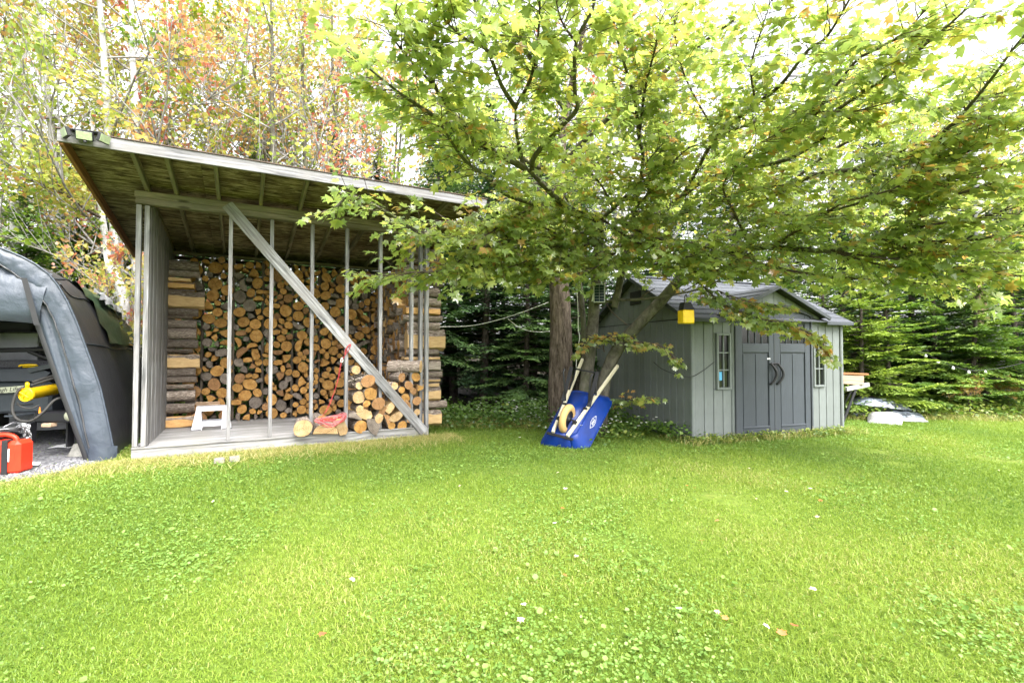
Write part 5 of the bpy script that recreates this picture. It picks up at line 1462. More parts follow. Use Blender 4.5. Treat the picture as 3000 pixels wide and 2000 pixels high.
LIMBS = [   # control points (px, py, depth), start radius, leafiness
 ([(1755, 645, 6.75), (1690, 625, 6.2), (1640, 590, 5.9), (1585, 535, 5.5), (1545, 495, 5.2)], .06, .35),
 ([(1560, 505, 5.25), (1565, 460, 5.0), (1640, 375, 4.6), (1690, 320, 4.35), (1684, 265, 4.2), (1688, 125, 3.9), (1735, 30, 3.7), (1750, -60, 3.6)], .030, 1),
 ([(1688, 125, 3.9), (1645, 61, 3.75), (1620, -40, 3.6)], .012, 1),
 ([(1535, 490, 5.2), (1525, 450, 5.1), (1512, 380, 4.8), (1510, 315, 4.5)], .032, .7),
 ([(1510, 315, 4.5), (1551, 240, 4.2), (1566, 178, 4.0), (1579, 76, 3.8), (1582, -50, 3.6)], .020, 1),
 ([(1510, 315, 4.5), (1469, 250, 4.2), (1434, 158, 3.9), (1421, 138, 3.85), (1411, 40, 3.6), (1367, -25, 3.5)], .022, 1),
 ([(1421, 138, 3.85), (1357, 110, 3.6), (1301, 56, 3.5), (1270, 10, 3.4)], .012, 1),
 ([(1540, 492, 5.2), (1440, 437, 4.8), (1347, 352, 4.5), (1275, 255, 4.1), (1255, 158, 3.8), (1235, 60, 3.6)], .028, 1),
 ([(1275, 255, 4.1), (1194, 168, 3.8), (1148, 107, 3.6), (1120, 60, 3.5)], .013, 1),
 ([(1535, 495, 5.2), (1400, 420, 4.8), (1275, 342, 4.3), (1204, 296, 4.0), (1160, 265, 3.85), (1066, 189, 3.6)], .024, 1),
 ([(1600, 610, 5.8), (1485, 571, 5.3), (1439, 530, 5.0), (1362, 470, 4.7), (1310, 395, 4.3), (1280, 345, 4.1)], .026, .7),
 ([(1750, 673, 6.8), (1653, 696, 6.4), (1510, 704, 6.0), (1398, 724, 5.7), (1286, 709, 5.4), (1204, 668, 5.2), (1117, 612, 5.0), (1031, 575, 4.85), (985, 605, 4.8)], .034, .85),
 ([(1400, 724, 5.7), (1300, 790, 5.5), (1180, 798, 5.3), (1090, 815, 5.2)], .012, .85),
 ([(1560, 700, 6.1), (1450, 760, 5.8), (1350, 800, 5.6)], .012, .7),
 ([(1755, 645, 6.75), (1796, 612, 6.4), (1850, 560, 6.1), (1940, 500, 5.8), (2020, 430, 5.4)], .030, 1),
 ([(1850, 660, 7.0), (1883, 480, 6.2), (1872, 403, 5.8), (1862, 306, 5.3), (1837, 214, 4.8), (1810, 120, 4.5), (1790, 20, 4.2)], .028, 1),
 ([(1872, 403, 5.8), (1890, 260, 5.0), (1918, 148, 4.5), (1935, 60, 4.2)], .018, 1),
 ([(1800, 900, 7.3), (1850, 700, 7.2), (1944, 617, 7.0), (2000, 574, 6.7), (2066, 525, 6.4), (2143, 500, 6.1), (2300, 470, 5.6), (2420, 400, 5.2)], .055, .7),
 ([(2040, 745, 6.95), (2100, 680, 6.9), (2178, 612, 6.8), (2286, 561, 6.4), (2378, 515, 6.0), (2510, 495, 5.6), (2577, 464, 5.3), (2700, 430, 5.0)], .055, .7),
 ([(2040, 745, 6.95), (2153, 735, 6.6), (2255, 724, 6.3), (2434, 735, 5.9), (2551, 709, 5.6), (2755, 709, 5.2), (2944, 689, 4.8), (3060, 670, 4.6)], .045, .9),
 ([(2551, 709, 5.6), (2633, 673, 5.3), (2724, 612, 5.0), (2830, 560, 4.7), (2950, 530, 4.5)], .020, 1),
 ([(2000, 574, 6.7), (2051, 480, 6.0), (2102, 398, 5.6), (2214, 306, 5.0), (2286, 250, 4.6), (2367, 148, 4.2), (2423, 107, 4.0), (2500, -20, 3.7)], .028, 1),
 ([(2102, 398, 5.6), (2020, 255, 5.2), (1985, 150, 4.8), (1975, 50, 4.5)], .014, 1),
 ([(2214, 306, 5.0), (2200, 200, 4.6), (2230, 90, 4.2), (2260, 0, 4.0)], .012, 1),
 ([(2143, 500, 6.1), (2350, 390, 5.3), (2520, 275, 4.6), (2612, 214, 4.2), (2714, 128, 3.9), (2765, 87, 3.7), (2850, 10, 3.5)], .024, 1),
 ([(2350, 390, 5.3), (2490, 199, 4.3), (2561, 148, 4.0), (2643, 102, 3.8), (2720, 20, 3.6)], .016, 1),
 ([(2510, 495, 5.6), (2709, 418, 4.8), (2796, 357, 4.5), (2898, 240, 4.1), (2969, 143, 3.8), (3030, 70, 3.6)], .022, 1),
 ([(2577, 464, 5.3), (2760, 460, 4.8), (2900, 420, 4.4), (3040, 360, 4.1)], .016, 1),
 ([(1640, 520, 8.1), (1450, 420, 7.2), (1300, 350, 6.6), (1180, 330, 6.0)], .05, 1),
 ([(1640, 480, 8.0), (1800, 330, 7.2), (2000, 170, 6.6), (2150, 60, 6.0)], .05, 1),
 ([(1660, 330, 7.8), (1560, 180, 6.8), (1480, 60, 6.2), (1450, -40, 5.8)], .04, 1),
 ([(2100, 680, 6.9), (2350, 400, 6.6), (2550, 220, 6.0), (2720, 80, 5.5)], .035, 1),
 ([(2178, 612, 6.8), (2500, 640, 6.4), (2850, 580, 5.8), (3050, 540, 5.4)], .03, 1),
 ([(2434, 735, 5.9), (2600, 780, 5.7), (2780, 790, 5.4), (2950, 780, 5.1)], .014, .7),
 ([(1760, 640, 6.7), (1850, 700, 6.5), (1950, 740, 6.2), (2050, 760, 6.0)], .02, 1),
 ([(1690, 720, 6.5), (1640, 780, 6.3), (1600, 810, 6.2)], .012, .8),
 ([(2200, 728, 6.5), (2150, 620, 5.8), (2120, 540, 5.4), (2200, 440, 4.9), (2300, 380, 4.6)], .018, 1),
 ([(2255, 724, 6.3), (2380, 650, 5.6), (2480, 590, 5.2), (2600, 560, 4.9), (2720, 500, 4.6)], .018, 1),
 ([(2200, 740, 6.5), (2100, 790, 6.2), (1990, 800, 6.1)], .012, .8),
 ([(1752, 700, 7.0), (1610, 765, 6.5), (1470, 790, 6.2), (1370, 790, 5.9), (1290, 790, 5.7)], .022, 1),
 ([(1752, 760, 7.3), (1880, 775, 6.7), (2020, 770, 6.3), (2180, 790, 6.0)], .022, .9),
 ([(1640, 640, 8.2), (1540, 640, 7.5), (1470, 660, 7.0), (1420, 690, 6.6)], .03, 1),
 ([(1640, 620, 8.2), (1560, 690, 7.4), (1470, 700, 6.9), (1380, 700, 6.5)], .025, 1),
 ([(1740, 720, 7.3), (1680, 660, 6.6), (1600, 640, 6.2), (1530, 640, 5.9), (1470, 660, 5.6)], .022, 1),
 ([(2060, 720, 6.9), (2300, 790, 6.3), (2500, 815, 6.0), (2700, 830, 5.7), (2900, 850, 5.3)], .02, .8),
 ([(2100, 690, 6.9), (2300, 650, 6.3), (2500, 600, 5.8), (2700, 540, 5.3), (2880, 470, 4.9)], .022, 1),
 ([(1900, 700, 7.1), (1960, 640, 6.6), (2060, 610, 6.2), (2180, 560, 5.8), (2320, 540, 5.4)], .022, 1),
 ([(1870, 690, 7.1), (1860, 620, 6.5), (1900, 560, 6.0), (1880, 500, 5.6), (1960, 400, 5.1)], .022, 1),
 ([(2434, 735, 5.9), (2640, 760, 5.3), (2820, 740, 4.9), (3010, 740, 4.6)], .014, .9),
 ([(2286, 561, 6.4), (2440, 440, 5.8), (2640, 350, 5.2), (2820, 300, 4.7), (2990, 260, 4.3)], .022, 1),
 ([(2102, 398, 5.6), (2300, 330, 5.1), (2480, 330, 4.8), (2640, 290, 4.5)], .016, 1),
 ([(1755, 690, 6.9), (1640, 720, 6.3), (1530, 770, 6.0), (1440, 800, 5.8)], .016, 1),
 ([(1700, 640, 6.4), (1600, 600, 5.9), (1500, 640, 5.6), (1420, 690, 5.4), (1330, 700, 5.2)], .016, 1),
 ([(1796, 612, 6.4), (1760, 540, 5.9), (1700, 480, 5.5), (1650, 450, 5.2), (1590, 420, 5.0)], .016, 1),
 ([(1850, 690, 7.0), (1780, 760, 6.6), (1700, 800, 6.4), (1620, 800, 6.2)], .014, 1),
 ([(2551, 709, 5.6), (2720, 660, 5.1), (2860, 640, 4.8), (3000, 600, 4.5)], .016, 1),
 ([(2600, 700, 5.5), (2760, 780, 5.2), (2900, 800, 4.9), (3020, 810, 4.7)], .014, 1),
 ([(2510, 495, 5.6), (2660, 540, 5.2), (2820, 520, 4.8), (2980, 480, 4.5)], .016, 1),
 ([(2709, 418, 4.8), (2860, 380, 4.5), (3000, 330, 4.2)], .012, 1),
 ([(1510, 704, 6.0), (1400, 660, 5.7), (1300, 650, 5.5), (1220, 700, 5.3)], .014, .9),
 ([(1653, 696, 6.4), (1560, 650, 6.1), (1480, 610, 5.9)], .014, 1),
 ([(1757, 800, 7.5), (1690, 770, 7.0), (1600, 740, 6.7), (1500, 750, 6.5)], .016, 1),
 ([(1640, 760, 8.2), (1560, 790, 7.6), (1470, 800, 7.2), (1380, 810, 6.9)], .02, .9),
 ([(1800, 640, 6.5), (1900, 690, 6.2), (2000, 710, 5.9), (2100, 700, 5.6)], .016, 1),
 ([(1640, 560, 8.1), (1750, 480, 7.4), (1850, 420, 6.9), (1990, 330, 6.4)], .03, 1),
 # dim sprays hanging before the garden shed
 ([(2050, 830, 6.6), (2120, 890, 6.3), (2220, 930, 6.15), (2320, 955, 6.05), (2390, 985, 6.0), (2425, 1030, 5.95)], .012, 1.5),
 ([(2100, 850, 6.4), (2180, 880, 6.2), (2290, 895, 6.1)], .010, 1.2),
 ([(1735, 1010, 7.6), (1790, 985, 7.3), (1860, 1000, 7.1), (1930, 1010, 6.9), (1985, 1055, 6.8)], .010, .95),
 ([(1770, 1030, 7.5), (1760, 990, 7.3), (1720, 1000, 7.2), (1690, 1030, 7.1)], .008, .7),
 ([(1800, 1190, 7.4), (1850, 1165, 7.1), (1890, 1165, 7.0), (1915, 1165, 7.0)], .007, .9),
]
mr_ = random.Random(21)
lpos, ldir, lnrm, lsz, lrn = [], [], [], [], []
twigs = MB()
def add_twig(p, d, ln, dim, tone):
    n = max(2, int(ln / .09))
    pts = [p]; q = p.copy(); dd = d.copy()
    for k in range(n):
        dd = (dd + Vector((mr_.uniform(-.22, .22), mr_.uniform(-.22, .22), mr_.uniform(-.20, .12)))).normalized()
        q = q + dd * (ln / n); pts.append(q.copy())
    twigs.tube(pts, [.0045 * (1 - .6 * k / n) for k in range(n + 1)], 4, 0, False)
    for k in range(1, n + 1):
        for s in ((-1, 1) if mr_.random() < .85 else (mr_.choice((-1, 1)),)):
            side = dd.cross(Vector((0, 0, 1)))
            side = side.normalized() if side.length > 1e-3 else Vector((1, 0, 0))
            ld = (side * s * mr_.uniform(.5, 1.1) + dd * mr_.uniform(.2, .9) + Vector((0, 0, mr_.uniform(-.65, .25)))).normalized()
            pet = mr_.uniform(.02, .05)
            lpos.append(pts[k] + ld * pet); ldir.append(ld)
            lnrm.append(Vector((mr_.gauss(0, .42), mr_.gauss(0, .42) - .12, 1)).normalized())
            lsz.append(mr_.uniform(.05, .108) * dim)
            lrn.append(min(1, max(0, tone + mr_.gauss(0, .17))))
    ld = (dd + Vector((0, 0, -.25))).normalized()
    lpos.append(pts[-1]); ldir.append(ld); lnrm.append(Vector((mr_.gauss(0, .4), mr_.gauss(0, .4), 1))); lsz.append(mr_.uniform(.08, .125) * dim); lrn.append(min(1, max(0, tone + mr_.gauss(0, .15))))
for li, (ctrl, r0, leafy) in enumerate(LIMBS):
    pts = curve([lp(p) for p in ctrl], 5)
    n = len(pts)
    MB().tube(pts, [r0 * (1 - .72 * k / (n - 1)) for k in range(n)], 8 if r0 > .02 else 6).build('branch', M['maple_bark_smooth'] if r0 > .02 else M['twig'], maple)
    dimspray = li >= len(LIMBS) - 5
    acc = 0
    tot = sum((pts[k + 1] - pts[k]).length for k in range(n - 1))
    run = 0
    for k in range(n - 1):
        seg = pts[k + 1] - pts[k]; sl_ = seg.length; run += sl_; t = run / tot
        if t < .14 and r0 > .02: continue
        acc += sl_ * leafy
        step = .030 if not dimspray else .028
        while acc > step:
            acc -= step
            p = pts[k].lerp(pts[k + 1], mr_.random())
            d0 = seg.normalized()
            lat = d0.cross(Vector((0, 0, 1))); lat = lat.normalized() if lat.length > .05 else Vector((1, 0, 0))
            s = mr_.choice((-1, 1))
            d = (d0 * mr_.uniform(.3, 1.0) + lat * s * mr_.uniform(.3, 1.1) + Vector((0, 0, mr_.uniform(-.35, .45))))
            if dimspray: d = d0 * .6 + lat * s * mr_.uniform(.2, .6) + Vector((0, 0, mr_.uniform(-.3, .1)))
            ln = mr_.uniform(.16, .66) * (1.1 - .40 * t)
            if dimspray: ln *= .55
            tone = mr_.uniform(.28, .72) if not dimspray else mr_.choice((.2, .35, .5, .6, .85, .95))
            if mr_.random() < .05: tone = .9
            add_twig(p, d.normalized(), ln, .9 if dimspray else 1.0, tone)
twigs.build('twigs', M['twig'], maple)['kind'] = 'stuff'
LP = np.array([tuple(p) for p in lpos]); LD = np.array([tuple(p) for p in ldir]); LN = np.array([tuple(p) for p in lnrm]); LS = np.array(lsz); LR = np.array(lrn)
# the leaves that show largest are objects of their own, the rest one mesh
wp_ = LP + np.array(MB0)
pxx = 1500 + FPX * wp_[:, 0] / wp_[:, 1]; pyy = 1036 - FPX * (wp_[:, 2] - HCAM) / wp_[:, 1]
score = LS / wp_[:, 1] * ((pxx > 0) & (pxx < 3000) & (pyy > 5) & (pyy < 1300) & (wp_[:, 1] > 1))
big = np.argsort(-score)[:300]
mask = np.ones(len(LP), bool); mask[big] = False
kd = np.random.default_rng(8).integers(0, 4, len(LP))
crown = link('crown', scatter('crown', LP[mask & (kd == 0)], LD[mask & (kd == 0)], LN[mask & (kd == 0)], LS[mask & (kd == 0)], LEAF_KINDS[0], LEAF_F, M['maple_leaf'], LR[mask & (kd == 0)], True), maple)
crown['kind'] = 'stuff'
for kk in (1, 2, 3):
    mk = mask & (kd == kk)
    link('leaves', scatter('leaves', LP[mk], LD[mk], LN[mk], LS[mk], LEAF_KINDS[kk], LEAF_F, M['maple_leaf'], LR[mk], True), crown)['kind'] = 'stuff'
_lm = [scatter('leaf', [(0, 0, 0)], [(0, 1, 0)], [(0, 0, 1)], [1.0], LEAF_KINDS[k % 4], LEAF_F, M['maple_leaf'], [.2 + .045 * k], True) for k in range(16)]
for i in big:
    y = Vector(LD[i]).normalized(); x = y.cross(Vector(LN[i])).normalized(); z = x.cross(y); s = float(LS[i])
    o = link('leaf', _lm[min(15, max(0, int((LR[i] - .2) / .18) * 4 + int(kd[i])))], crown)
    o.matrix_local = frame(x * s, y * s, z * s, Vector(LP[i]))
print('maple leaves', len(LP))

# ------------------------------------------------------------------ trees behind
def grow(rng, p, d, Ln, r, lev, maxlev, br, tips, up=.25, spread=(.55, 1.0), kids=(4, 6)):
    n = 5
    pts = [p.copy()]; dd = d.copy()
    for k in range(n):
        dd = (dd + Vector((rng.uniform(-.16, .16), rng.uniform(-.16, .16), rng.uniform(-.06, .14)))).normalized()
        pts.append(pts[-1] + dd * Ln / n)
    br.append((pts, [r * (1 - .6 * k / n) for k in range(n + 1)]))
    if lev >= maxlev:
        tips.append(pts); return
    for c in range(rng.randint(*kids)):
        t = rng.uniform(.25, 1.0); i = min(n - 1, int(t * n)); q = pts[i].lerp(pts[i + 1], t * n - i)
        a = rng.uniform(0, 2 * PI)
        o = dd.orthogonal().normalized(); o2 = dd.cross(o)
        s = rng.uniform(*spread)
        nd2 = (dd + (o * math.cos(a) + o2 * math.sin(a)) * s + Vector((0, 0, up))).normalized()
        grow(rng, q, nd2, Ln * rng.uniform(.5, .72), r * .5, lev + 1, maxlev, br, tips, up, spread, kids)
def broadleaf(seed, H, mt, nstem=1, lean=0.0, leaf=.085, per=9, tone=(.1, .9), first=.3, crowd=11, spreadL=.34):
    """returns meshes of trunk(s), limbs and crown, foot at the origin"""
    rng = random.Random(seed)
    tr_, lb, tips = MB(), MB(), []
    tones = []
    for s in range(nstem):
        a = rng.uniform(0, 6.28)
        off = Vector((math.cos(a), math.sin(a), 0)) * (.12 if nstem > 1 else 0)
        d = Vector((math.cos(a) * .10 + lean, math.sin(a) * .10, 1)).normalized()
        n = 14; pts = [off.copy()]
        for k in range(n):
            d = (d + Vector((rng.uniform(-.05, .05), rng.uniform(-.05, .05), .04))).normalized()
            pts.append(pts[-1] + d * H / n)
        r0 = .0115 * H + .02
        tr_.tube(pts, [r0 * (1 - .85 * k / n) for k in range(n + 1)], 9)
        for c in range(crowd):
            t = first + (1 - first) * (c + rng.random()) / crowd
            i = min(n - 1, int(t * n)); q = pts[i].lerp(pts[i + 1], t * n - i)
            a = c * 2.4 + rng.uniform(-.5, .5)
            dd = Vector((math.cos(a), math.sin(a), rng.uniform(.25, .8))).normalized()
            br, tp2 = [], []
            grow(rng, q, dd, H * spreadL * (1.15 - .7 * t), r0 * .38 * (1 - .5 * t), 0, 2, br, tp2)
            for P, R in br: lb.tube(P, [max(.0018, x * .7) for x in R], 4, 0, False)
            tn = rng.uniform(*tone)
            for P in tp2: tips.append(P); tones.append(min(1, max(0, tn + rng.gauss(0, .13))))
    nr = np.random.default_rng(seed)
    pos, dr, tn = [], [], []
    for P, t in zip(tips, tones):
        for k in range(per):
            u = nr.uniform(.1, 1.0) * 5; i = min(4, int(u)); q = P[i].lerp(P[i + 1], u - i)
            pos.append(tuple(q + Vector(nr.normal(0, .06, 3)))); dr.append(tuple((P[-1] - P[0]).normalized() + Vector(nr.normal(0, .7, 3)))); tn.append(t + nr.normal(0, .1))
    pos, dr = np.array(pos), np.array(dr)
    nm = nr.normal(0, .5, pos.shape); nm[:, 2] += 1
    cm = scatter('crown', pos, dr, nm, nr.uniform(.6, 1.25, len(pos)) * leaf, SMALL_V, SMALL_F, mt, np.clip(tn, 0, 1))
    return tr_, lb, cm
def plant_broadleaf(name, label, group, foot, protos, idx, rz=0, sc=1.0, bark='pale_bark'):
    t = thing(name, label, 'tree', foot, rz, group); t.scale = (sc, sc, sc)
    tm_, lm2, cm = protos[idx]
    link('trunk', tm_, t); link('limbs', lm2, t); link('crown', cm, t)
    return t
def proto(seed, H, mt, bark, **kw):
    a, b, c = broadleaf(seed, H, M[mt], **kw)
    return (a.mesh('trunk', M[bark]), b.mesh('limbs', M['limb']), c)
PB = {
 'autumn': proto(101, 10.0, 'autumn_leaf', 'pale_bark', nstem=2, tone=(.0, .72), first=.18, per=14, leaf=.10, crowd=13),
 'gold': proto(102, 9.5, 'autumn_leaf', 'pale_bark', tone=(.0, .85), first=.12, per=15, leaf=.10, crowd=18),
 'red': proto(103, 9.0, 'red_leaf', 'maple_bark_smooth', nstem=3, tone=(.05, .8), first=.28, per=7, leaf=.095, crowd=9, spreadL=.28),
 'lime': proto(104, 9.5, 'yellowgreen_leaf', 'maple_bark_smooth', nstem=2, tone=(.15, .85), first=.15, per=16, leaf=.10, crowd=13),
 'lime2': proto(105, 8.5, 'yellowgreen_leaf', 'pale_bark', tone=(.1, .9), first=.12, per=16, leaf=.10, crowd=18),
 'sapling': proto(106, 2.7, 'autumn_leaf', 'twig', tone=(.45, .92), first=.25, per=4, leaf=.085, crowd=11, spreadL=.42),
 'redsap': proto(107, 1.0, 'red_leaf', 'twig', tone=(.25, .6), first=.45, per=3, leaf=.09, crowd=8, spreadL=.45),
}
def foot(px, Y): return Vector(((px - 1500) / FPX * Y, Y, 0))
BG = [
 ('autumn', 'pale_maple', 'tall maple with two pale trunks and yellow to red leaves behind wood shed', 405, 10.6, 0.3, 1.05),
 ('gold', 'golden_tree', 'golden yellow tree with thin limbs at the picture edge above tent', 40, 9.8, 1.9, 1.0),
 ('gold', 'golden_tree', 'golden yellow tree standing between tent and wood shed roof', 215, 11.4, 4.0, 1.05),
 ('lime2', 'slim_tree', 'yellow green tree with slanting pale trunk behind wood shed roof', 560, 11.5, 2.2, 1.0),
 ('red', 'red_maple', 'red leaved maple with several forked stems above the wood shed roof', 850, 11.8, 0.8, 1.02),
 ('red', 'red_maple', 'sparse red maple close beside the foreground maple crown', 985, 13.6, 3.0, 1.1),
 ('autumn', 'pale_maple', 'orange tinted maple rising behind the middle of wood shed roof', 680, 13.2, 2.2, 1.0),
 ('lime', 'leafy_tree', 'bushy yellow green tree above the low end of wood shed roof', 1080, 13.8, 0.2, .85),
 ('lime2', 'slim_tree', 'short yellow green tree just over the wood shed roof, double trunk side', 480, 13.6, 5.1, .72),
 ('lime2', 'slim_tree', 'short yellow green tree just over the wood shed roof, red maple side', 780, 14.2, 3.7, .74),
 ('lime', 'leafy_tree', 'short leafy green tree above the tent top', 130, 13.4, 2.9, .66),
 ('gold', 'golden_tree', 'golden tree farthest out at the picture edge behind tent', -110, 11.8, 2.7, 1.05),
 ('lime', 'leafy_tree', 'yellow green tree seen through the maple above dark spruces', 1430, 14.6, 1.9, .9),
 ('autumn', 'dark_trunk_tree', 'orange leaved tree with dark trunk at the top edge of picture', 1865, 12.6, 5.0, 1.0),
 ('lime2', 'slim_tree', 'yellow green tree behind the garden shed ridge', 2180, 13.8, 1.0, .9),
 ('lime', 'leafy_tree', 'yellow green tree high behind the garden shed, towards the firs', 2520, 15.0, 3.4, .95),
 ('gold', 'golden_tree', 'golden tree shining through the maple leaves above the firs', 2930, 14.0, .6, .85),
 ('lime2', 'slim_tree', 'slim yellow green tree behind the fir thicket', 2760, 16.5, 4.6, 1.0),
]
for k, nm, lab, px, Y, rz, sc in BG:
    plant_broadleaf(nm, lab, 'broadleaf trees in the wood behind', foot(px, Y), PB, k, rz, sc)
plant_broadleaf('maple_sapling', 'small orange leaved maple sapling between tent and wood shed', None, foot(300, 8.6), PB, 'sapling', .5, 1.0)
plant_broadleaf('maple_sapling', 'yellow orange maple sapling close to the plank wall of wood shed', None, foot(355, 9.3), PB, 'sapling', 2.6, 1.05)
plant_broadleaf('red_sapling', 'small pinkish red sapling at the wood edge under the firs', None, foot(2840, 9.9), PB, 'redsap', .5, .62)
plant_broadleaf('red_sapling', 'low pinkish sapling at the far edge of the fir thicket', None, foot(2955, 10.3), PB, 'redsap', 1.7, .6)
# curved birch between the tent and the shed
bt = thing('birch_tree', 'curved pale birch trunk rising between tent and wood shed', 'tree', foot(375, 9.6))
Bb = Vector(bt.location)
MB().tube(curve([at(*p) - Bb for p in ((372, 1180, 9.6), (366, 950, 9.6), (362, 870, 9.6), (340, 812, 9.6), (320, 775, 9.6), (308, 690, 9.6), (292, 590, 9.7), (282, 500, 9.8), (275, 420, 9.9), (268, 350, 10), (262, 300, 10))], 5), [max(.01, .105 - .0018 * k) for k in range(51)], 10).build('trunk', M['pale_bark'], bt)
for ctrl, r in (([(300, 640, 9.65), (250, 612, 9.3), (190, 570, 9.0), (120, 540, 8.8), (60, 520, 8.6)], .03), ([(190, 570, 9.0), (165, 530, 8.9), (150, 470, 8.8)], .018), ([(285, 500, 9.8), (330, 400, 9.9), (350, 280, 10)], .025), ([(262, 330, 9.9), (180, 220, 9.7), (90, 120, 9.5), (20, 60, 9.4)], .025)):
    MB().tube(curve([at(*p) - Bb for p in ctrl], 5), [r * (1 - .7 * k / (5 * (len(ctrl) - 1))) for k in range(5 * (len(ctrl) - 1) + 1)], 6).build('branch', M['twig'], bt)
sn = np.random.default_rng(77)
bp, bd2 = [], []
for ctrl in ([(250, 612, 9.3), (190, 570, 9.0), (120, 540, 8.8), (60, 520, 8.6)], [(165, 530, 8.9), (150, 470, 8.8)], [(180, 220, 9.7), (90, 120, 9.5), (20, 60, 9.4)], [(330, 400, 9.9), (350, 280, 10)], [(262, 330, 9.9), (250, 150, 10)]):
    P = curve([at(*p) - Bb for p in ctrl], 8)
    for q in P:
        for _ in range(34): bp.append(tuple(q + Vector(sn.normal(0, .22, 3)) + Vector((0, 0, .05)))); bd2.append(tuple(sn.normal(0, 1, 3)))
bp = np.array(bp); nm_ = sn.normal(0, .5, bp.shape); nm_[:, 2] += 1
link('crown', scatter('crown', bp, bd2, nm_, sn.uniform(.06, .11, len(bp)), SMALL_V, SMALL_F, M['autumn_leaf'], np.clip(sn.normal(.4, .2, len(bp)), 0, 1)), bt)

def conifer(seed, H, Rb, zmin, mt, dens=1.0, tone=0.5):
    rng = random.Random(seed); nr = np.random.default_rng(seed)
    tr_ = MB().tube([(0, 0, 0), (rng.uniform(-.02, .02), 0, H * .5), (0, 0, H)], [.012 * H + .02, .008 * H + .01, .004], 8)
    pos, dr, sz, tn = [], [], [], []
    bm = MB()
    z = zmin
    zz = zmin
    while zz < H - .08:
        nb = rng.randint(5, 7)
        a0 = rng.uniform(0, 6)
        for b in range(nb):
            z = min(H - .05, max(zmin * .8, zz + rng.gauss(0, .12)))
            f = 1 - z / H
            a = a0 + 2 * PI * b / nb + rng.uniform(-.5, .5)
            Lb = Rb * (f ** .75) * rng.choice((.5, .75, .9, 1.0, 1.1, 1.3)) + .06
            el = .35 - .62 * f + rng.gauss(0, .2)
            d = Vector((math.cos(a) * math.cos(el), math.sin(a) * math.cos(el), math.sin(el)))
            side = Vector((-math.sin(a), math.cos(a), 0))
            n = max(4, int(Lb / .055 * dens))
            p0 = Vector((0, 0, z))
            bm.tube([p0, p0 + d * Lb * .6, p0 + d * Lb + Vector((0, 0, .05 * Lb))], [.006 + .006 * Lb, .005, .002], 4, 0, False)
            bt_ = rng.gauss(0, .12)
            for k in range(n):
                t = (k + rng.random()) / n
                if t < .18 and f > .3: continue
                q = p0 + d * (Lb * t) + Vector((0, 0, .05 * Lb * t * t))
                tl = (.30 * Lb * (1 - t) ** .7 + .07) * rng.uniform(.75, 1.2)
                for s in (-1, 1):
                    td = (side * s * rng.uniform(.7, 1.0) + d * rng.uniform(.5, .9) + Vector((0, 0, rng.uniform(-.22, .12)))).normalized()
                    m_ = max(1, int(tl / .075))
                    for j in range(m_):
                        u = j / m_
                        qq = q + td * tl * u
                        for sd in ((0,) if j == m_ - 1 else (-1, 1)):
                            e = (td * .85 + td.cross(Vector((0, 0, 1))) * sd * rng.uniform(.45, .8) + Vector((0, 0, rng.uniform(-.15, .2)))).normalized()
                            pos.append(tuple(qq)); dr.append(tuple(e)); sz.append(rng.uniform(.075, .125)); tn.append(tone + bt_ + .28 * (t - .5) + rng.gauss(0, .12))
        zz += rng.uniform(.10, .17) * (1 + .25 * (1 - zz / H)) / dens ** .5
    pos = np.array(pos); sz = np.array(sz)
    nm = nr.normal(0, .35, pos.shape); nm[:, 2] += 1
    S = np.stack([sz * .42, sz, sz], 1)
    cm = scatter('crown', pos, dr, nm, S, NEED_V, SMALL_F, M[mt], np.clip(tn, 0, 1))
    return tr_.mesh('trunk', M['spruce_bark']), bm.mesh('limbs', M['spruce_bark']), cm
PC = {
 'fir_a': conifer(201, 3.6, 1.25, .12, 'fir_needle', 1.2, .66),
 'fir_b': conifer(202, 4.4, 1.35, .35, 'fir_needle', 1.15, .55),
 'spruce_a': conifer(203, 6.5, 1.55, 1.15, 'spruce_needle', .8, .5),
 'spruce_b': conifer(204, 7.5, 1.7, .9, 'spruce_needle', .75, .4),
 'spruce_c': conifer(205, 5.2, 1.35, .45, 'spruce_needle', .85, .6),
 'spruce_d': conifer(206, 8.5, 2.1, .15, 'spruce_needle', .62, .35),
}
print('conifer quads', {k: len(v[2].polygons) for k, v in PC.items()})
def plant_conifer(k, name, label, px, Y, rz, sc, group):
    t = thing(name, label, 'tree', foot(px, Y), rz, group); t.scale = (sc * mr_.uniform(.9, 1.15), sc * mr_.uniform(.9, 1.15), sc * mr_.uniform(.93, 1.08)); t.rotation_euler = (mr_.uniform(-.05, .05), mr_.uniform(-.05, .05), rz)
    for nm, me in zip(('trunk', 'limbs', 'crown'), PC[k]): link(nm, me, t)
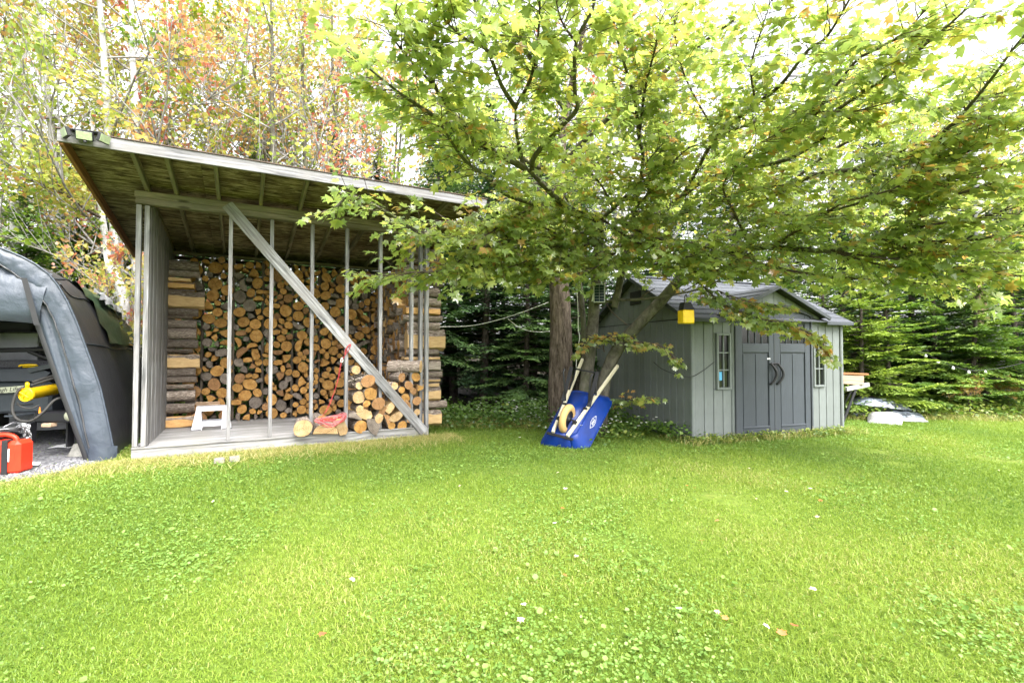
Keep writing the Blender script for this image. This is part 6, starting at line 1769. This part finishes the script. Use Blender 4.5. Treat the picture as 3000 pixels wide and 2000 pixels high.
CN = [
 # along the tent and behind the wood shed
 ('fir_b', 'fir_tree', 'light green fir just above the arch of the tent', 70, 9.9, .2, 1.0),
 ('fir_b', 'fir_tree', 'light green fir between tent top and birch trunk', 190, 10.8, 1.2, 1.08),
 ('spruce_c', 'spruce_tree', 'dark spruce behind the birch trunk beside wood shed', 300, 11.8, 2.2, 1.0),
 ('spruce_c', 'spruce_tree', 'dark spruce at the picture edge behind the tent', -60, 11.5, 3.2, 1.0),
 ('spruce_b', 'spruce_tree', 'dark spruce behind the double pale trunks', 345, 13.0, .4, .98),
 ('spruce_a', 'spruce_tree', 'spruce above the high part of the wood shed roof', 520, 12.4, 1.7, 1.0),
 ('spruce_c', 'spruce_tree', 'spruce hidden behind the back firewood stack, plank wall side', 640, 10.6, .3, .85),
 ('spruce_c', 'spruce_tree', 'spruce hidden behind the back firewood stack, middle', 860, 11.0, 2.3, .9),
 ('spruce_c', 'spruce_tree', 'spruce hidden behind the back firewood stack, between the others', 745, 10.7, 4.3, .95),
 ('spruce_c', 'spruce_tree', 'spruce hidden behind the back firewood stack, open end side', 985, 10.9, 5.3, .95),
 ('spruce_c', 'spruce_tree', 'spruce hidden just behind the plank wall corner', 540, 10.5, 3.3, .9),
 ('spruce_b', 'spruce_tree', 'spruce rising behind the middle of the wood shed roof', 760, 13.4, 2.9, 1.0),
 ('spruce_a', 'spruce_tree', 'spruce rising behind the low end of the wood shed roof', 1010, 12.6, 4.1, 1.0),
 # the dark gap between the sheds
 ('spruce_a', 'spruce_tree', 'dark spruce nearest the open firewood end', 1275, 10.6, .9, .95),
 ('spruce_b', 'spruce_tree', 'dark spruce with bare trunk in the gap between the sheds', 1415, 11.0, 1.4, .95),
 ('spruce_a', 'spruce_tree', 'dark spruce close to the maple trunk in the gap', 1560, 11.2, 5.2, .98),
 ('spruce_b', 'spruce_tree', 'dark spruce farther back in the gap, firewood side', 1330, 12.8, 2.7, 1.0),
 ('spruce_c', 'spruce_tree', 'dark low spruce farther back in the gap, middle', 1480, 12.6, 3.4, 1.05),
 ('spruce_b', 'spruce_tree', 'dark spruce farther back in the gap, behind maple trunk', 1640, 12.9, 4.4, 1.0),
 ('spruce_c', 'spruce_tree', 'dark spruce just behind the maple stems', 1690, 10.3, 1.3, .95),  # added to cut the sky light on the garden shed end wall
 ('spruce_c', 'spruce_tree', 'dark spruce with low boughs beside the maple trunk', 1540, 10.1, 3.9, .8),  # also added to keep sky light off that end wall
 ('spruce_c', 'spruce_tree', 'dark spruce behind the corner of the garden shed end wall', 1760, 11.9, .6, 1.0),
 ('spruce_b', 'spruce_tree', 'tall spruce behind the yellow feeder', 1930, 13.0, 1.8, .95),
 # behind the garden shed and to its side
 ('spruce_c', 'spruce_tree', 'spruce behind the garden shed ridge, maple side', 2100, 12.2, 2.8, .92),
 ('fir_b', 'fir_tree', 'green fir behind the garden shed doors', 2260, 11.6, .1, .95),
 ('fir_b', 'fir_tree', 'bright fir just behind the garden shed roof end', 2420, 10.9, 1.0, .86),
 ('fir_a', 'fir_tree', 'bright young fir behind the stacked boards', 2520, 10.0, 2.0, .92),
 ('fir_a', 'fir_tree', 'bright young fir right behind the soil bags', 2600, 10.3, 3.2, .95),
 ('fir_b', 'fir_tree', 'green fir with bare lower trunk past the soil bags', 2740, 10.9, 4.3, .95),
 ('fir_b', 'fir_tree', 'green fir over the string of bulbs', 2840, 10.5, 5.2, .86),
 ('fir_b', 'fir_tree', 'green fir at the far edge beside the snag', 2990, 10.7, .7, .95),
 ('spruce_c', 'spruce_tree', 'dark spruce between bright firs past the soil bags', 2670, 11.8, 1.9, 1.0),
 ('spruce_b', 'spruce_tree', 'tall dark spruce behind the snag', 2880, 13.0, 2.5, .9),
 ('spruce_a', 'spruce_tree', 'tall spruce behind the firs next to garden shed', 2480, 13.2, 3.5, .95),
 ('fir_b', 'fir_tree', 'green fir out past the picture edge beside the lawn', 3260, 10.6, 1.7, .95),
 ('spruce_c', 'spruce_tree', 'dark spruce out past the picture edge behind the lawn', 3420, 11.6, 2.7, 1.05),
 ('spruce_a', 'spruce_tree', 'tall spruce at the far edge of the picture', 3060, 12.4, 4.5, 1.0),
]
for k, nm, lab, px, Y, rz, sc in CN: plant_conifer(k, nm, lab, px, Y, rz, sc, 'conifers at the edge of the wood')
ORDN = 'first second third fourth fifth sixth seventh eighth ninth tenth eleventh twelfth thirteenth fourteenth fifteenth sixteenth seventeenth eighteenth nineteenth twentieth'.split()
for row, (yr, cnt, nm_r) in enumerate(((14.6, 19, 'nearer'), (18.5, 16, 'farther'))):
    for i in range(cnt):
        px = -260 + i * (3560 / (cnt - 1)) + mr_.uniform(-50, 50)
        sc_ = mr_.uniform(.78, 1.05) if px > 1100 else mr_.uniform(.62, .85)
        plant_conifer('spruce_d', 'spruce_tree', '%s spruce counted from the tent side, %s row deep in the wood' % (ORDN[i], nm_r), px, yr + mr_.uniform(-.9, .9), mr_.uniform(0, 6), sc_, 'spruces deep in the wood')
# old snag on the right
sg = thing('dead_snag', 'broken pale double trunk standing among the firs', 'tree snag', foot(2895, 11.2))
Sb = Vector(sg.location)
MB().tube(curve([at(*p) - Sb for p in ((2940, 1190, 11.2), (2925, 1080, 11.2), (2905, 960, 11.2), (2890, 880, 11.2), (2880, 800, 11.2), (2872, 700, 11.3), (2865, 520, 11.5), (2850, 300, 11.6))], 4), [.17 - .0035 * k for k in range(29)], 10).build('trunk', M['pale_bark'], sg)
MB().tube(curve([at(*p) - Sb for p in ((2880, 960, 11.1), (2868, 880, 11.1), (2856, 820, 11.1), (2850, 775, 11.1))], 4), [.15, .14, .13, .13, .12, .12, .11, .10, .10, .09, .08, .06, .02][:13], 9).build('broken_stem', M['pale_board'], sg)
# ------------------------------------------------------------------ lines, lamp panel, feeder
dead = MB().tube(curve([lp(p) for p in ((1745, 890, 7.55), (1800, 880, 7.3), (1870, 877, 7.0), (1930, 870, 6.75), (1990, 860, 6.5), (2055, 845, 6.35), (2110, 820, 6.3))], 4), [.024 - .0006 * k for k in range(25)], 7).build('branch', M['maple_bark_smooth'], maple)
for ctrl in ([(1872, 877, 7.0), (1900, 855, 6.9), (1918, 845, 6.9)], [(1755, 850, 7.6), (1790, 910, 7.4), (1838, 952, 7.35)], [(1990, 860, 6.5), (2060, 820, 6.5), (2090, 790, 6.6)]):
    MB().tube(curve([lp(p) for p in ctrl], 4), .008, 5).build('branch', M['twig'], maple)
fd = thing('bird_feeder', 'square yellow bird feeder hanging from a maple branch before garden shed', 'bird feeder', at(2010, 948, 6.42))
FB = Vector(fd.location)
zt = at(2010, 915, 6.42).z - FB.z
MB().box((-.083, -.07, 0.0), (.083, .07, zt + .03), 0, .012).build('body', M['yellow'], fd, Matrix.Rotation(.25, 4, 'Z'))
MB().prism([(-.085, -.07, zt + .032), (.085, -.07, zt + .032), (.045, -.04, zt + .13), (-.045, -.04, zt + .13)], (0, .11, 0)).build('lid', M['black'], fd, Matrix.Rotation(.25, 4, 'Z'))
MB().tube(curve([(-.02, 0, zt + .12), (-.015, 0, zt + .20), (0, 0, zt + .235), (.012, 0, zt + .21), (.015, 0, zt + .12)]), .006, 6).build('hook', M['weed'] if False else M['rubber'], fd)
MB().tube([(0, 0, zt + .12), (0, .0, at(2010, 862, 6.42).z - FB.z)], .003, 5).build('hanging_wire', M['steel'], fd)
slp = thing('solar_charger', 'small framed solar panel fixed to the slender maple stem', 'solar panel', at(1756, 886, 7.35), -.12)
SB_ = Vector(slp.location)
ph_ = at(1756, 830, 7.35).z - SB_.z
PMX = Matrix.Rotation(-.12, 4, 'X')
MB().box((-.085, -.008, 0), (.085, .012, ph_), 0, .003).build('panel_frame', M['white_plastic'], slp, PMX)
cellm = plain('solar_cell', (0.006, 0.022, 0.03), .15, var=.3, bump=0)
for i in range(2):
    for j in range(6):
        x0 = -.072 + i * .0735; z0 = .014 + j * (ph_ - .028) / 6
        MB().box((x0, -.0115, z0), (x0 + .069, -.009, z0 + (ph_ - .028) / 6 - .004)).build('cell', cellm, slp, PMX)
MB().box((-.12, .0, .0), (-.095, .06, .12), 0, .004).build('bracket', M['white_plastic'], slp, Matrix.Rotation(.2, 4, 'Y'))
for nm, lab, ctrl, r in (('strung_wire', 'white cord strung from the open firewood end to maple trunk', [(1288, 957, 7.9), (1370, 955, 8.0), (1440, 942, 8.1), (1520, 918, 8.15), (1607, 885, 8.2)], .0055),
                    ('strung_wire', 'slack white cord drooping to the maple trunk below the taut one', [(1488, 934, 8.12), (1515, 955, 8.12), (1545, 968, 8.15), (1580, 972, 8.18), (1610, 970, 8.2)], .0045),
                    ('hanging_cable', 'thin pale cable hanging between the maple trunk and slender stem', [(1690, 845, 7.7), (1693, 900, 7.65), (1694, 960, 7.6), (1698, 990, 7.6), (1690, 1030, 7.6), (1688, 1080, 7.55)], .006),
                    ('wall_cable', 'thin dark cable looping from the window across the garden shed corner', [(2092, 1060, 6.95), (2060, 1085, 6.93), (2025, 1103, 6.9), (1985, 1098, 6.95), (1940, 1080, 7.1), (1915, 1060, 7.2)], .006),
                    ('overhead_wire', 'thin wire crossing the firs near the snag', [(2900, 825, 10.8), (2960, 815, 10.7), (3060, 795, 10.5)], .006)):
    p0 = at(*ctrl[0])
    o = MB().tube(curve([at(*p) - p0 for p in ctrl]), r, 6).build(nm, M['white_cord'] if 'dark' not in lab else M['black'], None, Matrix.Translation(p0))
    tag(o, lab, 'cord')
# string of bulbs
sb = thing('string_lights', 'string of small round bulbs hung between the firs', 'string lights', at(2700, 1050, 9.9))
S0 = Vector(sb.location)
bl = [(2705, 1040), (2712, 1042), (2748, 1060), (2792, 1078), (2838, 1090), (2887, 1090)]
wr_ = [(2690, 1030), (2712, 1036), (2748, 1054), (2792, 1072), (2838, 1084), (2887, 1083), (2940, 1076), (3010, 1060)]
MB().tube(curve([at(x, y, 9.9) - S0 for x, y in wr_]), .006, 5).build('wire', M['black'], sb)
M['bulb'] = plain('milky_bulb', (.85, .85, .85), .2, var=.02)
for x, y in bl[1:]:
    p = at(x, y, 9.9) - S0
    MB().lathe([(0, -.035), (.018, -.03), (.028, -.012), (.028, .004), (.016, .02), (.012, .035), (0, .035)], 12, 0, Matrix.Translation(p)).build('bulb', M['bulb'], sb)
# ------------------------------------------------------------------ boards on a trestle, soil bags
tb = foot(2490, 8.9)
tr_t = thing('trestle', 'dark folding trestle with pale top bar beside the garden shed', 'trestle', tb, .25)
T0 = Vector(tb)
def tl(px, py, Y):
    return Matrix.Rotation(-.25, 4, 'Z') @ (at(px, py, Y) - T0)
board('top_bar', tl(2478, 1140, 8.75), tl(2545, 1126, 8.95), .075, .04, M['deck_wood'], tr_t, side=(0, 0, 1))
board('leg', tl(2507, 1140, 8.85), tl(2466, 1245, 8.75), .045, .03, M['black_metal'], tr_t, side=(1, 0, 0))
board('leg', tl(2495, 1140, 8.95), tl(2450, 1225, 9.4), .045, .03, M['black_metal'], tr_t, side=(1, 0, 0))
for i, (y0, x1, Y, w_, mt, lab) in enumerate(((1112, 2529, 8.85, .155, 'used_board', 'thick pale board resting on the trestle beside garden shed'), (1094, 2538, 9.1, .035, 'red_wood', 'thin brown board lying on top of the pale board'))):
    p0, p1 = at(2400, y0 - 3, Y + .1), at(x1, y0 + 2, Y)
    b_ = board('board', (0, 0, 0), (p1 - p0), w_, .05 if i == 0 else .16, M[mt], None, side=(0, 0, 1)); b_.location = p0
    tag(b_, lab, 'board')
def bagmat(name, c0, c1):
    m, nt, out = newmat(name)
    v, _ = coords(nt, (3, 14, 3)); a = noise(nt, v, 2.0, 5, .6, 1.0)
    principled(nt, out, ramp(nt, [(.46, c0), (.54, c1)], a), .32, noise(nt, coords(nt, (1, 1, 1))[0], 9, 4, .6), .5, .02, spec=.5)
    return m
M['bag_dark'] = bagmat('printed_bag', (.03, .04, .058), (.20, .225, .27)); M['bag_pale'] = bagmat('pale_bag', (.26, .255, .265), (.36, .355, .36))
def bag(px, py, Y, L_, W_, H_, rz, mt, lab, z=0.0, tilt=0.0, seed=1):
    rng = random.Random(seed); p = at(px, py, Y); nu, nv = 15, 11
    mb = MB()
    for sgn in (1, -1):
        rows = []
        for i in range(nu):
            row = []
            for j in range(nv):
                u, v = 2 * i / (nu - 1) - 1, 2 * j / (nv - 1) - 1
                h = (max(0, 1 - abs(u) ** 3.2) * max(0, 1 - abs(v) ** 3.2)) ** .55
                w = .012 * math.sin(u * 9 + v * 3 + seed) * h
                row.append(Vector((u * L_ / 2 * (1 - .05 * abs(v)), v * W_ / 2 * (1 - .06 * abs(u)), (H_ * h * (.75 if sgn > 0 else .25) + w) * sgn)))
            rows.append(row)
        mb.grid(rows if sgn > 0 else [r[::-1] for r in rows])
    o = mb.build('soil_bag', M[mt], None, Matrix.Translation((p.x, p.y, z + H_ * .25)) @ Matrix.Rotation(rz, 4, 'Z') @ Matrix.Rotation(tilt, 4, 'Y'))
    tag(o, lab, 'bag', 'soil bags beside the garden shed')
bag(2575, 1175, 9.6, .95, .55, .20, -.35, 'bag_dark', 'plump dark printed soil bag on top of the pile', .19, .10, 1)
bag(2560, 1200, 9.75, 1.0, .6, .20, -.2, 'bag_dark', 'dark soil bag at the bottom of the pile', 0.0, 0, 2)
bag(2650, 1210, 9.35, .6, .45, .16, -.5, 'bag_dark', 'small dark soil bag at the outer end of the pile', .02, .12, 3)
bag(2592, 1225, 9.05, .62, .52, .12, .9, 'bag_pale', 'pale worn bag sloping into the grass before the dark bags', .03, -.22, 4)
bag(2668, 1232, 9.2, .45, .35, .08, -.2, 'bag_pale', 'flat pale bag lying in grass at the outer end', 0.0, 0, 5)

# ------------------------------------------------------------------ grass and weeds
gr = np.random.default_rng(3)
FOOT_W = [A0 + SU * .0 - SN * .0, A0 + SU * (W + .0), A0 + SU * W + SN * 2.75, A0 + SN * 2.75]
FOOT_G = [GF - GU * .01, GF + GU * (GW + .01), GF + GU * GW + GN * GD, GF + GN * GD]
GPX = [(p.x, p.y) for p in GP]
flx, fly = np.array([p[0] for p in FL]), np.array([p[1] for p in FL])
def field(n, y0, y1, pw, wide=0.0):
    """points on the lawn, denser towards the camera"""
    u = gr.random(n)
    if pw == 0: Y = y0 * (y1 / y0) ** u
    else: Y = (y0 ** pw + u * (y1 ** pw - y0 ** pw)) ** (1 / pw)
    X = gr.uniform(-1.09, 1.09, n) * Y
    if wide: X = np.sign(X) * (1.09 * Y + gr.random(n) * wide)
    edge = np.interp(X, flx, fly) + gr.normal(0, .25, n)
    ok = (Y < edge + .2) & ~inside(FOOT_W, X, Y) & ~inside(FOOT_G, X, Y)
    ing = inside(GPX, X, Y)
    ok &= ~ing | (gr.random(n) < .02)
    return X[ok], Y[ok]
def lowf(X, Y, s, seed=0):
    """smooth patchiness 0..1"""
    v = 0
    q = np.random.default_rng(seed)
    for k in range(7):
        a = q.uniform(0, 6.28); f = s * q.uniform(.6, 2.2); v = v + np.sin((X * np.cos(a) + Y * np.sin(a)) * f + q.uniform(0, 6.28))
    return .5 + .5 * np.tanh(v / 2.2)
def blades(name, X, Y, H, Wd, lean, rnd, mt, label, cat):
    n = len(X)
    a = gr.uniform(0, 6.28, n); d = np.stack([np.cos(a), np.sin(a), np.zeros(n)], 1)
    b = gr.uniform(0, 6.28, n); w = np.stack([np.cos(b), np.sin(b), np.zeros(n)], 1) * (Wd / 2)[:, None]
    base = np.stack([X, Y, np.zeros(n)], 1); base[:, 2] = 0.002
    up = np.array([0, 0, 1.0])
    m1 = base + d * (lean * H * .30)[:, None] + up * (H * .55)[:, None]
    tp = base + d * (lean * H)[:, None] + up * (H * np.maximum(.2, 1 - .45 * lean))[:, None]
    V = np.stack([base - w, base + w, m1 - w * .8, m1 + w * .8, tp], 1).reshape(-1, 3)
    T = np.array([(0, 1, 3), (0, 3, 2), (2, 3, 4)])
    F = (T[None] + (np.arange(n) * 5)[:, None, None]).reshape(-1, 3)
    o = link(name, np_mesh(name, V, F, M[mt], {'rnd': np.repeat(np.clip(rnd, 0, 1), 5)}))
    tag(o, label, cat, kind='stuff')
def shed_dist(X, Y):
    """distance in front of the wood shed and round the garden shed"""
    rx_, ry_ = X - A0.x, Y - A0.y
    a = rx_ * SU.x + ry_ * SU.y; d = -(rx_ * SN.x + ry_ * SN.y)
    dw_ = np.where((a > -.9) & (a < W + .5), np.abs(d), 9)
    gx, gy = X - GF.x, Y - GF.y
    a2 = gx * GU.x + gy * GU.y; d2 = -(gx * GN.x + gy * GN.y)
    dg_ = np.where((a2 > -.3) & (a2 < GW + .3), np.abs(d2), 9)
    return dw_, dg_
X, Y = field(500000, 1.75, 11.0, 0.9)
X2, Y2 = field(90000, .6, 10.5, 1.0, 2.6)
X, Y = np.concatenate([X, X2]), np.concatenate([Y, Y2])
p1, p2 = lowf(X, Y, .9, 1), lowf(X, Y, 3.0, 2)
bare = lowf(X, Y, 5.5, 21) * lowf(X, Y, 1.1, 22)
k = gr.random(len(X)) > np.clip((bare - .72) * 5, 0, .85); X, Y, p1, p2 = X[k], Y[k], p1[k], p2[k]
H = gr.uniform(.014, .036, len(X)) * (.7 + .7 * p2)
Wd = gr.uniform(.0020, .0036, len(X)) * (1 + .2 * Y)
blades('lawn_grass', X, Y, H, Wd, gr.uniform(.3, 1.6, len(X)), .06 + .52 * p1 + .22 * p2 + gr.normal(0, .19, len(X)), 'grass', 'short bright green mown lawn grass', 'grass')
# straw-coloured uncut grass along the sheds and the gravel
n = 12500
a = gr.uniform(-.9, W + .35, n); d = np.abs(gr.normal(0, .34, n)) + .01
X = A0.x + SU.x * a - SN.x * d; Y = A0.y + SU.y * a - SN.y * d
k = ~inside(GPX, X, Y); X, Y = X[k], Y[k]
blades('dry_grass', X, Y, gr.uniform(.025, .10, len(X)) * np.where(gr.random(len(X)) < .06, 1.8, 1.0), gr.uniform(.003, .006, len(X)), gr.uniform(.8, 2.8, len(X)), gr.normal(.42, .30, len(X)), 'dry_grass', 'long straw coloured grass fringe along the wood shed skirt', 'grass')
n = 16000
X, Y = field(n * 3, 6.2, 10.6, 1)
dw_, dg_ = shed_dist(X, Y)
near_edge = (np.interp(X, flx, fly) - Y < .9) | (dg_ < .30)
X, Y = X[near_edge], Y[near_edge]
blades('edge_grass', X, Y, gr.uniform(.06, .20, len(X)), gr.uniform(.005, .010, len(X)), gr.uniform(.4, 1.9, len(X)), gr.normal(.35, .25, len(X)), 'dry_grass', 'taller rough grass along the wood edge and garden shed', 'grass')
# broad leaves in the lawn
OV_V = [(0, 0, 0), (.36, .28, .05), (.40, .65, .06), (0, 1, 0), (-.40, .65, .06), (-.36, .28, .05)]; OV_F = [(0, 1, 2, 3), (0, 3, 4, 5)]
X, Y = field(150000, 1.75, 10.5, .95)
pt = lowf(X, Y, 1.3, 5) * .6 + lowf(X, Y, 4.5, 6) * .4
k = gr.random(len(X)) < np.clip((pt - .45) * 3.2, .03, 1); X, Y = X[k], Y[k]
n = len(X); a = gr.uniform(0, 6.28, n)
dr_ = np.stack([np.cos(a), np.sin(a), gr.uniform(.0, .5, n)], 1); nm_ = gr.normal(0, .35, (n, 3)); nm_[:, 2] += 1
s_ = np.where(gr.random(n) < .035, gr.uniform(.022, .036, n), gr.uniform(.008, .017, n)) * (1 + .05 * Y)
me = scatter('broad_leaves', np.stack([X, Y, gr.uniform(.008, .04, n)], 1), dr_, nm_, s_, OV_V, OV_F, M['clover'], np.clip(gr.normal(.34, .22, n), 0, 1))
tag(link('broad_leaves', me), 'clover and plantain leaves scattered through the lawn', 'clover', kind='stuff')
# weeds at the wood's edge
def weeds(name, label, pts, per, hgt, leaf, mt, tone, spread=.16):
    pos, dr2, sz, tn = [], [], [], []
    for (x, y) in pts:
        hh = hgt * gr.uniform(.4, 1.2); t0 = tone + gr.normal(0, .15)
        for _ in range(per):
            f = gr.random() ** .7
            pos.append((x + gr.normal(0, spread) * (.4 + f), y + gr.normal(0, spread) * (.4 + f), .02 + hh * f)); a = gr.uniform(0, 6.28)
            dr2.append((math.cos(a), math.sin(a), gr.uniform(-.5, .5))); sz.append(leaf * gr.uniform(.6, 1.4)); tn.append(t0 + gr.normal(0, .15))
    nm = gr.normal(0, .5, (len(pos), 3)); nm[:, 2] += 1
    tag(link(name, scatter(name, pos, dr2, nm, sz, OV_V, OV_F, M[mt], np.clip(tn, 0, 1))), label, 'weeds', kind='stuff')
P = []
for _ in range(230):
    x = gr.uniform(-1.3, 2.4); P.append((x, np.interp(x, flx, fly) + gr.uniform(-1.1, .6) - (.3 if x > 1 else 0)))
weeds('undergrowth', 'leafy weeds in the gap between the two sheds', P, 24, .34, .05, 'weed', .35)
P = []
for _ in range(260):
    x = gr.uniform(5.3, 11.5); P.append((x, np.interp(x, flx, fly) + gr.uniform(-.7, .9)))
weeds('undergrowth', 'leafy weeds along the wood edge past the soil bags', P, 22, .30, .055, 'weed', .75)
P = []
for _ in range(150):
    t = gr.uniform(-.1, GW + .1); q = GF + GU * t - GN * abs(gr.normal(.06, .08)); P.append((q.x, q.y))
weeds('undergrowth', 'low weeds along the foot of the garden shed front', P, 14, .10, .035, 'weed', .8, .07)
P = []
for _ in range(60):
    t = gr.uniform(.1, GD); q = GF + GN * t - GU * abs(gr.normal(.15, .1)); P.append((q.x, q.y))
weeds('undergrowth', 'dim weeds along the end wall of the garden shed', P, 20, .25, .05, 'weed', .4, .12)
P = []
for _ in range(120):
    x = gr.uniform(-8, -4.6); P.append((x, gr.uniform(8.2, 9.8)))
weeds('undergrowth', 'weeds behind the tent beside the wood shed', P, 20, .5, .06, 'weed', .6)
P = []
for _ in range(110):
    P.append((gr.normal(1.25, .45), gr.normal(7.55, .35)))
weeds('undergrowth', 'weeds around the foot of the maple stems', P, 18, .22, .04, 'weed', .55, .12)
# white asters
pos, dr2, nm2 = [], [], []
for _ in range(170):
    c = gr.choice(4, p=[.45, .3, .15, .1]); cx, cy, s_, zz = ((.35, 8.6, .40, .26), (.95, 7.3, .30, .2), (1.6, 7.0, .35, .25), (-.6, 8.9, .4, .3))[c]
    x, y, z = cx + gr.normal(0, s_), cy + gr.normal(0, s_ * .6), max(.05, gr.normal(zz, .10))
    a0 = gr.uniform(0, 6.28)
    for k in range(5):
        pos.append((x, y, z)); dr2.append((math.cos(a0 + k * 1.256), math.sin(a0 + k * 1.256), .15)); nm2.append((0, -.3, 1))
tag(link('white_asters', scatter('white_asters', pos, dr2, nm2, np.full(len(pos), .02), SMALL_V, SMALL_F, M['petal'], gr.random(len(pos)))), 'tiny white aster flowers around the maple foot and wheelbarrow', 'flowers', kind='stuff')
# gravel stones
n = 5200
u, v = gr.random(n), gr.random(n)
q = np.stack([GP[0].x + (GP[5].x - GP[0].x + .3) * u, GP[0].y + (7.6 - GP[0].y) * v], 1)
k = inside(GPX, q[:, 0], q[:, 1]); q = q[k]; n = len(q)
ov = np.array([(1, 0, 0), (0, 1, 0), (-1, 0, 0), (0, -1, 0), (0, 0, 1)], float); of = [(0, 1, 4), (1, 2, 4), (2, 3, 4), (3, 0, 4)]
me = scatter('gravel_stones', np.stack([q[:, 0], q[:, 1], np.full(n, .009)], 1), np.stack([gr.normal(size=n), gr.normal(size=n), np.zeros(n)], 1), np.tile((0, 0, 1.0), (n, 1)), np.stack([gr.uniform(.008, .02, n), gr.uniform(.008, .02, n), gr.uniform(.006, .014, n)], 1), ov, of, M['gravel'], gr.random(n))
tag(link('gravel_stones', me), 'grey gravel stones under the tent', 'gravel', kind='stuff')
# fallen leaves
FLV = [(1630, 1385, .05), (1655, 1432, .1), (1627, 1532, .02), (1530, 1766, .03), (1528, 1806, .4), (1653, 1487, .75), (1693, 1625, .3), (1920, 1460, .2), (2010, 1420, .8), (2035, 1428, .7), (2056, 1582, .75), (2107, 1523, .7), (2200, 1372, .15), (2215, 1460, .4), (2390, 1515, .45), (2380, 1430, .1), (2310, 1440, .05), (2407, 1463, .8), (2393, 1727, .35), (2255, 1838, .12), (2326, 1832, .95), (1992, 1783, .2), (2095, 1785, .5), (2128, 1815, .75), (1650, 1682, .8), (2290, 1860, .8), (1040, 1700, .2), (620, 1470, .05), (950, 1850, .9), (1350, 1420, .4)]
fm_ = {}
words_ = lambda r: 'whitish' if r < .25 else 'pinkish' if r < .5 else 'orange' if r < .85 else 'dark red'
for i, (px, py, r) in enumerate(FLV):
    kk = round(r, 1)
    if kk not in fm_: fm_[kk] = scatter('fallen_leaf', [(0, 0, 0)], [(0, 1, 0)], [(0, 0, 1)], [1.0], LEAF_V, LEAF_F, M['fallen'], [kk], True)
    p = on_z(px, py, .045); s = gr.uniform(.026, .04)
    o = link('fallen_leaf', fm_[kk]); o.matrix_world = Matrix.Translation(p) @ Matrix.Rotation(gr.uniform(0, 6.28), 4, 'Z') @ Matrix.Rotation(gr.uniform(-.5, .5), 4, 'X') @ Matrix.Diagonal((s, s, s, 1))
    where = 'near the garden shed doors' if py < 1480 and px > 1850 else 'before the wheelbarrow' if py < 1560 and px < 1850 else ('near the lower edge' if py > 1770 else 'in the lower half') + (' on the wood shed side' if px < 1450 else ' below the wheelbarrow' if px < 1900 else ' below the garden shed') if py > 1580 else 'in the middle of the lawn'
    tag(o, '%s fallen leaf on grass %s' % (words_(r), where), 'leaf', 'fallen leaves on the lawn')

_same = {}
for o in bpy.data.objects:
    if o.get('group') == 'fallen leaves on the lawn': _same.setdefault(o['label'], []).append(o)
for lab, os_ in _same.items():
    if len(os_) > 1:
        for i, o in enumerate(sorted(os_, key=lambda q: -q.location.y)): o['label'] = lab + ', %s from sheds' % ORD[i]
